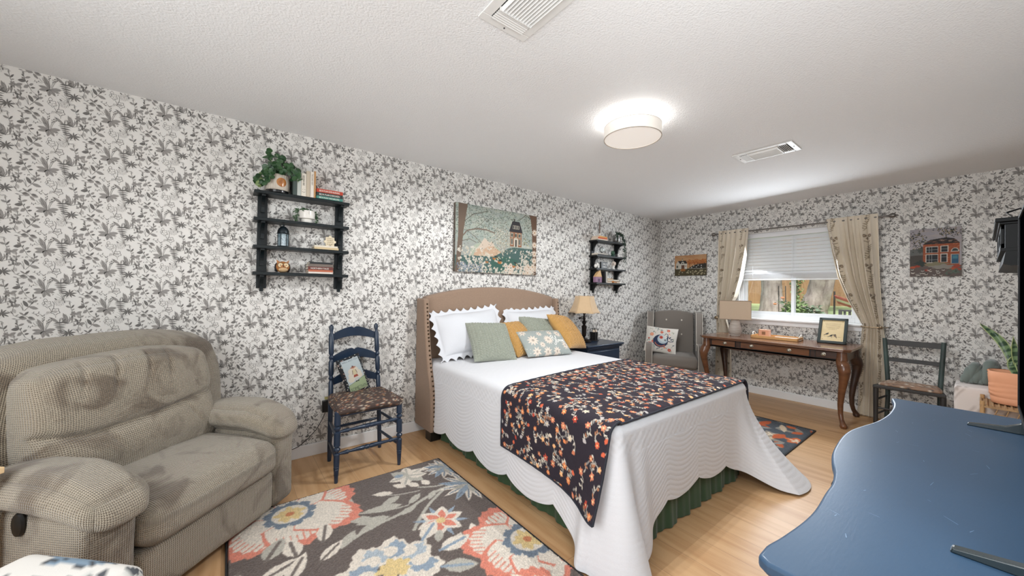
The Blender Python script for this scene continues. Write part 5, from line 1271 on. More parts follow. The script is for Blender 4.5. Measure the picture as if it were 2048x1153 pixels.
# second shelf unit
z = ZS2[0]+.0005
book(3.828, 3.085, z, .190, .012, .12, (222, 208, 190), 'pale book under the orange ones on top of the right wall shelf', 'books on top of the right wall shelf', lying=True)
book(3.825, 3.085, z+.0125, .185, .022, .12, (196, 92, 48), 'orange-red book lying on top of the right wall shelf', 'books on top of the right wall shelf', lying=True)
book(3.835, 3.085, z+.035, .165, .016, .115, (210, 160, 84), 'yellow-brown book right under the white candle holder', 'books on top of the right wall shelf', lying=True)
t = thing('candle_holder', 'tall taupe taper candle in a white holder on the orange books', 'candle', (3.835, 3.085, z+.0515))
MB().lathe([(.044, 0), (.046, .006), (.030, .016), (.020, .028), (.020, .040), (.010, .042)], n=28).build('holder', M_WCER, t)
MB().lathe([(.0105, .040), (.010, .10), (.008, .21), (.003, .222)], n=12).build('candle', mat('taupe_wax', (120, 108, 100), .5), t)
M_SILV = mat('mercury_glass', (190, 190, 186), .25, metal=.7, rgb2=(60, 60, 60), vscale=40)
t = thing('potted_plant', 'silver mottled pot with long trailing vine on the right wall shelf', 'potted plant', (4.195, 3.085, ZS2[0]+.0005))
MB().lathe([(.040, 0), (.048, .01), (.052, .06), (.050, .105), (.045, .105), (.043, .06)], n=32).build('pot', M_SILV, t)
for pts in ([(0, 0, .10), (.04, -.02, .14), (.075, -.05, .11), (.085, -.07, 0), (.085, -.075, -.14), (.08, -.075, -.26)], [(0, 0, .10), (.05, -.01, .13), (.10, -.03, .08), (.13, -.05, -.02), (.135, -.06, -.16), (.13, -.06, -.29)], [(0, 0, .10), (.03, -.04, .14), (.06, -.07, .08), (.065, -.08, -.04), (.06, -.08, -.22)], [(0, 0, .11), (-.02, -.02, .135), (-.04, -.04, .11), (-.045, -.05, .06)], [(0, 0, .11), (.05, 0, .14), (.11, -.02, .10), (.155, -.04, 0), (.158, -.05, -.12), (.150, -.05, -.24)], [(.02, 0, .11), (.07, -.03, .12), (.11, -.06, .03), (.11, -.07, -.1)]):
    mb = MB(); mb.tube(pts, .0016, 4); beads(mb, pts, 85, .019, rd, .010); mb.build('vine', M_LF1 if 0 else mat('dark_vine_leaf', (40, 62, 48), .5), t, smooth=0)
z = ZS2[1]+.0005
book(3.86, 3.085, z, .24, .012, .11, (70, 68, 66), 'dark thin book lying on the second shelf of the right unit', 'thin books on the second shelf of the right unit', lying=True)
book(3.84, 3.085, z+.0125, .20, .012, .105, (196, 188, 178), 'pale thin book lying under the glass globe', 'thin books on the second shelf of the right unit', lying=True)
M_CLG = mat('clear_glass', (230, 236, 236), .05, trans=.9)
t = thing('glass_globe', 'small glass globe on a ring stand on two thin books', 'ornament', (3.885, 3.085, z+.025))
s = MB(); s.ball((0, 0, .054), .036, 14); s.build('globe', M_CLG, t)
s = MB(); s.lathe([(.026, 0), (.028, .004), (.012, .010), (.008, .018)], n=20); s.lathe([(.0385, -.0025), (.041, 0), (.0385, .0025), (.037, 0), (.0385, -.0025)], (0, 0, .054), 28, (0, 1, .001), caps=False); s.build('stand', M_IRON, t)
t = thing('cactus_ornament', 'small dark green cactus ornament on the right shelf, second board', 'ornament', (4.12, 3.085, ZS2[1]+.0005))
s = MB(); s.lathe([(.026, 0), (.030, .02), (.026, .028)], n=20); s.build('pot', mat('dark_teal_glaze', (40, 66, 58), .3), t)
s = MB(); s.ball((0, 0, .052), .026, 10, sc=(1, 1, 1.25)); s.ball((-.022, 0, .06), .011, 6, sc=(1, 1, 1.6)); s.build('cactus', mat('cactus_green', (52, 82, 62), .6), t)
z = ZS2[2]+.0005
t = thing('shell_ornament', 'small white openwork ornament at the left of the third shelf', 'ornament', (3.80, 3.09, z))
s = MB(); s.ball((-.03, 0, .03), .027, 8, sc=(1, .5, 1)); s.ball((.01, .0, .05), .020, 8, sc=(1, .5, 1.3)); s.ball((.03, 0, .02), .018, 8, sc=(1, .6, 1)); s.build('body', M_WCER, t)
t = thing('letter_board', 'small black letter board with white strokes on the right shelf', 'sign', (3.925, 3.085, z))
MB().bb(-.065, .065, -.012, .012, 0, .088).build('board', M_BLK, t, bevel=.003)
for k, tx in enumerate(('HELLO', 'FALL')): textmesh('lettering', tx, .03, M_WCER, t, Matrix(((1, 0, 0, -.030), (0, 0, -1, -.013), (0, 1, 0, .050-k*.036), (0, 0, 0, 1))), width=.08)
t = thing('flower_vase', 'white bobbled flower head in a white pedestal vase on the right shelf', 'vase', (4.138, 3.085, z))
MB().lathe([(.022, 0), (.016, .012), (.012, .03), (.018, .048), (.016, .052)], n=20).build('vase', M_WCER, t)
mb = MB(); rd2 = random.Random(2)
for k in range(40): a, b_ = rd2.uniform(0, 6.28), rd2.uniform(-1, 1); q = math.sqrt(1-b_*b_); mb.ball((.026*q*math.cos(a), .026*q*math.sin(a), .078+.026*b_), .008, 4)
mb.build('flower_head', mat('blush_petal', (214, 200, 188), .8), t)
z = ZS2[3]+.0005
t = thing('house_block', 'tan pointed house block with a purple base at the left of the lowest right shelf', 'ornament', (3.800, 3.08, z))
MB().prism([(-.062, .002), (.062, .002), (.062, .074), (-.062, .074)], .045, (0, 0, 0)).build('base', mat('mauve_paint', (142, 108, 132), .6), t, bevel=.002)
MB().prism([(-.062, .074), (.062, .074), (.052, .100), (.030, .165), (.012, .165)], .045, (0, 0, 0)).build('roof', mat('tan_paint', (206, 168, 118), .6), t, bevel=.002)
MB().bb(-.02, .02, -.0245, -.0225, .01, .05).build('door', mat('dark_plum', (88, 60, 88), .6), t, smooth=0)
book(3.895, 3.085, z, .020, .150, .12, (26, 26, 28), 'black upright book beside the tan house block', 'upright books on the lowest right shelf', tilt=-.05)
book(3.922, 3.085, z, .014, .145, .12, (206, 198, 186), 'cream upright book leaning on the black one', 'upright books on the lowest right shelf', tilt=-.06)
for k, (w, h, c, lb) in enumerate(((.27, .014, (206, 190, 170), 'pale book at the bottom of the stack behind the wooden bird'), (.26, .014, (150, 132, 112), 'brown book in the middle of the stack behind the wooden bird'), (.25, .016, (196, 188, 172), 'cream book on top of the stack behind the wooden bird'))):
    book(4.085, 3.095, z, w, h, .11, c, lb, 'flat books on the lowest right shelf', lying=True); z += h+.0006
book(4.02, 3.095, z, .11, .012, .10, (176, 140, 96), 'small tan book on the stack behind the wooden bird', 'flat books on the lowest right shelf', lying=True)
t = thing('wooden_bird', 'small orange-brown wooden bird at the front of the lowest right shelf', 'figurine', (4.06, 3.036, ZS2[3]+.0005), -.5)
s = MB(); s.ball((0, 0, .016), .015, 8, sc=(1.7, .8, .9)); s.ball((-.024, 0, .026), .009, 6); s.build('body', M_OWL, t)
s = MB(); s.prism([(.018, .012), (.055, .002), (.056, .010), (.02, .022)], .012); s.build('tail', M_OWL, t)
# ------------------------------------------------------------ pictures
M_CANVAS = mat('painted_canvas', attr=True, rough=.7, bump=.1, bscale=500); M_EDGE = mat('canvas_side', (66, 58, 52), .8, rgb2=(120, 108, 96), vscale=40)
def picture(name, label, cv, loc, wall, depth=.03):
    t = thing(name, label, 'picture', loc, 0 if wall == 'bed' else -PI/2); cv.a *= .84
    w, h = cv.w, cv.h
    MB().bb(-w/2, w/2, -depth, -.001, -h/2, h/2).build('canvas_frame', M_EDGE, t, bevel=.003, smooth=0)
    cv.grid('painting', lambda X, Y: np.stack([X-w/2, np.full(X.shape, -depth-.0012), Y-h/2], -1), M_CANVAS, t)
    return t
def house(cv, x, y, w, h, wall, roof, rows, cols_, win_, wc, door=None, roofh=None, over=.012, brick=None):
    rh = roofh or h*.3; cv.rect(x, y, x+w, y+h, wall)
    if brick:
        for k in range(int(w*h*9000)): bx, by = x+random.random()*w, y+random.random()*h; cv.rect(bx, by, min(x+w, bx+.018), by+.004, random.choice(brick))
    cv.poly([(x-over, y+h), (x+w+over, y+h), (x+w*.82, y+h+rh), (x+w*.18, y+h+rh)], roof)
# meadow painting
cv = Canvas(1.045, .672, .0032, 'acb0a8')
for k in range(900): cv.ell(random.uniform(0, 1.045), random.uniform(.3, .672), random.uniform(.02, .06), .02, random.choice(('a9b5aa', 'b4bcac', '9fa9a2', 'b7b9aa')), a=.5)
cv.ell(.36, .20, .19, .11, 'b8c0aa'); cv.poly([(.22, .20), (.30, .30), (.36, .34), (.42, .30), (.50, .25), (.60, .20), (.62, .15), (.2, .15)], 'd8b494'); cv.poly([(.26, .25), (.34, .36), (.40, .31), (.43, .33), (.47, .28), (.38, .27), (.33, .24)], 'e2cdb8')
cv.poly([(.0, .16), (.3, .17), (.45, .17), (.55, .22), (.64, .27), (.72, .29), (1.045, .29), (1.045, 0), (0, 0)], '4a6862'); cv.poly([(.45, .17), (.62, .18), (.78, .15), (.72, .06), (.52, 0), (.40, .05)], '3a6658')
for k in range(1500):
    x = random.random()*1.045; y = random.gauss(.52, .10)
    if abs(x-.72) < .09 and y < .58: continue
    cv.leaf(x, min(y, .67), random.uniform(0, 6.28), .018, .008, random.choice(('5f6d62', '7d8a7e', '6d7468', 'b8bab0', '8a8878', 'c6c4ba')))
for k in range(500):
    x, y = random.gauss(.60, .09), random.gauss(.36, .07); cv.ell(x, y, .004, .004, random.choice(('d9cfb8', '8a7a66', 'b09a7c', 'e6dcc8')))
cv.poly([(.0, 0), (.045, 0), (.075, .25), (.09, .40), (.135, .672), (.03, .672), (.03, .35), (.012, .1)], '75604f'); cv.line([(.08, .35), (.13, .41), (.25, .44), (.36, .44), (.46, .42)], .012, '7b6656'); cv.line([(.10, .5), (.20, .58), (.36, .63)], .007, '5f5a4e'); cv.line([(.07, .3), (.16, .33), (.24, .30)], .006, '6a5c4e'); cv.line([(.13, .41), (.22, .36), (.30, .30)], .005, '6a5c4e')
for pts in (((.30, .60), (.36, .52), (.44, .58)), ((.22, .44), (.30, .50), (.36, .56))): cv.line(pts, .004, '5f5a4e')
cv.poly([(.99, 0), (1.045, 0), (1.045, .672), (.93, .672), (.955, .62), (.975, .5), (.985, .3)], '6d4f3a'); cv.line([(.96, .63), (.88, .66), (.80, .60)], .007, '5f5a4e'); cv.line([(.97, .56), (.92, .52), (.86, .60)], .005, '5f5a4e')
cv.rect(.665, .30, .825, .46, '9a6646'); 
for k in range(60): x, y = random.uniform(.665, .81), random.uniform(.30, .455); cv.rect(x, y, x+.012, y+.004, random.choice(('b07a54', '83523a')))
cv.poly([(.650, .455), (.842, .455), (.800, .560), (.795, .575), (.700, .575), (.690, .56)], '2e2a2e'); cv.rect(.715, .575, .73, .60, '4a3a34'); cv.rect(.70, .49, .79, .53, 'c9bda8')
for x in (.705, .735, .765): cv.rect(x, .495, x+.02, .525, '4a4c4c')
for x in (.68, .735, .785):
    cv.rect(x-.003, .40, x+.028, .445, 'd9cdb8'); cv.rect(x, .404, x+.025, .441, '55584e')
for x in (.68, .785): cv.rect(x-.003, .32, x+.028, .385, 'd9cdb8'); cv.rect(x, .324, x+.025, .381, '6a6a60')
cv.rect(.722, .30, .776, .392, 'e0d6c2'); cv.rect(.738, .30, .760, .375, '3c342e')
for k in range(10): cv.line([(.835+k*.011, .295), (.835+k*.011, .325)], .003, 'e6e0d4')
cv.line([(.83, .312), (.95, .306)], .003, 'e6e0d4')
for k in range(20): cv.ell(random.uniform(.85, .95), random.uniform(.32, .40), .006, .005, random.choice(('2e342e', 'd8c890', '8a8a60')))
for k in range(620):
    x, y = random.uniform(.03, 1.02), random.random()**1.4*.26
    if .42 < x < .80 and y > .06 and random.random() < .85: continue
    cv.flower(x, y, random.uniform(.008, .015), 5, random.choice(('e9e2d2', 'e4dccb', 'd9cfbc', 'efe8dc')), 'c9a46a', wd=.6, rot=random.random())
for k in range(150): cv.ell(random.uniform(.02, .32), random.uniform(0, .09), .006, .006, random.choice(('8f96a4', 'a9b0ba', '6f7784')))
for k in range(26): cv.flower(random.uniform(.60, 1.03), random.uniform(.0, .10), random.uniform(.022, .036), 9, random.choice(('ecd9c4', 'e6d0bb', 'efe2d2')), 'b98a5a', wd=.4)
for y in (.48, .34, .24, .16): cv.flower(1.015, y, .042, 9, 'ecd9c4', 'b98a5a', wd=.4)
for x, y, s_ in ((.46, .14, .02), (.53, .10, .026), (.72, .07, .02), (.37, .10, .018)): cv.leaf(x, y, .8, s_*1.6, s_, 'c8803e'); cv.leaf(x, y, 2.2, s_*1.6, s_, 'b06a30')
for x, y in ((.52, .15), (.78, .10)): cv.leaf(x, y, 2.6, .07, .022, '2b3430'); cv.leaf(x, y, -.4, .05, .014, '1f2624'); cv.leaf(x-.03, y+.012, -.5, .03, .016, 'cfc08a')
for x, y in ((.90, .26), (.935, .255), (.74, .235)): cv.ell(x, y, .010, .008, 'e9e6e0'); cv.ell(x+.008, y+.012, .004, .006, 'e9e6e0')
picture('meadow_painting', 'large canvas of a brick house above a flowery meadow, over the bed', cv, (2.252, Y1, 1.805), 'bed', .038)
# farm picture
cv = Canvas(.472, .305, .003, 'd09a68')
for k in range(60): cv.ell(random.random()*.47, random.uniform(.2, .3), .06, .015, random.choice(('d6a474', 'c98f5e', 'dcae80')), a=.4)
for x in (.23, .30, .35, .41, .44): cv.ell(x, .20, .035, .035, 'b86a30', edge=.4, seed=x*50); cv.line([(x, .12), (x, .2)], .004, '5a3420'); cv.ell(x+.01, .215, .02, .02, 'c87c3c', edge=.4)
cv.poly([(.2, .10), (.28, .15), (.36, .17), (.472, .175), (.472, .10)], '2e2a22'); cv.rect(0, 0, .472, .105, '4a4024')
for x, y in ((.26, .12), (.29, .142), (.33, .125), (.355, .15), (.40, .145), (.40, .115)): cv.ell(x, y, .009, .006, 'e6e2da')
cv.line([(.20, .11), (.35, .10), (.472, .102)], .005, 'b8b4a8')
cv.poly([(.02, .10), (.02, .18), (.05, .225), (.08, .18), (.08, .10)], 'd9d2c2'); cv.rect(.08, .10, .19, .185, 'e2dccd'); cv.poly([(.05, .225), (.17, .225), (.195, .182), (.08, .182)], '2a2624'); cv.ell(.125, .188, .022, .024, 'e2dccd'); cv.ell(.125, .188, .010, .010, '3a342e')
cv.rect(.112, .225, .128, .245, 'e2dccd'); cv.poly([(.108, .243), (.132, .243), (.12, .258)], '2a2624'); cv.rect(.105, .10, .152, .16, '6a4434'); cv.rect(.028, .12, .052, .155, '4a4c40'); cv.rect(.165, .135, .178, .15, '8a5a3a')
cv.ell(.13, .085, .04, .02, 'a8692c', edge=.3)
for k in range(34): x, y = random.uniform(.02, .46), random.uniform(.01, .075); cv.ell(x, y, .010, .008, 'c9bf9a'); cv.ell(x, y, .005, .004, '6a5c30')
picture('barn_picture', 'small picture of a white barn at sunset, left of the window curtain', cv, (X1, 2.683, 1.708), 'window', .022)
# brick house picture
cv = Canvas(.330, .468, .0028, 'b9b2b4')
for k in range(120): cv.ell(random.random()*.33, random.uniform(.18, .46), .05, .02, random.choice(('b4aeb6', 'c2b4ae', 'bdb6ba', 'a9a6ac')), a=.4)
cv.ell(.03, .20, .09, .07, '5c5f5a', a=.8); cv.ell(.06, .15, .12, .06, '4c4640'); cv.ell(.08, .26, .03, .03, '4e544e', edge=.3)
for k in range(260):
    L_ = random.random() < .5; x, y = (random.gauss(.05, .035), random.gauss(.37, .06)) if L_ else (random.gauss(.26, .05), random.gauss(.43, .03)); cv.leaf(x, y, random.uniform(0, 6.28), .016, .007, random.choice(('2a2e2c', '3c403c', '5a5850', '8c7c50')))
cv.rect(.088, .105, .318, .315, 'a8542f')
for k in range(420): x, y = random.uniform(.088, .306), random.uniform(.105, .31); cv.rect(x, y, min(.318, x+.014), y+.004, random.choice(('bd6a3e', '94442a', 'c97a50', 'a8542f')))
cv.poly([(.084, .312), (.322, .312), (.285, .358), (.235, .372), (.135, .356)], '2c2828')
for k in range(26): x, y = random.uniform(.11, .29), random.uniform(.318, .352); cv.rect(x, y, x+.02, y+.004, random.choice(('8a5a44', '5a4038', 'a88a78')))
for x0, y0, x1, y1, nx_, ny_ in ((.11, .232, .182, .285, 4, 2), (.11, .135, .182, .208, 4, 3), (.205, .235, .246, .288, 2, 2), (.205, .137, .240, .210, 2, 3)):
    cv.rect(x0-.005, y0-.004, x1+.005, y1+.006, 'e2d8ca'); cv.rect(x0, y0, x1, y1, '23282c')
    for k in range(1, nx_): x = x0+(x1-x0)*k/nx_; cv.rect(x-.001, y0, x+.001, y1, 'a9aeb0')
    for k in range(1, ny_): y = y0+(y1-y0)*k/ny_; cv.rect(x0, y-.001, x1, y+.001, 'a9aeb0')
cv.ell(.290, .238, .024, .03, 'e2d8ca'); cv.ell(.290, .238, .019, .025, '2e3c3e'); cv.rect(.262, .20, .318, .234, 'a8542f'); cv.rect(.264, .232, .316, .237, 'e2d8ca')
cv.rect(.265, .115, .315, .208, 'c9bfae'); cv.rect(.270, .118, .311, .202, '2a5f80'); cv.rect(.276, .165, .306, .196, '4a8a9c')
cv.rect(0, 0, .33, .104, '6a5c56'); cv.ell(.17, .115, .08, .02, '8c8468', edge=.3); cv.ell(.07, .125, .035, .028, '2e3a34', edge=.3); cv.ell(.22, .09, .08, .02, '9a948a', edge=.3)
for x, y in ((.02, .09), (.05, .10), (.12, .06), (.29, .085), (.305, .095), (.28, .07), (.31, .065)): cv.ell(x, y, .020, .011, random.choice(('b0452a', 'a8402a', 'c05a34')), edge=.2)
for k in range(22): x, y = random.uniform(.01, .22), random.uniform(.01, .07); cv.ell(x, y, .010, .007, 'dcd4c8'); cv.ell(x, y+.004, .009, .004, '4a403c')
for k in range(20): cv.leaf(random.uniform(.23, .32), random.uniform(.01, .05), random.uniform(0, 3), .03, .01, random.choice(('3c4c40', '5f7060')))
picture('brick_house_picture', 'picture of a red brick house with a blue door, right of the curtain', cv, (X1, .293, 1.725), 'window', .028)

# ------------------------------------------------------------ grey wing chair with bird cushion
M_GREYF = mat('grey_linen', (126, 118, 110), .9, weave=.3, wscale=2600, sheen=.15); M_PIPE = mat('cream_piping', (206, 198, 186), .8)
wc = thing('wing_chair', 'grey button-back wing chair with cream piping in the far corner', 'armchair', (4.965, 2.665, 0), math.radians(-60)); wc.scale = (.84, .84, 1)
# local: x right seen from the front, y towards the back, front at -y
bk = []
n = 24
for i in range(n+1): t_ = i/n; bk.append((-.315+.63*t_, 1.025+.035*math.sin(PI*t_)-.0))
s = MB(); s.prism([(-.315, .40)]+bk+[(.315, .40)], .10, (0, .30, 0)); b_ = s.build('backrest', M_GREYF, wc, bevel=.02, seg=3, smooth=50); b_.rotation_euler = (math.radians(-7), 0, 0); b_.location = (0, -.045, .02)
for sx in (-1, 1):
    prof = [(.36, .50), (-.02, .50), (-.04, .60), (-.03, .70), (.03, .95), (.06, 1.005), (.10, 1.02), (.40, 1.02)]
    s = MB(); s.prism([(a, b__) for a, b__ in prof], .095, (sx*.375, 0, 0), ax=(0, 1, 0)); w_ = s.build('wing', M_GREYF, wc, bevel=.012, seg=3, smooth=50)
    for dx in (-.046, .046):
        s = MB(); s.tube([(sx*.375+dx, a-.002, b__) for a, b__ in prof[1:7]]+[(sx*.375+dx, .38, 1.022)], .0045, 6); s.build('piping', M_PIPE, w_)
    ap = [(.36, .16), (-.36, .16), (-.37, .48), (-.35, .55), (-.31, .59), (-.24, .60), (.30, .60)]
    s = MB(); s.prism(ap, .105, (sx*.385, 0, 0), ax=(0, 1, 0)); a_ = s.build('armrest', M_GREYF, wc, bevel=.014, seg=3, smooth=50)
    for dx in (-.050, .050):
        s = MB(); s.tube([(sx*.385+dx, p[0]-.002, p[1]) for p in ap[1:]], .0045, 6); s.build('piping', M_PIPE, a_)
V, Fq, uvl = rbox((.66, .64, .16), .05, 24, None, .012); npmesh('seat_cushion', V+np.array((0, -.06, .37)), Fq, M_GREYF, wc, uvl=uvl)
MB().bb(-.34, .34, -.33, .34, .16, .30).build('seat_base', M_GREYF, wc, bevel=.01, smooth=0)
for x, z in ((-.12, .90), (.12, .90), (-.12, .70), (.12, .70), (0, .80)):
    if x == 0: continue
    MB().lathe([(.001, -.004), (.012, 0), (.012, .004), (.001, .008)], (x, .228-.12*(.95-z)-.02, z+.004), 14, (0, -1, .1)).build('button', M_PIPE, wc)
for x in (-.36, .36):
    for y in (-.30, .32): MB().lathe([(.014, 0), (.026, .16)], (x, y, 0), 12).build('leg', M_BLK, wc)
cv = Canvas(.46, .44, .0028, 'd2ccc3')
for k in range(60): cv.leaf(random.uniform(.04, .42), random.uniform(.04, .40), random.uniform(0, 6.28), .04, .014, random.choice(('8aa09a', '6d7c74', '9aa08c', '4a5a60', 'b8b4a4')))
for x, y, c, r_ in ((.10, .29, 'd98a6c', .035), (.08, .13, 'b8402e', .035), (.24, .34, 'c04a34', .026), (.33, .38, 'c8503a', .028), (.34, .31, 'e09878', .026), (.37, .06, 'b8402e', .03), (.06, .22, 'b8402e', .018), (.13, .17, 'c8503a', .028), (.30, .09, 'd97a50', .016)): cv.flower(x, y, r_, 6, c, 'e8c8a0', wd=.7)
cv.ell(.235, .19, .105, .105, '27324e'); cv.ell(.265, .225, .075, .078, 'aebcc4'); cv.ell(.27, .235, .056, .056, 'c9d0d0'); cv.poly([(.30, .24), (.36, .30), (.33, .33), (.27, .31)], 'dcd6cc')
cv.ell(.24, .25, .024, .024, 'b8402e'); cv.flower(.24, .25, .03, 8, 'c04a34', '27324e'); cv.flower(.30, .21, .018, 6, '27324e', 'dcd6cc')
for k in range(9): a = 3.6+k*.23; cv.ell(.24+.085*math.cos(a), .19+.085*math.sin(a), .009, .009, 'b8705a')
for k in range(4): a = .1+k*.5; cv.leaf(.335, .20, a, .09, .03, '27324e'); cv.leaf(.345, .203, a, .06, .014, 'dcd6cc')
cv.line([(.285, .29), (.30, .32), (.33, .31), (.33, .285), (.31, .28)], .008, '27324e')
pillow('cushion', .42, .37, .13, M_PRINT, (4.80, 2.77, .63), math.radians(-20), math.radians(-66), 'white cushion with a navy bird and red flowers on the grey wing chair', 'cushion', ry=math.radians(4), canvas=cv, pinch=.06)

# ------------------------------------------------------------ desk
M_WAL = mat('walnut_polish', (118, 76, 48), .28, rgb2=(84, 50, 30), vscale=5, vstretch=(5, .8, 5), coat=.35); M_WALD = mat('dark_walnut', (72, 46, 32), .32, rgb2=(54, 34, 24), vscale=6, vstretch=(5, .8, 5), coat=.3)
M_WALT = mat('worn_walnut_top', (122, 84, 60), .25, rgb2=(98, 62, 42), vscale=5, vstretch=(6, .6, 5), coat=.5)
dk = thing('console_desk', 'walnut three-drawer desk with curved cabriole legs under the window', 'desk', (4.99, 1.49, 0))
OX, OY = 4.99, 1.49; TX0, TX1, TY0, TY1 = 4.685-OX, 5.365-OX, .775-OY, 2.205-OY
c_ = .05; topo = [(TX0+c_, TY0), (TX1-c_, TY0), (TX1, TY0+c_), (TX1, TY1-c_), (TX1-c_, TY1), (TX0+c_, TY1), (TX0, TY1-c_), (TX0, TY0+c_)]
s = MB(); s.prism(topo, .016, (0, 0, .760), (1, 0, 0), (0, 1, 0)); s.prism([(x*.975, y*.99) for x, y in topo], .014, (0, 0, .7455), (1, 0, 0), (0, 1, 0)); s.build('top', M_WALT, dk, bevel=.005, seg=3, smooth=0)
fx = TX0+.055; s = MB()
s.bb(fx+.006, fx+.022, TY0+.06, TY1-.06, .640, .739); s.bb(TX1-.05, TX1-.034, TY0+.06, TY1-.06, .635, .739)
for y in (TY0+.055, TY1-.07): s.bb(fx, TX1-.035, y, y+.016, .635, .739)
n = 40; sc = [(TY0+.06+(TY1-TY0-.12)*i/n, .642-.022*abs(math.sin(PI*i/n*1))+.014*math.cos(6*PI*i/n)*0+.010*math.sin(4*PI*i/n)**2) for i in range(n+1)]
s.prism([(a, b__) for a, b__ in sc]+[(TY1-.06, .655), (TY0+.06, .655)], .016, (fx+.014, 0, 0), (0, 1, 0), (0, 0, 1)); s.build('apron', M_WALD, dk, smooth=0)
M_PEW = mat('antique_pewter', (168, 160, 146), .35, metal=.85)
for y0, y1, kn_, mm in ((1.80, 2.06, (1.905,), M_WAL), (1.10, 1.74, (1.625, 1.27), M_WAL), (.86, 1.05, (.985,), M_WALD)):
    s = MB(); s.bb(fx-.004, fx+.006, y0-OY, y1-OY, .662, .730); d = s.build('drawer', mm, dk, bevel=.004, smooth=0)
    s = MB(); s.bb(fx+.003, fx+.0065, y0-.008-OY, y1+.008-OY, .655, .737); s.build('drawer_gap', M_BLK, d, smooth=0)
    for ky in kn_: MB().lathe([(.017, 0), (.018, .002), (.007, .004), (.006, .012), (.015, .018), (.016, .024), (.012, .028), (.003, .030)], (fx-.004, ky-OY, .698), 20, (-1, 0, 0)).build('knob', M_PEW, d)
def cabriole(x, y, sx, sy):
    pts = []; rs = []
    for z, o_, r_ in ((.735, .0, .034), (.69, .0, .036), (.64, .0, .040), (.60, .016, .044), (.56, .026, .042), (.50, .024, .034), (.42, .012, .028), (.32, -.004, .0235), (.22, -.014, .0195), (.13, -.012, .017), (.075, .0, .016), (.045, .014, .019), (.022, .022, .026), (.008, .022, .022), (0, .022, .018)):
        pts.append((x+sx*o_*1.15, y+sy*o_*1.15, z)); rs.append(r_*1.18)
    out = []; ro = []
    for i in range(len(pts)-1):
        for q in range(4): t_ = q/4; out.append(tuple(pts[i][k]*(1-t_)+pts[i+1][k]*t_ for k in range(3))); ro.append(rs[i]*(1-t_)+rs[i+1]*t_)
    out.append(pts[-1]); ro.append(rs[-1])
    m = MB(); m.tube(out, ro, 20); return m
for x, y, sx, sy in ((fx+.02, TY0+.075, -1, -.75), (fx+.02, TY1-.075, -1, .75), (TX1-.07, TY0+.075, 1, -.75), (TX1-.07, TY1-.075, .6, .75)): cabriole(x, y, sx, sy).build('leg', M_WAL if x < 0 else M_WALD, dk, smooth=80)
# desk lamp
M_BURL = mat('burlap_shade', (200, 178, 154), .9, weave=.4, wscale=1500, sheen=.1); M_STONE = mat('whitewashed_ceramic', (188, 178, 168), .55, rgb2=(158, 146, 136), vscale=10, vstretch=(1, 1, 8))
t = thing('table_lamp', 'whitewashed ceramic lamp with a square burlap shade on the desk', 'lamp', (5.045, 1.915, .7685), math.radians(19))
MB().lathe([(.052, 0), (.056, .006), (.054, .012), (.062, .022), (.073, .05), (.074, .07), (.066, .11), (.054, .155), (.046, .185), (.044, .20), (.046, .206), (.030, .208)], n=40).build('base', M_STONE, t)
MB().tube([(0, 0, .205), (0, 0, .40)], .006, 8).build('stem', M_PEW, t)
s = MB(); a, b__ = .170, .158
for x0, x1, y0, y1 in ((-.075, -.071, -a, a), (.071, .075, -a, a), (-.075, .075, -a, -a+.004), (-.075, .075, a-.004, a)): s.bb(x0, x1, y0, y1, .205, .435)
s.build('lamp_shade', M_BURL, t, smooth=0)
s = MB()
for z in (.205, .435):
    for x0, x1, y0, y1 in ((-.077, -.070, -a-.002, a+.002), (.070, .077, -a-.002, a+.002), (-.077, .077, -a-.002, -a+.005), (-.077, .077, a-.005, a+.002)): s.bb(x0, x1, y0, y1, z-.003, z+.003)
s.build('shade_trim', mat('shade_trim_brown', (140, 122, 104), .8), t, smooth=0)
# tray with clock box and papers
M_PINE = mat('honey_pine', (206, 156, 98), .45, var=.1, vscale=6, vstretch=(6, 1, 1)); M_CLAY = mat('blush_clay', (212, 160, 134), .7, var=.05)
t = thing('tray', 'honey pine serving tray with rope handles on the desk', 'tray', (5.09, 1.49, .7685), math.radians(2))
s = MB(); s.bb(-.12, .12, -.228, .228, 0, .008)
for x0, x1, y0, y1 in ((-.12, -.110, -.228, .228), (.110, .12, -.228, .228), (-.12, .12, -.228, -.218), (-.12, .12, .218, .228)): s.bb(x0, x1, y0, y1, 0, .036)
s.build('tray_body', M_PINE, t, bevel=.002, smooth=0)
for y in (-.223, .223):
    MB().tube([(-.05, y, .036), (-.04, y*1.04, .058), (0, y*1.05, .066), (.04, y*1.04, .058), (.05, y, .036)], .006, 8).build('handle', mat('white_rope', (226, 220, 208), .8), t)
t = thing('ceramic_box', 'small blush pink box with a square brown plaque on the pine tray', 'box', (5.11, 1.615, .778))
MB().bb(-.035, .035, -.055, .055, 0, .09).build('box_body', M_CLAY, t, bevel=.005)
MB().bb(-.037, -.035, -.018, .018, .030, .066).build('plaque', mat('brown_plaque', (128, 92, 66), .6), t, bevel=.0006)
for k, (lb, x, w) in enumerate((('white folded paper lying in the pine tray beside the pink box', 5.08, .30), ('second white paper sheet at the right end of the pine tray', 5.13, .24))):
    s = MB(); s.bb(-.05, .05, -w/2+.0, w/2, 0, .006); o_ = s.build('paper', mat('white_paper', (240, 238, 234), .8), None, smooth=0); o_.location = (x, 1.41 if k == 0 else 1.40, .777+k*.0066); o_.rotation_euler[2] = .05*k; meta(o_, lb, 'paper')
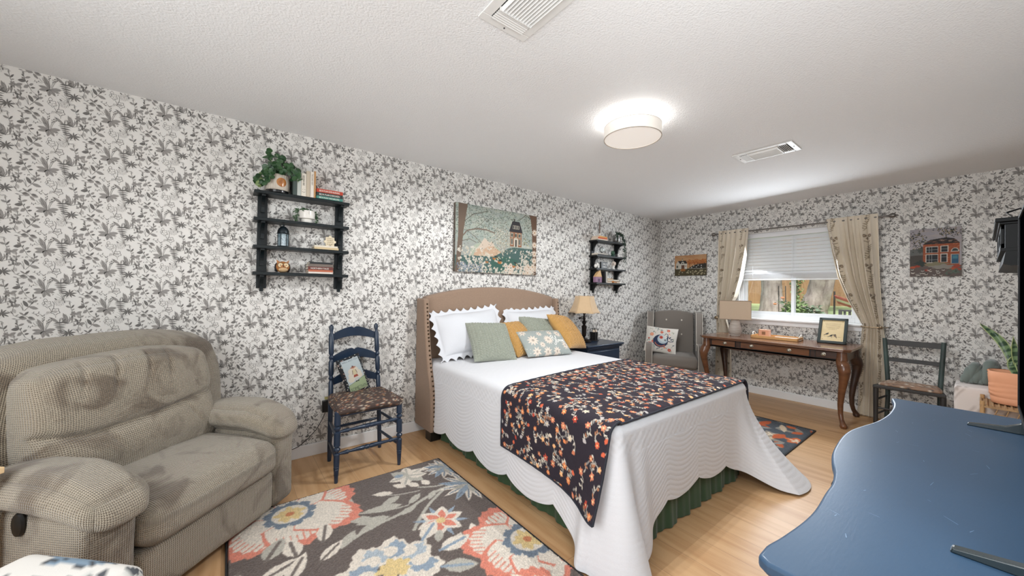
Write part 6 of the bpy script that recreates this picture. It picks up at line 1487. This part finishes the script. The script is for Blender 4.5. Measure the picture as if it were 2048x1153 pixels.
# framed print leaning on the desk
M_FRM = mat('dark_green_frame', (38, 46, 42), .4)
cv = Canvas(.196, .262, .0014, 'cbb489')
for k in range(40): cv.ell(random.random()*.2, random.random()*.22, .03, .02, random.choice(('d0ba90', 'c4ab7e', 'cfb78c')), a=.3)
for k, w in enumerate((.13, .12, .115, .12, .10, .07)):
    y = .215-k*.014; x = .098-w/2
    while x < .098+w/2: l = random.uniform(.004, .014); cv.line([(x, y), (min(x+l, .098+w/2), y)], .0026, '6a5c46'); x += l+.004
for x, y, f_ in ((.055, .085, 1), (.09, .066, 1), (.122, .068, -1)):
    cv.ell(x, y, .013, .009, '2a2824', .6*f_); cv.ell(x+.009*f_, y+.010, .006, .006, '221f1c'); cv.leaf(x-.004*f_, y-.002, math.radians(215 if f_ > 0 else 290), .032, .008, '2a2824')
cv.ell(.122, .068, .009, .013, '6a5442'); cv.ell(.124, .080, .006, .006, '221f1c'); cv.line([(.03, .052), (.09, .056), (.17, .05)], .002, '6a5c46'); cv.line([(.09, .05), (.10, .04)], .003, '3c342a')
for x, y in ((.02, .243), (.176, .243), (.02, .02), (.176, .02)): cv.ell(x, y, .004, .004, '8a7048')
t = thing('picture_frame', 'black-framed print of three small birds leaning on the desk top', 'frame', (5.125, 1.003, .774)); t.rotation_euler = (Matrix.Rotation(math.radians(-86), 3, 'Z') @ Matrix.Rotation(math.radians(-33), 3, 'X')).to_euler()
s = MB(); w, h, f_ = .240, .312, .028
for x0, x1, z0, z1 in ((-w/2, -w/2+f_, 0, h), (w/2-f_, w/2, 0, h), (-w/2, w/2, 0, f_), (-w/2, w/2, h-f_, h)): s.bb(x0, x1, -.010, .012, z0, z1)
s.build('frame_border', M_FRM, t, bevel=.004, smooth=0)
cv.grid('print', lambda X, Y: np.stack([X-.098, np.full(X.shape, -.001), Y+.028], -1), M_CANVAS, t)
MB().bb(-w/2+.01, w/2-.01, .0, .010, .01, h-.01).build('backing', M_BLK, t, smooth=0)
s = MB(); s.prism([(0.006, .24), (.150, .075), (.142, .066), (0.006, .21)], .03, (0, .0, 0), (0, 1, 0), (0, 0, 1)); s.build('easel_leg', M_BLK, t)

# ------------------------------------------------------------ curtains
M_ROD = mat('brushed_nickel', (120, 116, 112), .35, metal=.7)
t = thing('curtain_rod', 'thin brushed metal curtain rod with knobbed ends above the window', 'curtain rod', (5.365, 1.45, 2.118))
MB().tube([(0, -.83, 0), (0, .83, 0)], .009, 12).build('rod', M_ROD, t)
for sy in (-1, 1): MB().lathe([(.008, 0), (.012, .006), (.010, .014), (.022, .030), (.026, .045), (.022, .060), (.006, .072)], (0, sy*.83, 0), 16, (0, sy, 0)).build('finial', M_ROD, t)
for y in (-.79, .79): MB().tube([(.088, y, 0), (0, y, 0)], .006, 8).build('bracket', M_ROD, t)
M_CURT = mat('printed_linen_curtain', attr=True, rough=.9, bump=.25, bscale=160, sheen=.1)
def curtain_canvas(seed, L):
    cv = Canvas(.64, L, .005, 'ddd2c0'); r = random.Random(seed)
    for x in (.07, .50):
        y = .08
        while y < L:
            cv.line([(x-.03, y), (x+.03, y+.11), (x, y+.2)], .004, '8a7c68')
            for q in range(7):
                for sg in (-1, 1): cv.leaf(x-.02+.008*q, y+.02+.024*q, PI/2-sg*1.1, .036, .010, '85765f')
            for dx in (-.03, 0, .03): cv.ell(x+dx, y+.25+abs(dx), .016, .016, '6f6050'); cv.ell(x+dx, y+.25+abs(dx), .008, .008, 'b8a58c')
            cv.line([(x-.03, y+.22), (x, y+.205), (x+.03, y+.22)], .006, '7f705c'); y += .34
    for x in (.015, .29, .37): cv.line([(x, 0), (x, L)], .004, 'b09c80')
    cv.smooth(1); return cv
def curtain(name, label, keys, cv, n_folds, xoff, seed, sgn):
    """keys: list of (z, yL, yR, depth) ; cloth param X across, Y down"""
    zs = [k[0] for k in keys][::-1]; g_ = lambda z, i: float(np.interp(z, zs, [k[i] for k in keys][::-1]))
    top, bot = keys[0][0], keys[-1][0]
    def fn(X, Y):
        out = np.zeros(X.shape+(3,))
        for j in range(X.shape[1]):
            z = top-(top-bot)*Y[0, j]/cv.h; a, b__, dep, cen = g_(z, 1), g_(z, 2), g_(z, 3), g_(z, 4)
            u = X[:, j]/cv.w; ph = 2*PI*n_folds*u+.5*math.sin(z*3+seed)+.7*np.sin(u*9+seed)
            out[:, j, 1] = a+(b__-a)*(u+.012*np.sin(2*ph)); out[:, j, 0] = 5.37-cen+dep*np.sin(ph)*(1+.25*np.sin(u*17+seed)); out[:, j, 2] = z
        return out
    cv.a = cv.a[:, ::-1].copy()
    t = thing(name, label, 'curtain', (0, 0, 0)); o_ = cv.grid('panel', fn, M_CURT, t, flip=True); q_ = o_.modifiers.new('cloth', 'SOLIDIFY'); q_.thickness = .002
    return t
# z, left y, right y (left as seen from the bed = larger y), fold depth, centre offset from the rod line
KR = [(2.155, 1.103, .682, .010, .018), (2.10, 1.10, .680, .012, .016), (1.80, 1.06, .672, .040, .01), (1.50, 1.00, .664, .045, .02), (1.25, .915, .652, .042, .02), (1.08, .84, .640, .026, .015), (.985, .80, .638, .020, .0), (.93, .80, .632, .022, .0), (.80, .815, .625, .022, -.030), (.4, .83, .615, .022, -.035), (.012, .84, .61, .022, -.035)]
tR = curtain('curtain', 'beige leaf-print curtain right of the window, tied back to the right', KR, curtain_canvas(1, 2.3), 6.5, 0, 1, 1)
KL = [(2.155, 2.245, 1.880, .010, .018), (2.10, 2.245, 1.885, .012, .016), (1.80, 2.25, 1.91, .036, .01), (1.50, 2.255, 1.955, .040, .02), (1.25, 2.26, 2.02, .038, .02), (1.08, 2.265, 2.12, .024, .01), (.99, 2.27, 2.15, .020, .0), (.93, 2.275, 2.14, .022, .0), (.80, 2.28, 2.11, .022, -.030), (.4, 2.29, 2.09, .022, -.035), (.012, 2.29, 2.08, .022, -.035)]
tL = curtain('curtain', 'beige leaf-print curtain left of the window, behind the burlap lamp', KL, curtain_canvas(2, 2.3), 6, 0, 4, 1)
M_BRASS = mat('aged_brass', (146, 128, 104), .3, metal=.8)
for y0, y1, lb in ((.64, .80, 'metal holdback pinning the right curtain beside the bird print'), (2.16, 2.275, 'round-ended metal holdback on the left curtain')):
    t = thing('curtain_holdback', lb, 'holdback', (5.33, (y0+y1)/2, .965), 0, 'curtain holdbacks'); hw_ = (y1-y0)/2
    if y0 < 1:
        MB().tube([(-.012, -hw_+.01, 0), (-.016, 0, -.003), (-.002, hw_, 0), (.035, hw_+.004, .002)], .007, 10).build('bar', M_BRASS, t); MB().lathe([(.008, 0), (.016, .006), (.017, .018), (.010, .026)], (-.012, -hw_+.022, 0), 16, (-.1, -1, 0)).build('knob', M_BRASS, t)
        MB().tube([(-.012, -hw_+.01, 0), (.06, -hw_-.028, 0), (.122, -hw_-.028, 0)], .006, 8).build('stem', M_BRASS, t)
    else:
        MB().tube([(-.025, hw_-.02, 0), (.03, hw_+.022, 0), (.122, hw_+.022, 0)], .006, 8).build('stem', M_BRASS, t); MB().lathe([(.004, -.004), (.022, 0), (.022, .008), (.010, .012)], (-.028, hw_-.025, 0), 18, (-1, 0, 0)).build('knob', M_BRASS, t)

# ------------------------------------------------------------ dark chair by the window wall
M_WORN = mat('worn_black_green_paint', (46, 43, 41), .5, rgb2=(34, 32, 31), vscale=9)
M_WORN2 = mat('worn_teal_post', (66, 84, 80), .55, rgb2=(36, 38, 37), vscale=8, vstretch=(1, 1, .4))
dc = thing('side_chair', 'small dark worn wooden side chair against the wall right of the desk', 'chair', (5.07, .415, 0))
DO = Vector((5.07, .415, 0)); d_ = lambda *p: Vector(p)-DO
seatp = [(4.915, .655), (4.925, .195), (5.235, .245), (5.225, .59)]
s = MB(); s.prism([(x-DO.x, y-DO.y) for x, y in seatp[::-1]], .030, (0, 0, .425), (1, 0, 0), (0, 1, 0)); s.build('seat', M_WORN, dc, bevel=.006, smooth=0)
cvq = Canvas(.5, .5, .004, '8c705c')
for k in range(420): cvq.leaf(random.random()*.5, random.random()*.5, random.uniform(0, 6.3), .03, .014, random.choice(('7a5a44', 'cdbfae', '5a4234', 'b8aa9a', '96735a', '4c4440')))
def tp(V): V = V.copy(); k = (V[:, 0]+.14)/.28; V[:, 1] *= 1.08-.2*k; return V
V, Fq, _ = rbox((.27, .37, .03), .014, 26, tp, .014); npmesh('seat_pad', V+np.array((.005, .005, .448)), Fq, M_PRINT, dc, col=cvq.sample(V[:, 0]+.25, V[:, 1]+.25))
for y0, y1, y2 in ((.595, .585, .615), (.235, .245, .225)):
    s = MB(); s.tube([d_(5.205, y0, 0), d_(5.215, y1, .25), d_(5.225, y1, .44), d_(5.27, y2, .865)], [.017, .018, .0185, .0165], 12, flat=1.15); s.build('back_post', M_WORN2, dc)
for z0, z1 in ((.800, .853), (.640, .678)):
    k = (z0-.44)/.43; xx = 5.225+.045*k; ya = .585+.03*k; yb = .245-.02*k; n = 10
    A_ = [d_(xx+.010*math.sin(PI*i/n), ya+(yb-ya)*i/n, z0) for i in range(n+1)]; B_ = [p+Vector((.004, 0, z1-z0)) for p in A_]
    MB().band(A_, B_, (.014, 0, 0)).build('back_rail', M_WORN, dc, bevel=.003)
for x, y in ((4.94, .635), (4.945, .215)): MB().tube([d_(x, y, 0), d_(x+.004, y, .41)], [.016, .020], 12).build('leg', M_WORN, dc)
for a, b__, z in (((4.945, .63), (5.21, .59), .30), ((4.945, .63), (5.21, .59), .16), ((4.945, .22), (5.21, .24), .30), ((4.945, .22), (5.21, .24), .16), ((4.945, .62), (4.945, .23), .22), ((5.212, .58), (5.212, .25), .22)): MB().tube([d_(*a, z), d_(*b__, z)], .009, 8).build('stretcher', M_WORN, dc)

# ------------------------------------------------------------ corner: print-covered trunk, scarf, wicker stand and snake plant
cvb = Canvas(.9, .9, .007, 'e3dbd6')
for k in range(240): cvb.leaf(random.random()*.9, random.random()*.9, random.uniform(0, 6.3), .05, .018, random.choice(('b9afa9', 'a89f9a', 'c8beb8')))
for k in range(70): x = random.random()*.9; cvb.leaf(x, random.random()*.12, random.uniform(0, 6.3), .03, .012, '8f8a88')
bx = thing('storage_trunk', 'low trunk covered in pale leaf-print cloth behind the blue dresser', 'trunk', (5.13, -.02, 0))
V, Fq, _ = rbox((.50, .34, .54), .02, 20, None, .004); npmesh('cloth_cover', V+np.array((.02, .005, .27)), Fq, M_PRINT, bx, col=cvb.sample(V[:, 0]*1+.45, V[:, 1]+V[:, 2]*.6+.45))
M_SCARF = mat('grey_green_knit', (112, 122, 116), .95, sheen=.3)
sc_ = thing('knit_scarf', 'bunched grey-green knit scarf on the print-covered trunk behind the planter', 'scarf', (5.19, .02, .5435)); rq = random.Random(3); s = MB()
for k in range(9):
    y0 = -.07+.017*k; R1 = .030+.008*math.sin(k*2.1); h1 = .11+.035*math.sin(k*1.3+.5)+.03*(k < 4)
    s.tube([(-.10-.01*(k % 3), y0+.03, .012), (-.085, y0+.02, .05), (-.05, y0, h1), (.0, y0-.01, h1+.012), (.05, y0-.015, h1*.7), (.08, y0-.01, .02)], [R1*.5, R1*.8, R1, R1, R1*.9, R1*.6], 10)
s.build('folds', M_SCARF, sc_, smooth=80)
M_BAM = mat('bamboo', (188, 150, 104), .5, var=.1, vscale=20); M_WICK = mat('wicker', (170, 136, 98), .8, var=.15, vscale=40)
st = thing('plant_stand', 'bamboo and wicker plant stand holding the terracotta planter', 'stand', (4.72, -.16, 0)); hw_ = .155
for x in (-hw_, hw_):
    for y in (-.165, .165): MB().tube([(x, y, 0), (x, y, .50)], .012, 10).build('leg', M_BAM, st)
s = MB(); s.bb(-hw_-.01, hw_+.01, -.175, .175, .455, .468)
for k in range(13): s.tube([(-hw_-.012, -.17+k*.0285, .471), (hw_+.012, -.17+k*.0285, .471)], .006, 6)
s.build('top', M_WICK, st)
s = MB()
for z in (.30, .12):
    for a, b__ in (((-hw_, -.165), (hw_, -.165)), ((-hw_, .165), (hw_, .165)), ((-hw_, -.165), (-hw_, .165)), ((hw_, -.165), (hw_, .165))): s.tube([(*a, z), (*b__, z)], .008, 8)
s.build('rails', M_BAM, st)
s = MB(); rd3 = random.Random(9)
for yc in (-.09, .08):
    for q in range(7):
        R1 = .05*(.4+.1*q); s.tube([(-hw_-.006+rd3.uniform(-.004, .004), yc+R1*math.cos(a)*1.2, .375+R1*.8*math.sin(a)) for a in np.linspace(0, 2*PI, 18)], .0035, 5)
for q in range(6): s.tube([(-hw_-.006, -.155+q*.05, .45), (-hw_-.010, -.155+q*.05+.02, .38), (-hw_-.006, -.13+q*.05, .31)], .0035, 5)
s.build('wicker_scrolls', M_WICK, st)
M_TERRA = mat('peach_terracotta', (234, 168, 130), .75, var=.04, vscale=9)
t = thing('potted_snake_plant', 'snake plant in an oval peach terracotta planter on the wicker stand', 'potted plant', (4.745, -.19, .4775))
prf = [(.80, 0), (.90, .004), (.93, .03), (.945, .05), (.925, .056), (.965, .060), (.975, .085), (.955, .092), (.98, .098), (.985, .118), (.96, .125), (.985, .132), (.985, .15), (.97, .156), (.985, .162), (1.0, .20), (1.0, .243), (.97, .246), (.94, .243), (.92, .22)]
V = []; n_ = 64; n_u = len(prf)
for k_, (q, z) in enumerate(prf):
    for j in range(n_):
        a = 2*PI*j/n_; ca, sa = math.cos(a), math.sin(a); e_ = .62; wv = .006*math.sin(a*3+z*40) if .05 < z < .165 else 0
        V.append((.105*q*math.copysign(abs(ca)**e_, ca), .170*q*math.copysign(abs(sa)**e_, sa), z+wv))
npmesh('planter', np.array(V), gridfaces(n_u, n_, wrap=True), M_TERRA, t)
s = MB(); s.add([V[(n_u-1)*n_+j] for j in range(n_)], [tuple(range(n_))]); s.build('soil', mat('bark_soil', (92, 66, 46), .95), t, smooth=0)
m = bpy.data.materials.new('snake_leaf'); m.use_nodes = True; nt = m.node_tree; p_ = nt.nodes['Principled BSDF']; p_.inputs['Roughness'].default_value = .4
a_ = nt.nodes.new('ShaderNodeAttribute'); a_.attribute_name = 'Col'; nt.links.new(a_.outputs[0], p_.inputs['Base Color']); M_SNAKE = m
def snake(base, tip, w, bend, seed, face):
    r = random.Random(seed); nu, nv = 60, 9; V = []; C = []; b0, t0 = Vector(base), Vector(tip); f0 = Vector(face).normalized()
    for i in range(nu):
        k = i/(nu-1); p = b0.lerp(t0, k)+Vector(bend)*math.sin(PI*k); side = (t0-b0).cross(f0).normalized(); ww = w*(.55+.45*math.sin(min(1, k*1.6)*PI/2))*(1-k**3.5)**.8*(1 if k < 1 else 0)+.001
        st_ = .5+.5*math.sin(k*46+1.5*math.sin(k*13+seed))
        for j in range(nv):
            q = j/(nv-1)*2-1; V.append(p+side*ww*q+f0*(.012*(q*q))+f0*.012*math.sin(k*5)*q)
            C.append((.66, .70, .48) if abs(q) > .8 else ((.18, .28, .19) if st_ > .55+.1*math.sin(j*2) else (.42, .52, .36)))
    o_ = npmesh('leaf', np.array([tuple(v) for v in V]), gridfaces(nu, nv), M_SNAKE, t, col=np.array(C)); q_ = o_.modifiers.new('t', 'SOLIDIFY'); q_.thickness = .003
snake((.0, .035, .20), (.15, .205, .595), .030, (-.0, -.035, .03), 1, (-1, .2, .1)); snake((.01, .0, .2), (-.02, .055, .52), .024, (.0, .01, 0), 2, (-1, -.2, 0)); snake((.02, -.06, .2), (.02, -.09, .55), .026, (0, -.02, 0), 3, (-1, .1, 0)); snake((-.02, .01, .2), (.03, .05, .36), .028, (0, .02, 0), 4, (-1, .5, 0))
for k in range(4): snake((.0, -.12+.02*k, .2), (.03*k, -.16, .44+.05*k), .024, (0, -.02, 0), 5+k, (-1, .1, 0))
# basket of orange wicker beside the planter
t = thing('wicker_basket', 'small orange-brown woven basket just behind the terracotta planter', 'basket', (5.0, -.11, .545)); s = MB()
for k in range(7): s.lathe([(.075+.002*k, k*.022), (.083+.002*k, k*.022+.011), (.075+.002*k, k*.022+.022)], n=24, caps=False)
s.lathe([(.001, .002), (.075, .002)], n=24, caps=False); s.build('weave', mat('orange_wicker', (196, 132, 84), .7, var=.15, vscale=60), t)

# ------------------------------------------------------------ wall cabinet on the near wall
M_BLKW = mat('black_lacquer_wood', (9, 9, 9), .45, spec=.12)
wcab = thing('wall_cabinet', 'black wall cabinet with a flared cornice and curved base, behind the television', 'cabinet', (3.0, Y0, 0)); D0 = .335
MB().bb(0, .90, .002, D0-.018, 1.53, 1.66).build('body', M_BLKW, wcab, bevel=.003, smooth=0)
s = MB(); s.bb(-.014, .93, .002, D0+.012, 1.660, 1.680); s.bb(-.006, .915, .002, D0, 1.648, 1.660); s.build('cornice', M_BLKW, wcab, bevel=.003, smooth=0)
for x0, x1 in ((.05, .44), (.46, .86)):
    f_ = MB(); 
    for a, b__, z0, z1 in ((x0, x0+.03, 1.54, 1.648), (x1-.03, x1, 1.54, 1.648), (x0, x1, 1.54, 1.56), (x0, x1, 1.63, 1.648)): f_.bb(a, b__, D0-.018, D0-.006, z0, z1)
    d = f_.build('door', M_BLKW, wcab, bevel=.002, smooth=0)
s = MB(); s.bb(-.004, .905, .002, D0-.004, 1.518, 1.532); cove = [(.002, 1.518), (D0-.02, 1.518), (D0-.012, 1.455), (D0-.035, 1.446)]+[(D0-.04-.26*math.sin(a), 1.446-.05*(1-math.cos(a))) for a in np.linspace(.1, PI/2, 8)]+[(.002, 1.396)]
s.prism(cove, .90, (.45, 0, 0), (0, 1, 0), (0, 0, 1)); s.build('base_molding', M_BLKW, wcab, smooth=30)
t = thing('black_bow', 'dark ribbon bow lying on the black wall cabinet', 'bow', (3.10, -.16, 1.681)); s = MB()
for sx in (-1, 1): s.tube([(0, 0, .02), (sx*.02, .03*0+sx*.05, .055), (sx*.02, sx*.09, .04), (sx*.01, sx*.07, .01), (0, 0, .02)], .010, 8, flat=.4)
s.tube([(0, 0, .02), (.03, .06, .008), (.04, .11, .006)], .010, 6, flat=.4); s.ball((0, 0, .02), .016, 6); s.build('ribbon', mat('black_satin', (24, 24, 26), .35), t)

# ------------------------------------------------------------ blue dresser and television
M_BLUE = mat('blue_painted_wood', (50, 75, 100), .38, var=.07, vscale=2.5, bump=.04, bscale=40, bstretch=(1, 6, 1), coat=.05)
dr = thing('dresser', 'blue painted dresser with a wavy front edge at the lower right', 'dresser', (1.485, -.05, 0)); ZD = .85
key = [(.700, -.37), (.700, .215), (.712, .232), (.75, .232), (.80, .224), (.886, .214), (.96, .211), (1.054, .215), (1.11, .216), (1.158, .221), (1.21, .230), (1.258, .243), (1.33, .257), (1.415, .265), (1.52, .270), (1.611, .266), (1.70, .250), (1.76, .237), (1.816, .228), (1.90, .220), (1.978, .217), (2.079, .219), (2.17, .227), (2.259, .243), (2.272, .230), (2.272, -.37)]
out = []
for i in range(len(key)-1):
    p0, p1, p2, p3 = key[max(i-1, 0)], key[i], key[i+1], key[min(i+2, len(key)-1)]
    if i < 3 or i > len(key)-5: out.append(p1); continue
    for q in range(4): t_ = q/4; out.append(tuple(.5*((2*p1[k])+(-p0[k]+p2[k])*t_+(2*p0[k]-5*p1[k]+4*p2[k]-p3[k])*t_**2+(-p0[k]+3*p1[k]-3*p2[k]+p3[k])*t_**3) for k in (0, 1)))
out.append(key[-1])
loc = [(x-1.485, y+.05) for x, y in out]
s = MB(); s.prism(loc, .022, (0, 0, ZD-.011), (1, 0, 0), (0, 1, 0)); s.build('top', M_BLUE, dr, bevel=.006, seg=3, smooth=30)
inn = [(x*.975, (y-.022) if y > 0 else y+.005) for x, y in loc]
s = MB(); s.prism(inn, .62, (0, 0, .515), (1, 0, 0), (0, 1, 0)); s.build('body', M_BLUE, dr, smooth=30)
s = MB(); s.prism([(x*.96, y-.012 if y > 0 else y+.01) for x, y in inn], .12, (0, 0, .145), (1, 0, 0), (0, 1, 0)); s.build('plinth', M_BLUE, dr, smooth=30)
yf = lambda x: float(np.interp(x, [p[0] for p in out[3:-3]], [p[1] for p in out[3:-3]]))
for c0, c1 in ((.78, 1.20), (1.24, 1.72), (1.76, 2.20)):
    for z0, z1 in ((.62, .79), (.42, .60), (.22, .40)):
        n = 14; A_ = [(c0+(c1-c0)*i/n-1.485, yf(c0+(c1-c0)*i/n)+.05-.024, z0) for i in range(n+1)]; B_ = [(x, y, z1) for x, y, z in A_]
        d = MB().band(A_, B_, (0, .014, 0)).build('drawer', M_BLUE, dr, bevel=.003, smooth=30); xm = (c0+c1)/2
        MB().lathe([(.006, 0), (.016, .014), (.014, .024), (.003, .028)], (xm-1.485, yf(xm)+.05-.010, (z0+z1)/2), 14, (0, 1, 0)).build('knob', M_BLK, d)
for x in (.80, 2.17):
    for y in (-.30, .10): MB().bb(x-.03-1.485, x+.03-1.485, y+.02, y+.08, 0, .085).build('leg', M_BLUE, dr, bevel=.003)
# wear scratches in the paint
cvw = MB(); rd4 = random.Random(21)
for k in range(34):
    x, y = rd4.uniform(.8, 2.15), rd4.uniform(-.02, .19); a = rd4.uniform(-.5, .5)+(1.2 if k % 3 == 0 else 0); l = rd4.uniform(.006, .03); w = rd4.uniform(.0003, .0007)
    dx, dy = math.cos(a), math.sin(a); cvw.add([(x-dy*w-1.485, y+dx*w+.05, ZD+.0003), (x+dx*l-1.485, y+dy*l+.05, ZD+.0003), (x+dx*l*.9+dy*w-1.485, y+dy*l*.9-dx*w+.05, ZD+.0003), (x+dy*w-1.485, y-dx*w+.05, ZD+.0003)], [(0, 1, 2, 3)])
cvw.build('paint_scratches', mat('scratch_pale', (128, 152, 178), .5), dr, smooth=0)
M_TVS = mat('television_screen', (2, 2, 3), .7, spec=.0); M_TVB = mat('television_bezel', (24, 24, 26), .6, spec=.2)
tv = thing('television', 'flat black television seen edge-on, standing on the blue dresser', 'television', (1.50, -.105, ZD+.0005))
MB().bb(-.56, .560, .0, .030, .075, .705).build('housing', M_TVB, tv, bevel=.004)
MB().bb(-.552, .552, .030, .0325, .085, .697).build('screen', M_TVS, tv, smooth=0)
s = MB()
for x0, x1, z0, z1 in ((-.56, -.551, .075, .705), (.551, .56, .075, .705), (-.56, .56, .697, .705), (-.56, .56, .075, .086)): s.bb(x0, x1, .030, .036, z0, z1)
s.build('bezel', M_TVB, tv, bevel=.001, smooth=0)
MB().bb(-.35, .35, -.04, .0, .12, .45).build('rear_housing', M_TVB, tv, bevel=.01)
M_FOOT = mat('dark_gloss_foot', (30, 42, 46), .25, coat=.4)
for x in (-.508, .516):
    s = MB(); s.prism([(.140, .0), (.137, .008), (.06, .018), (.03, .034), (.028, .080), (.0, .080), (-.0, .034), (-.04, .018), (-.13, .006), (-.13, 0)], .018, (x, 0, 0), (0, 1, 0), (0, 0, 1)); s.build('foot', M_FOOT, tv, bevel=.002)

# ------------------------------------------------------------ outlets, plug-in and cord
M_PLATE = mat('white_outlet_plate', (228, 226, 222), .4)
def outlet(loc, rz, label):
    t = thing('wall_outlet', label, 'outlet', loc, rz)
    MB().bb(-.035, .035, -.006, -.0005, -.057, .057).build('plate', M_PLATE, t, bevel=.002)
    for z in (-.022, .022):
        s = MB(); s.lathe([(.001, 0), (.016, 0), (.016, .0015), (.001, .002)], (0, -.006, z), 20, (0, -1, 0)); r_ = s.build('receptacle', M_PLATE, t)
        s = MB()
        for x in (-.006, .006): s.bb(x-.0012, x+.0012, -.0092, -.008, z-.002, z+.006)
        s.lathe([(.001, 0), (.002, 0), (.002, .001)], (0, -.0082, z-.008), 8, (0, -1, 0)); s.build('slots', M_BLK, r_, smooth=0)
outlet((.628, Y1, .43), 0, 'white wall outlet with plug-ins left of the navy chair'); outlet((X1, 1.505, .335), -PI/2, 'white wall outlet under the walnut desk')
t = thing('air_freshener', 'small white plug-in air freshener in the outlet by the navy chair', 'air freshener', (.628, Y1-.012, .475))
MB().lathe([(.016, 0), (.019, .01), (.019, .05), (.014, .065), (.006, .068)], (0, -.016, -.03), 16).build('housing', M_PLATE, t); MB().lathe([(.016, 0), (.016, .02)], (0, -.017, -.052), 14).build('oil_bottle', mat('amber_oil', (170, 164, 110), .2), t)
t = thing('power_adapter', 'black power adapter plugged in behind the navy chair leg', 'adapter', (.618, Y1-.012, .372))
MB().bb(-.022, .022, -.034, 0, -.048, .040).build('housing', M_BLK, t, bevel=.004)
MB().tube([tuple(Vector(p)-Vector((.618, Y1-.012, .372))) for p in ((.620, 3.142, .322), (.600, 3.145, .27), (.56, 3.142, .20), (.50, 3.140, .14), (.44, 3.138, .098), (.37, 3.138, .080), (.28, 3.138, .06), (.22, 3.135, .006), (.0, 3.12, .004))], .0028, 6).build('cord', M_BLK, t, smooth=60)
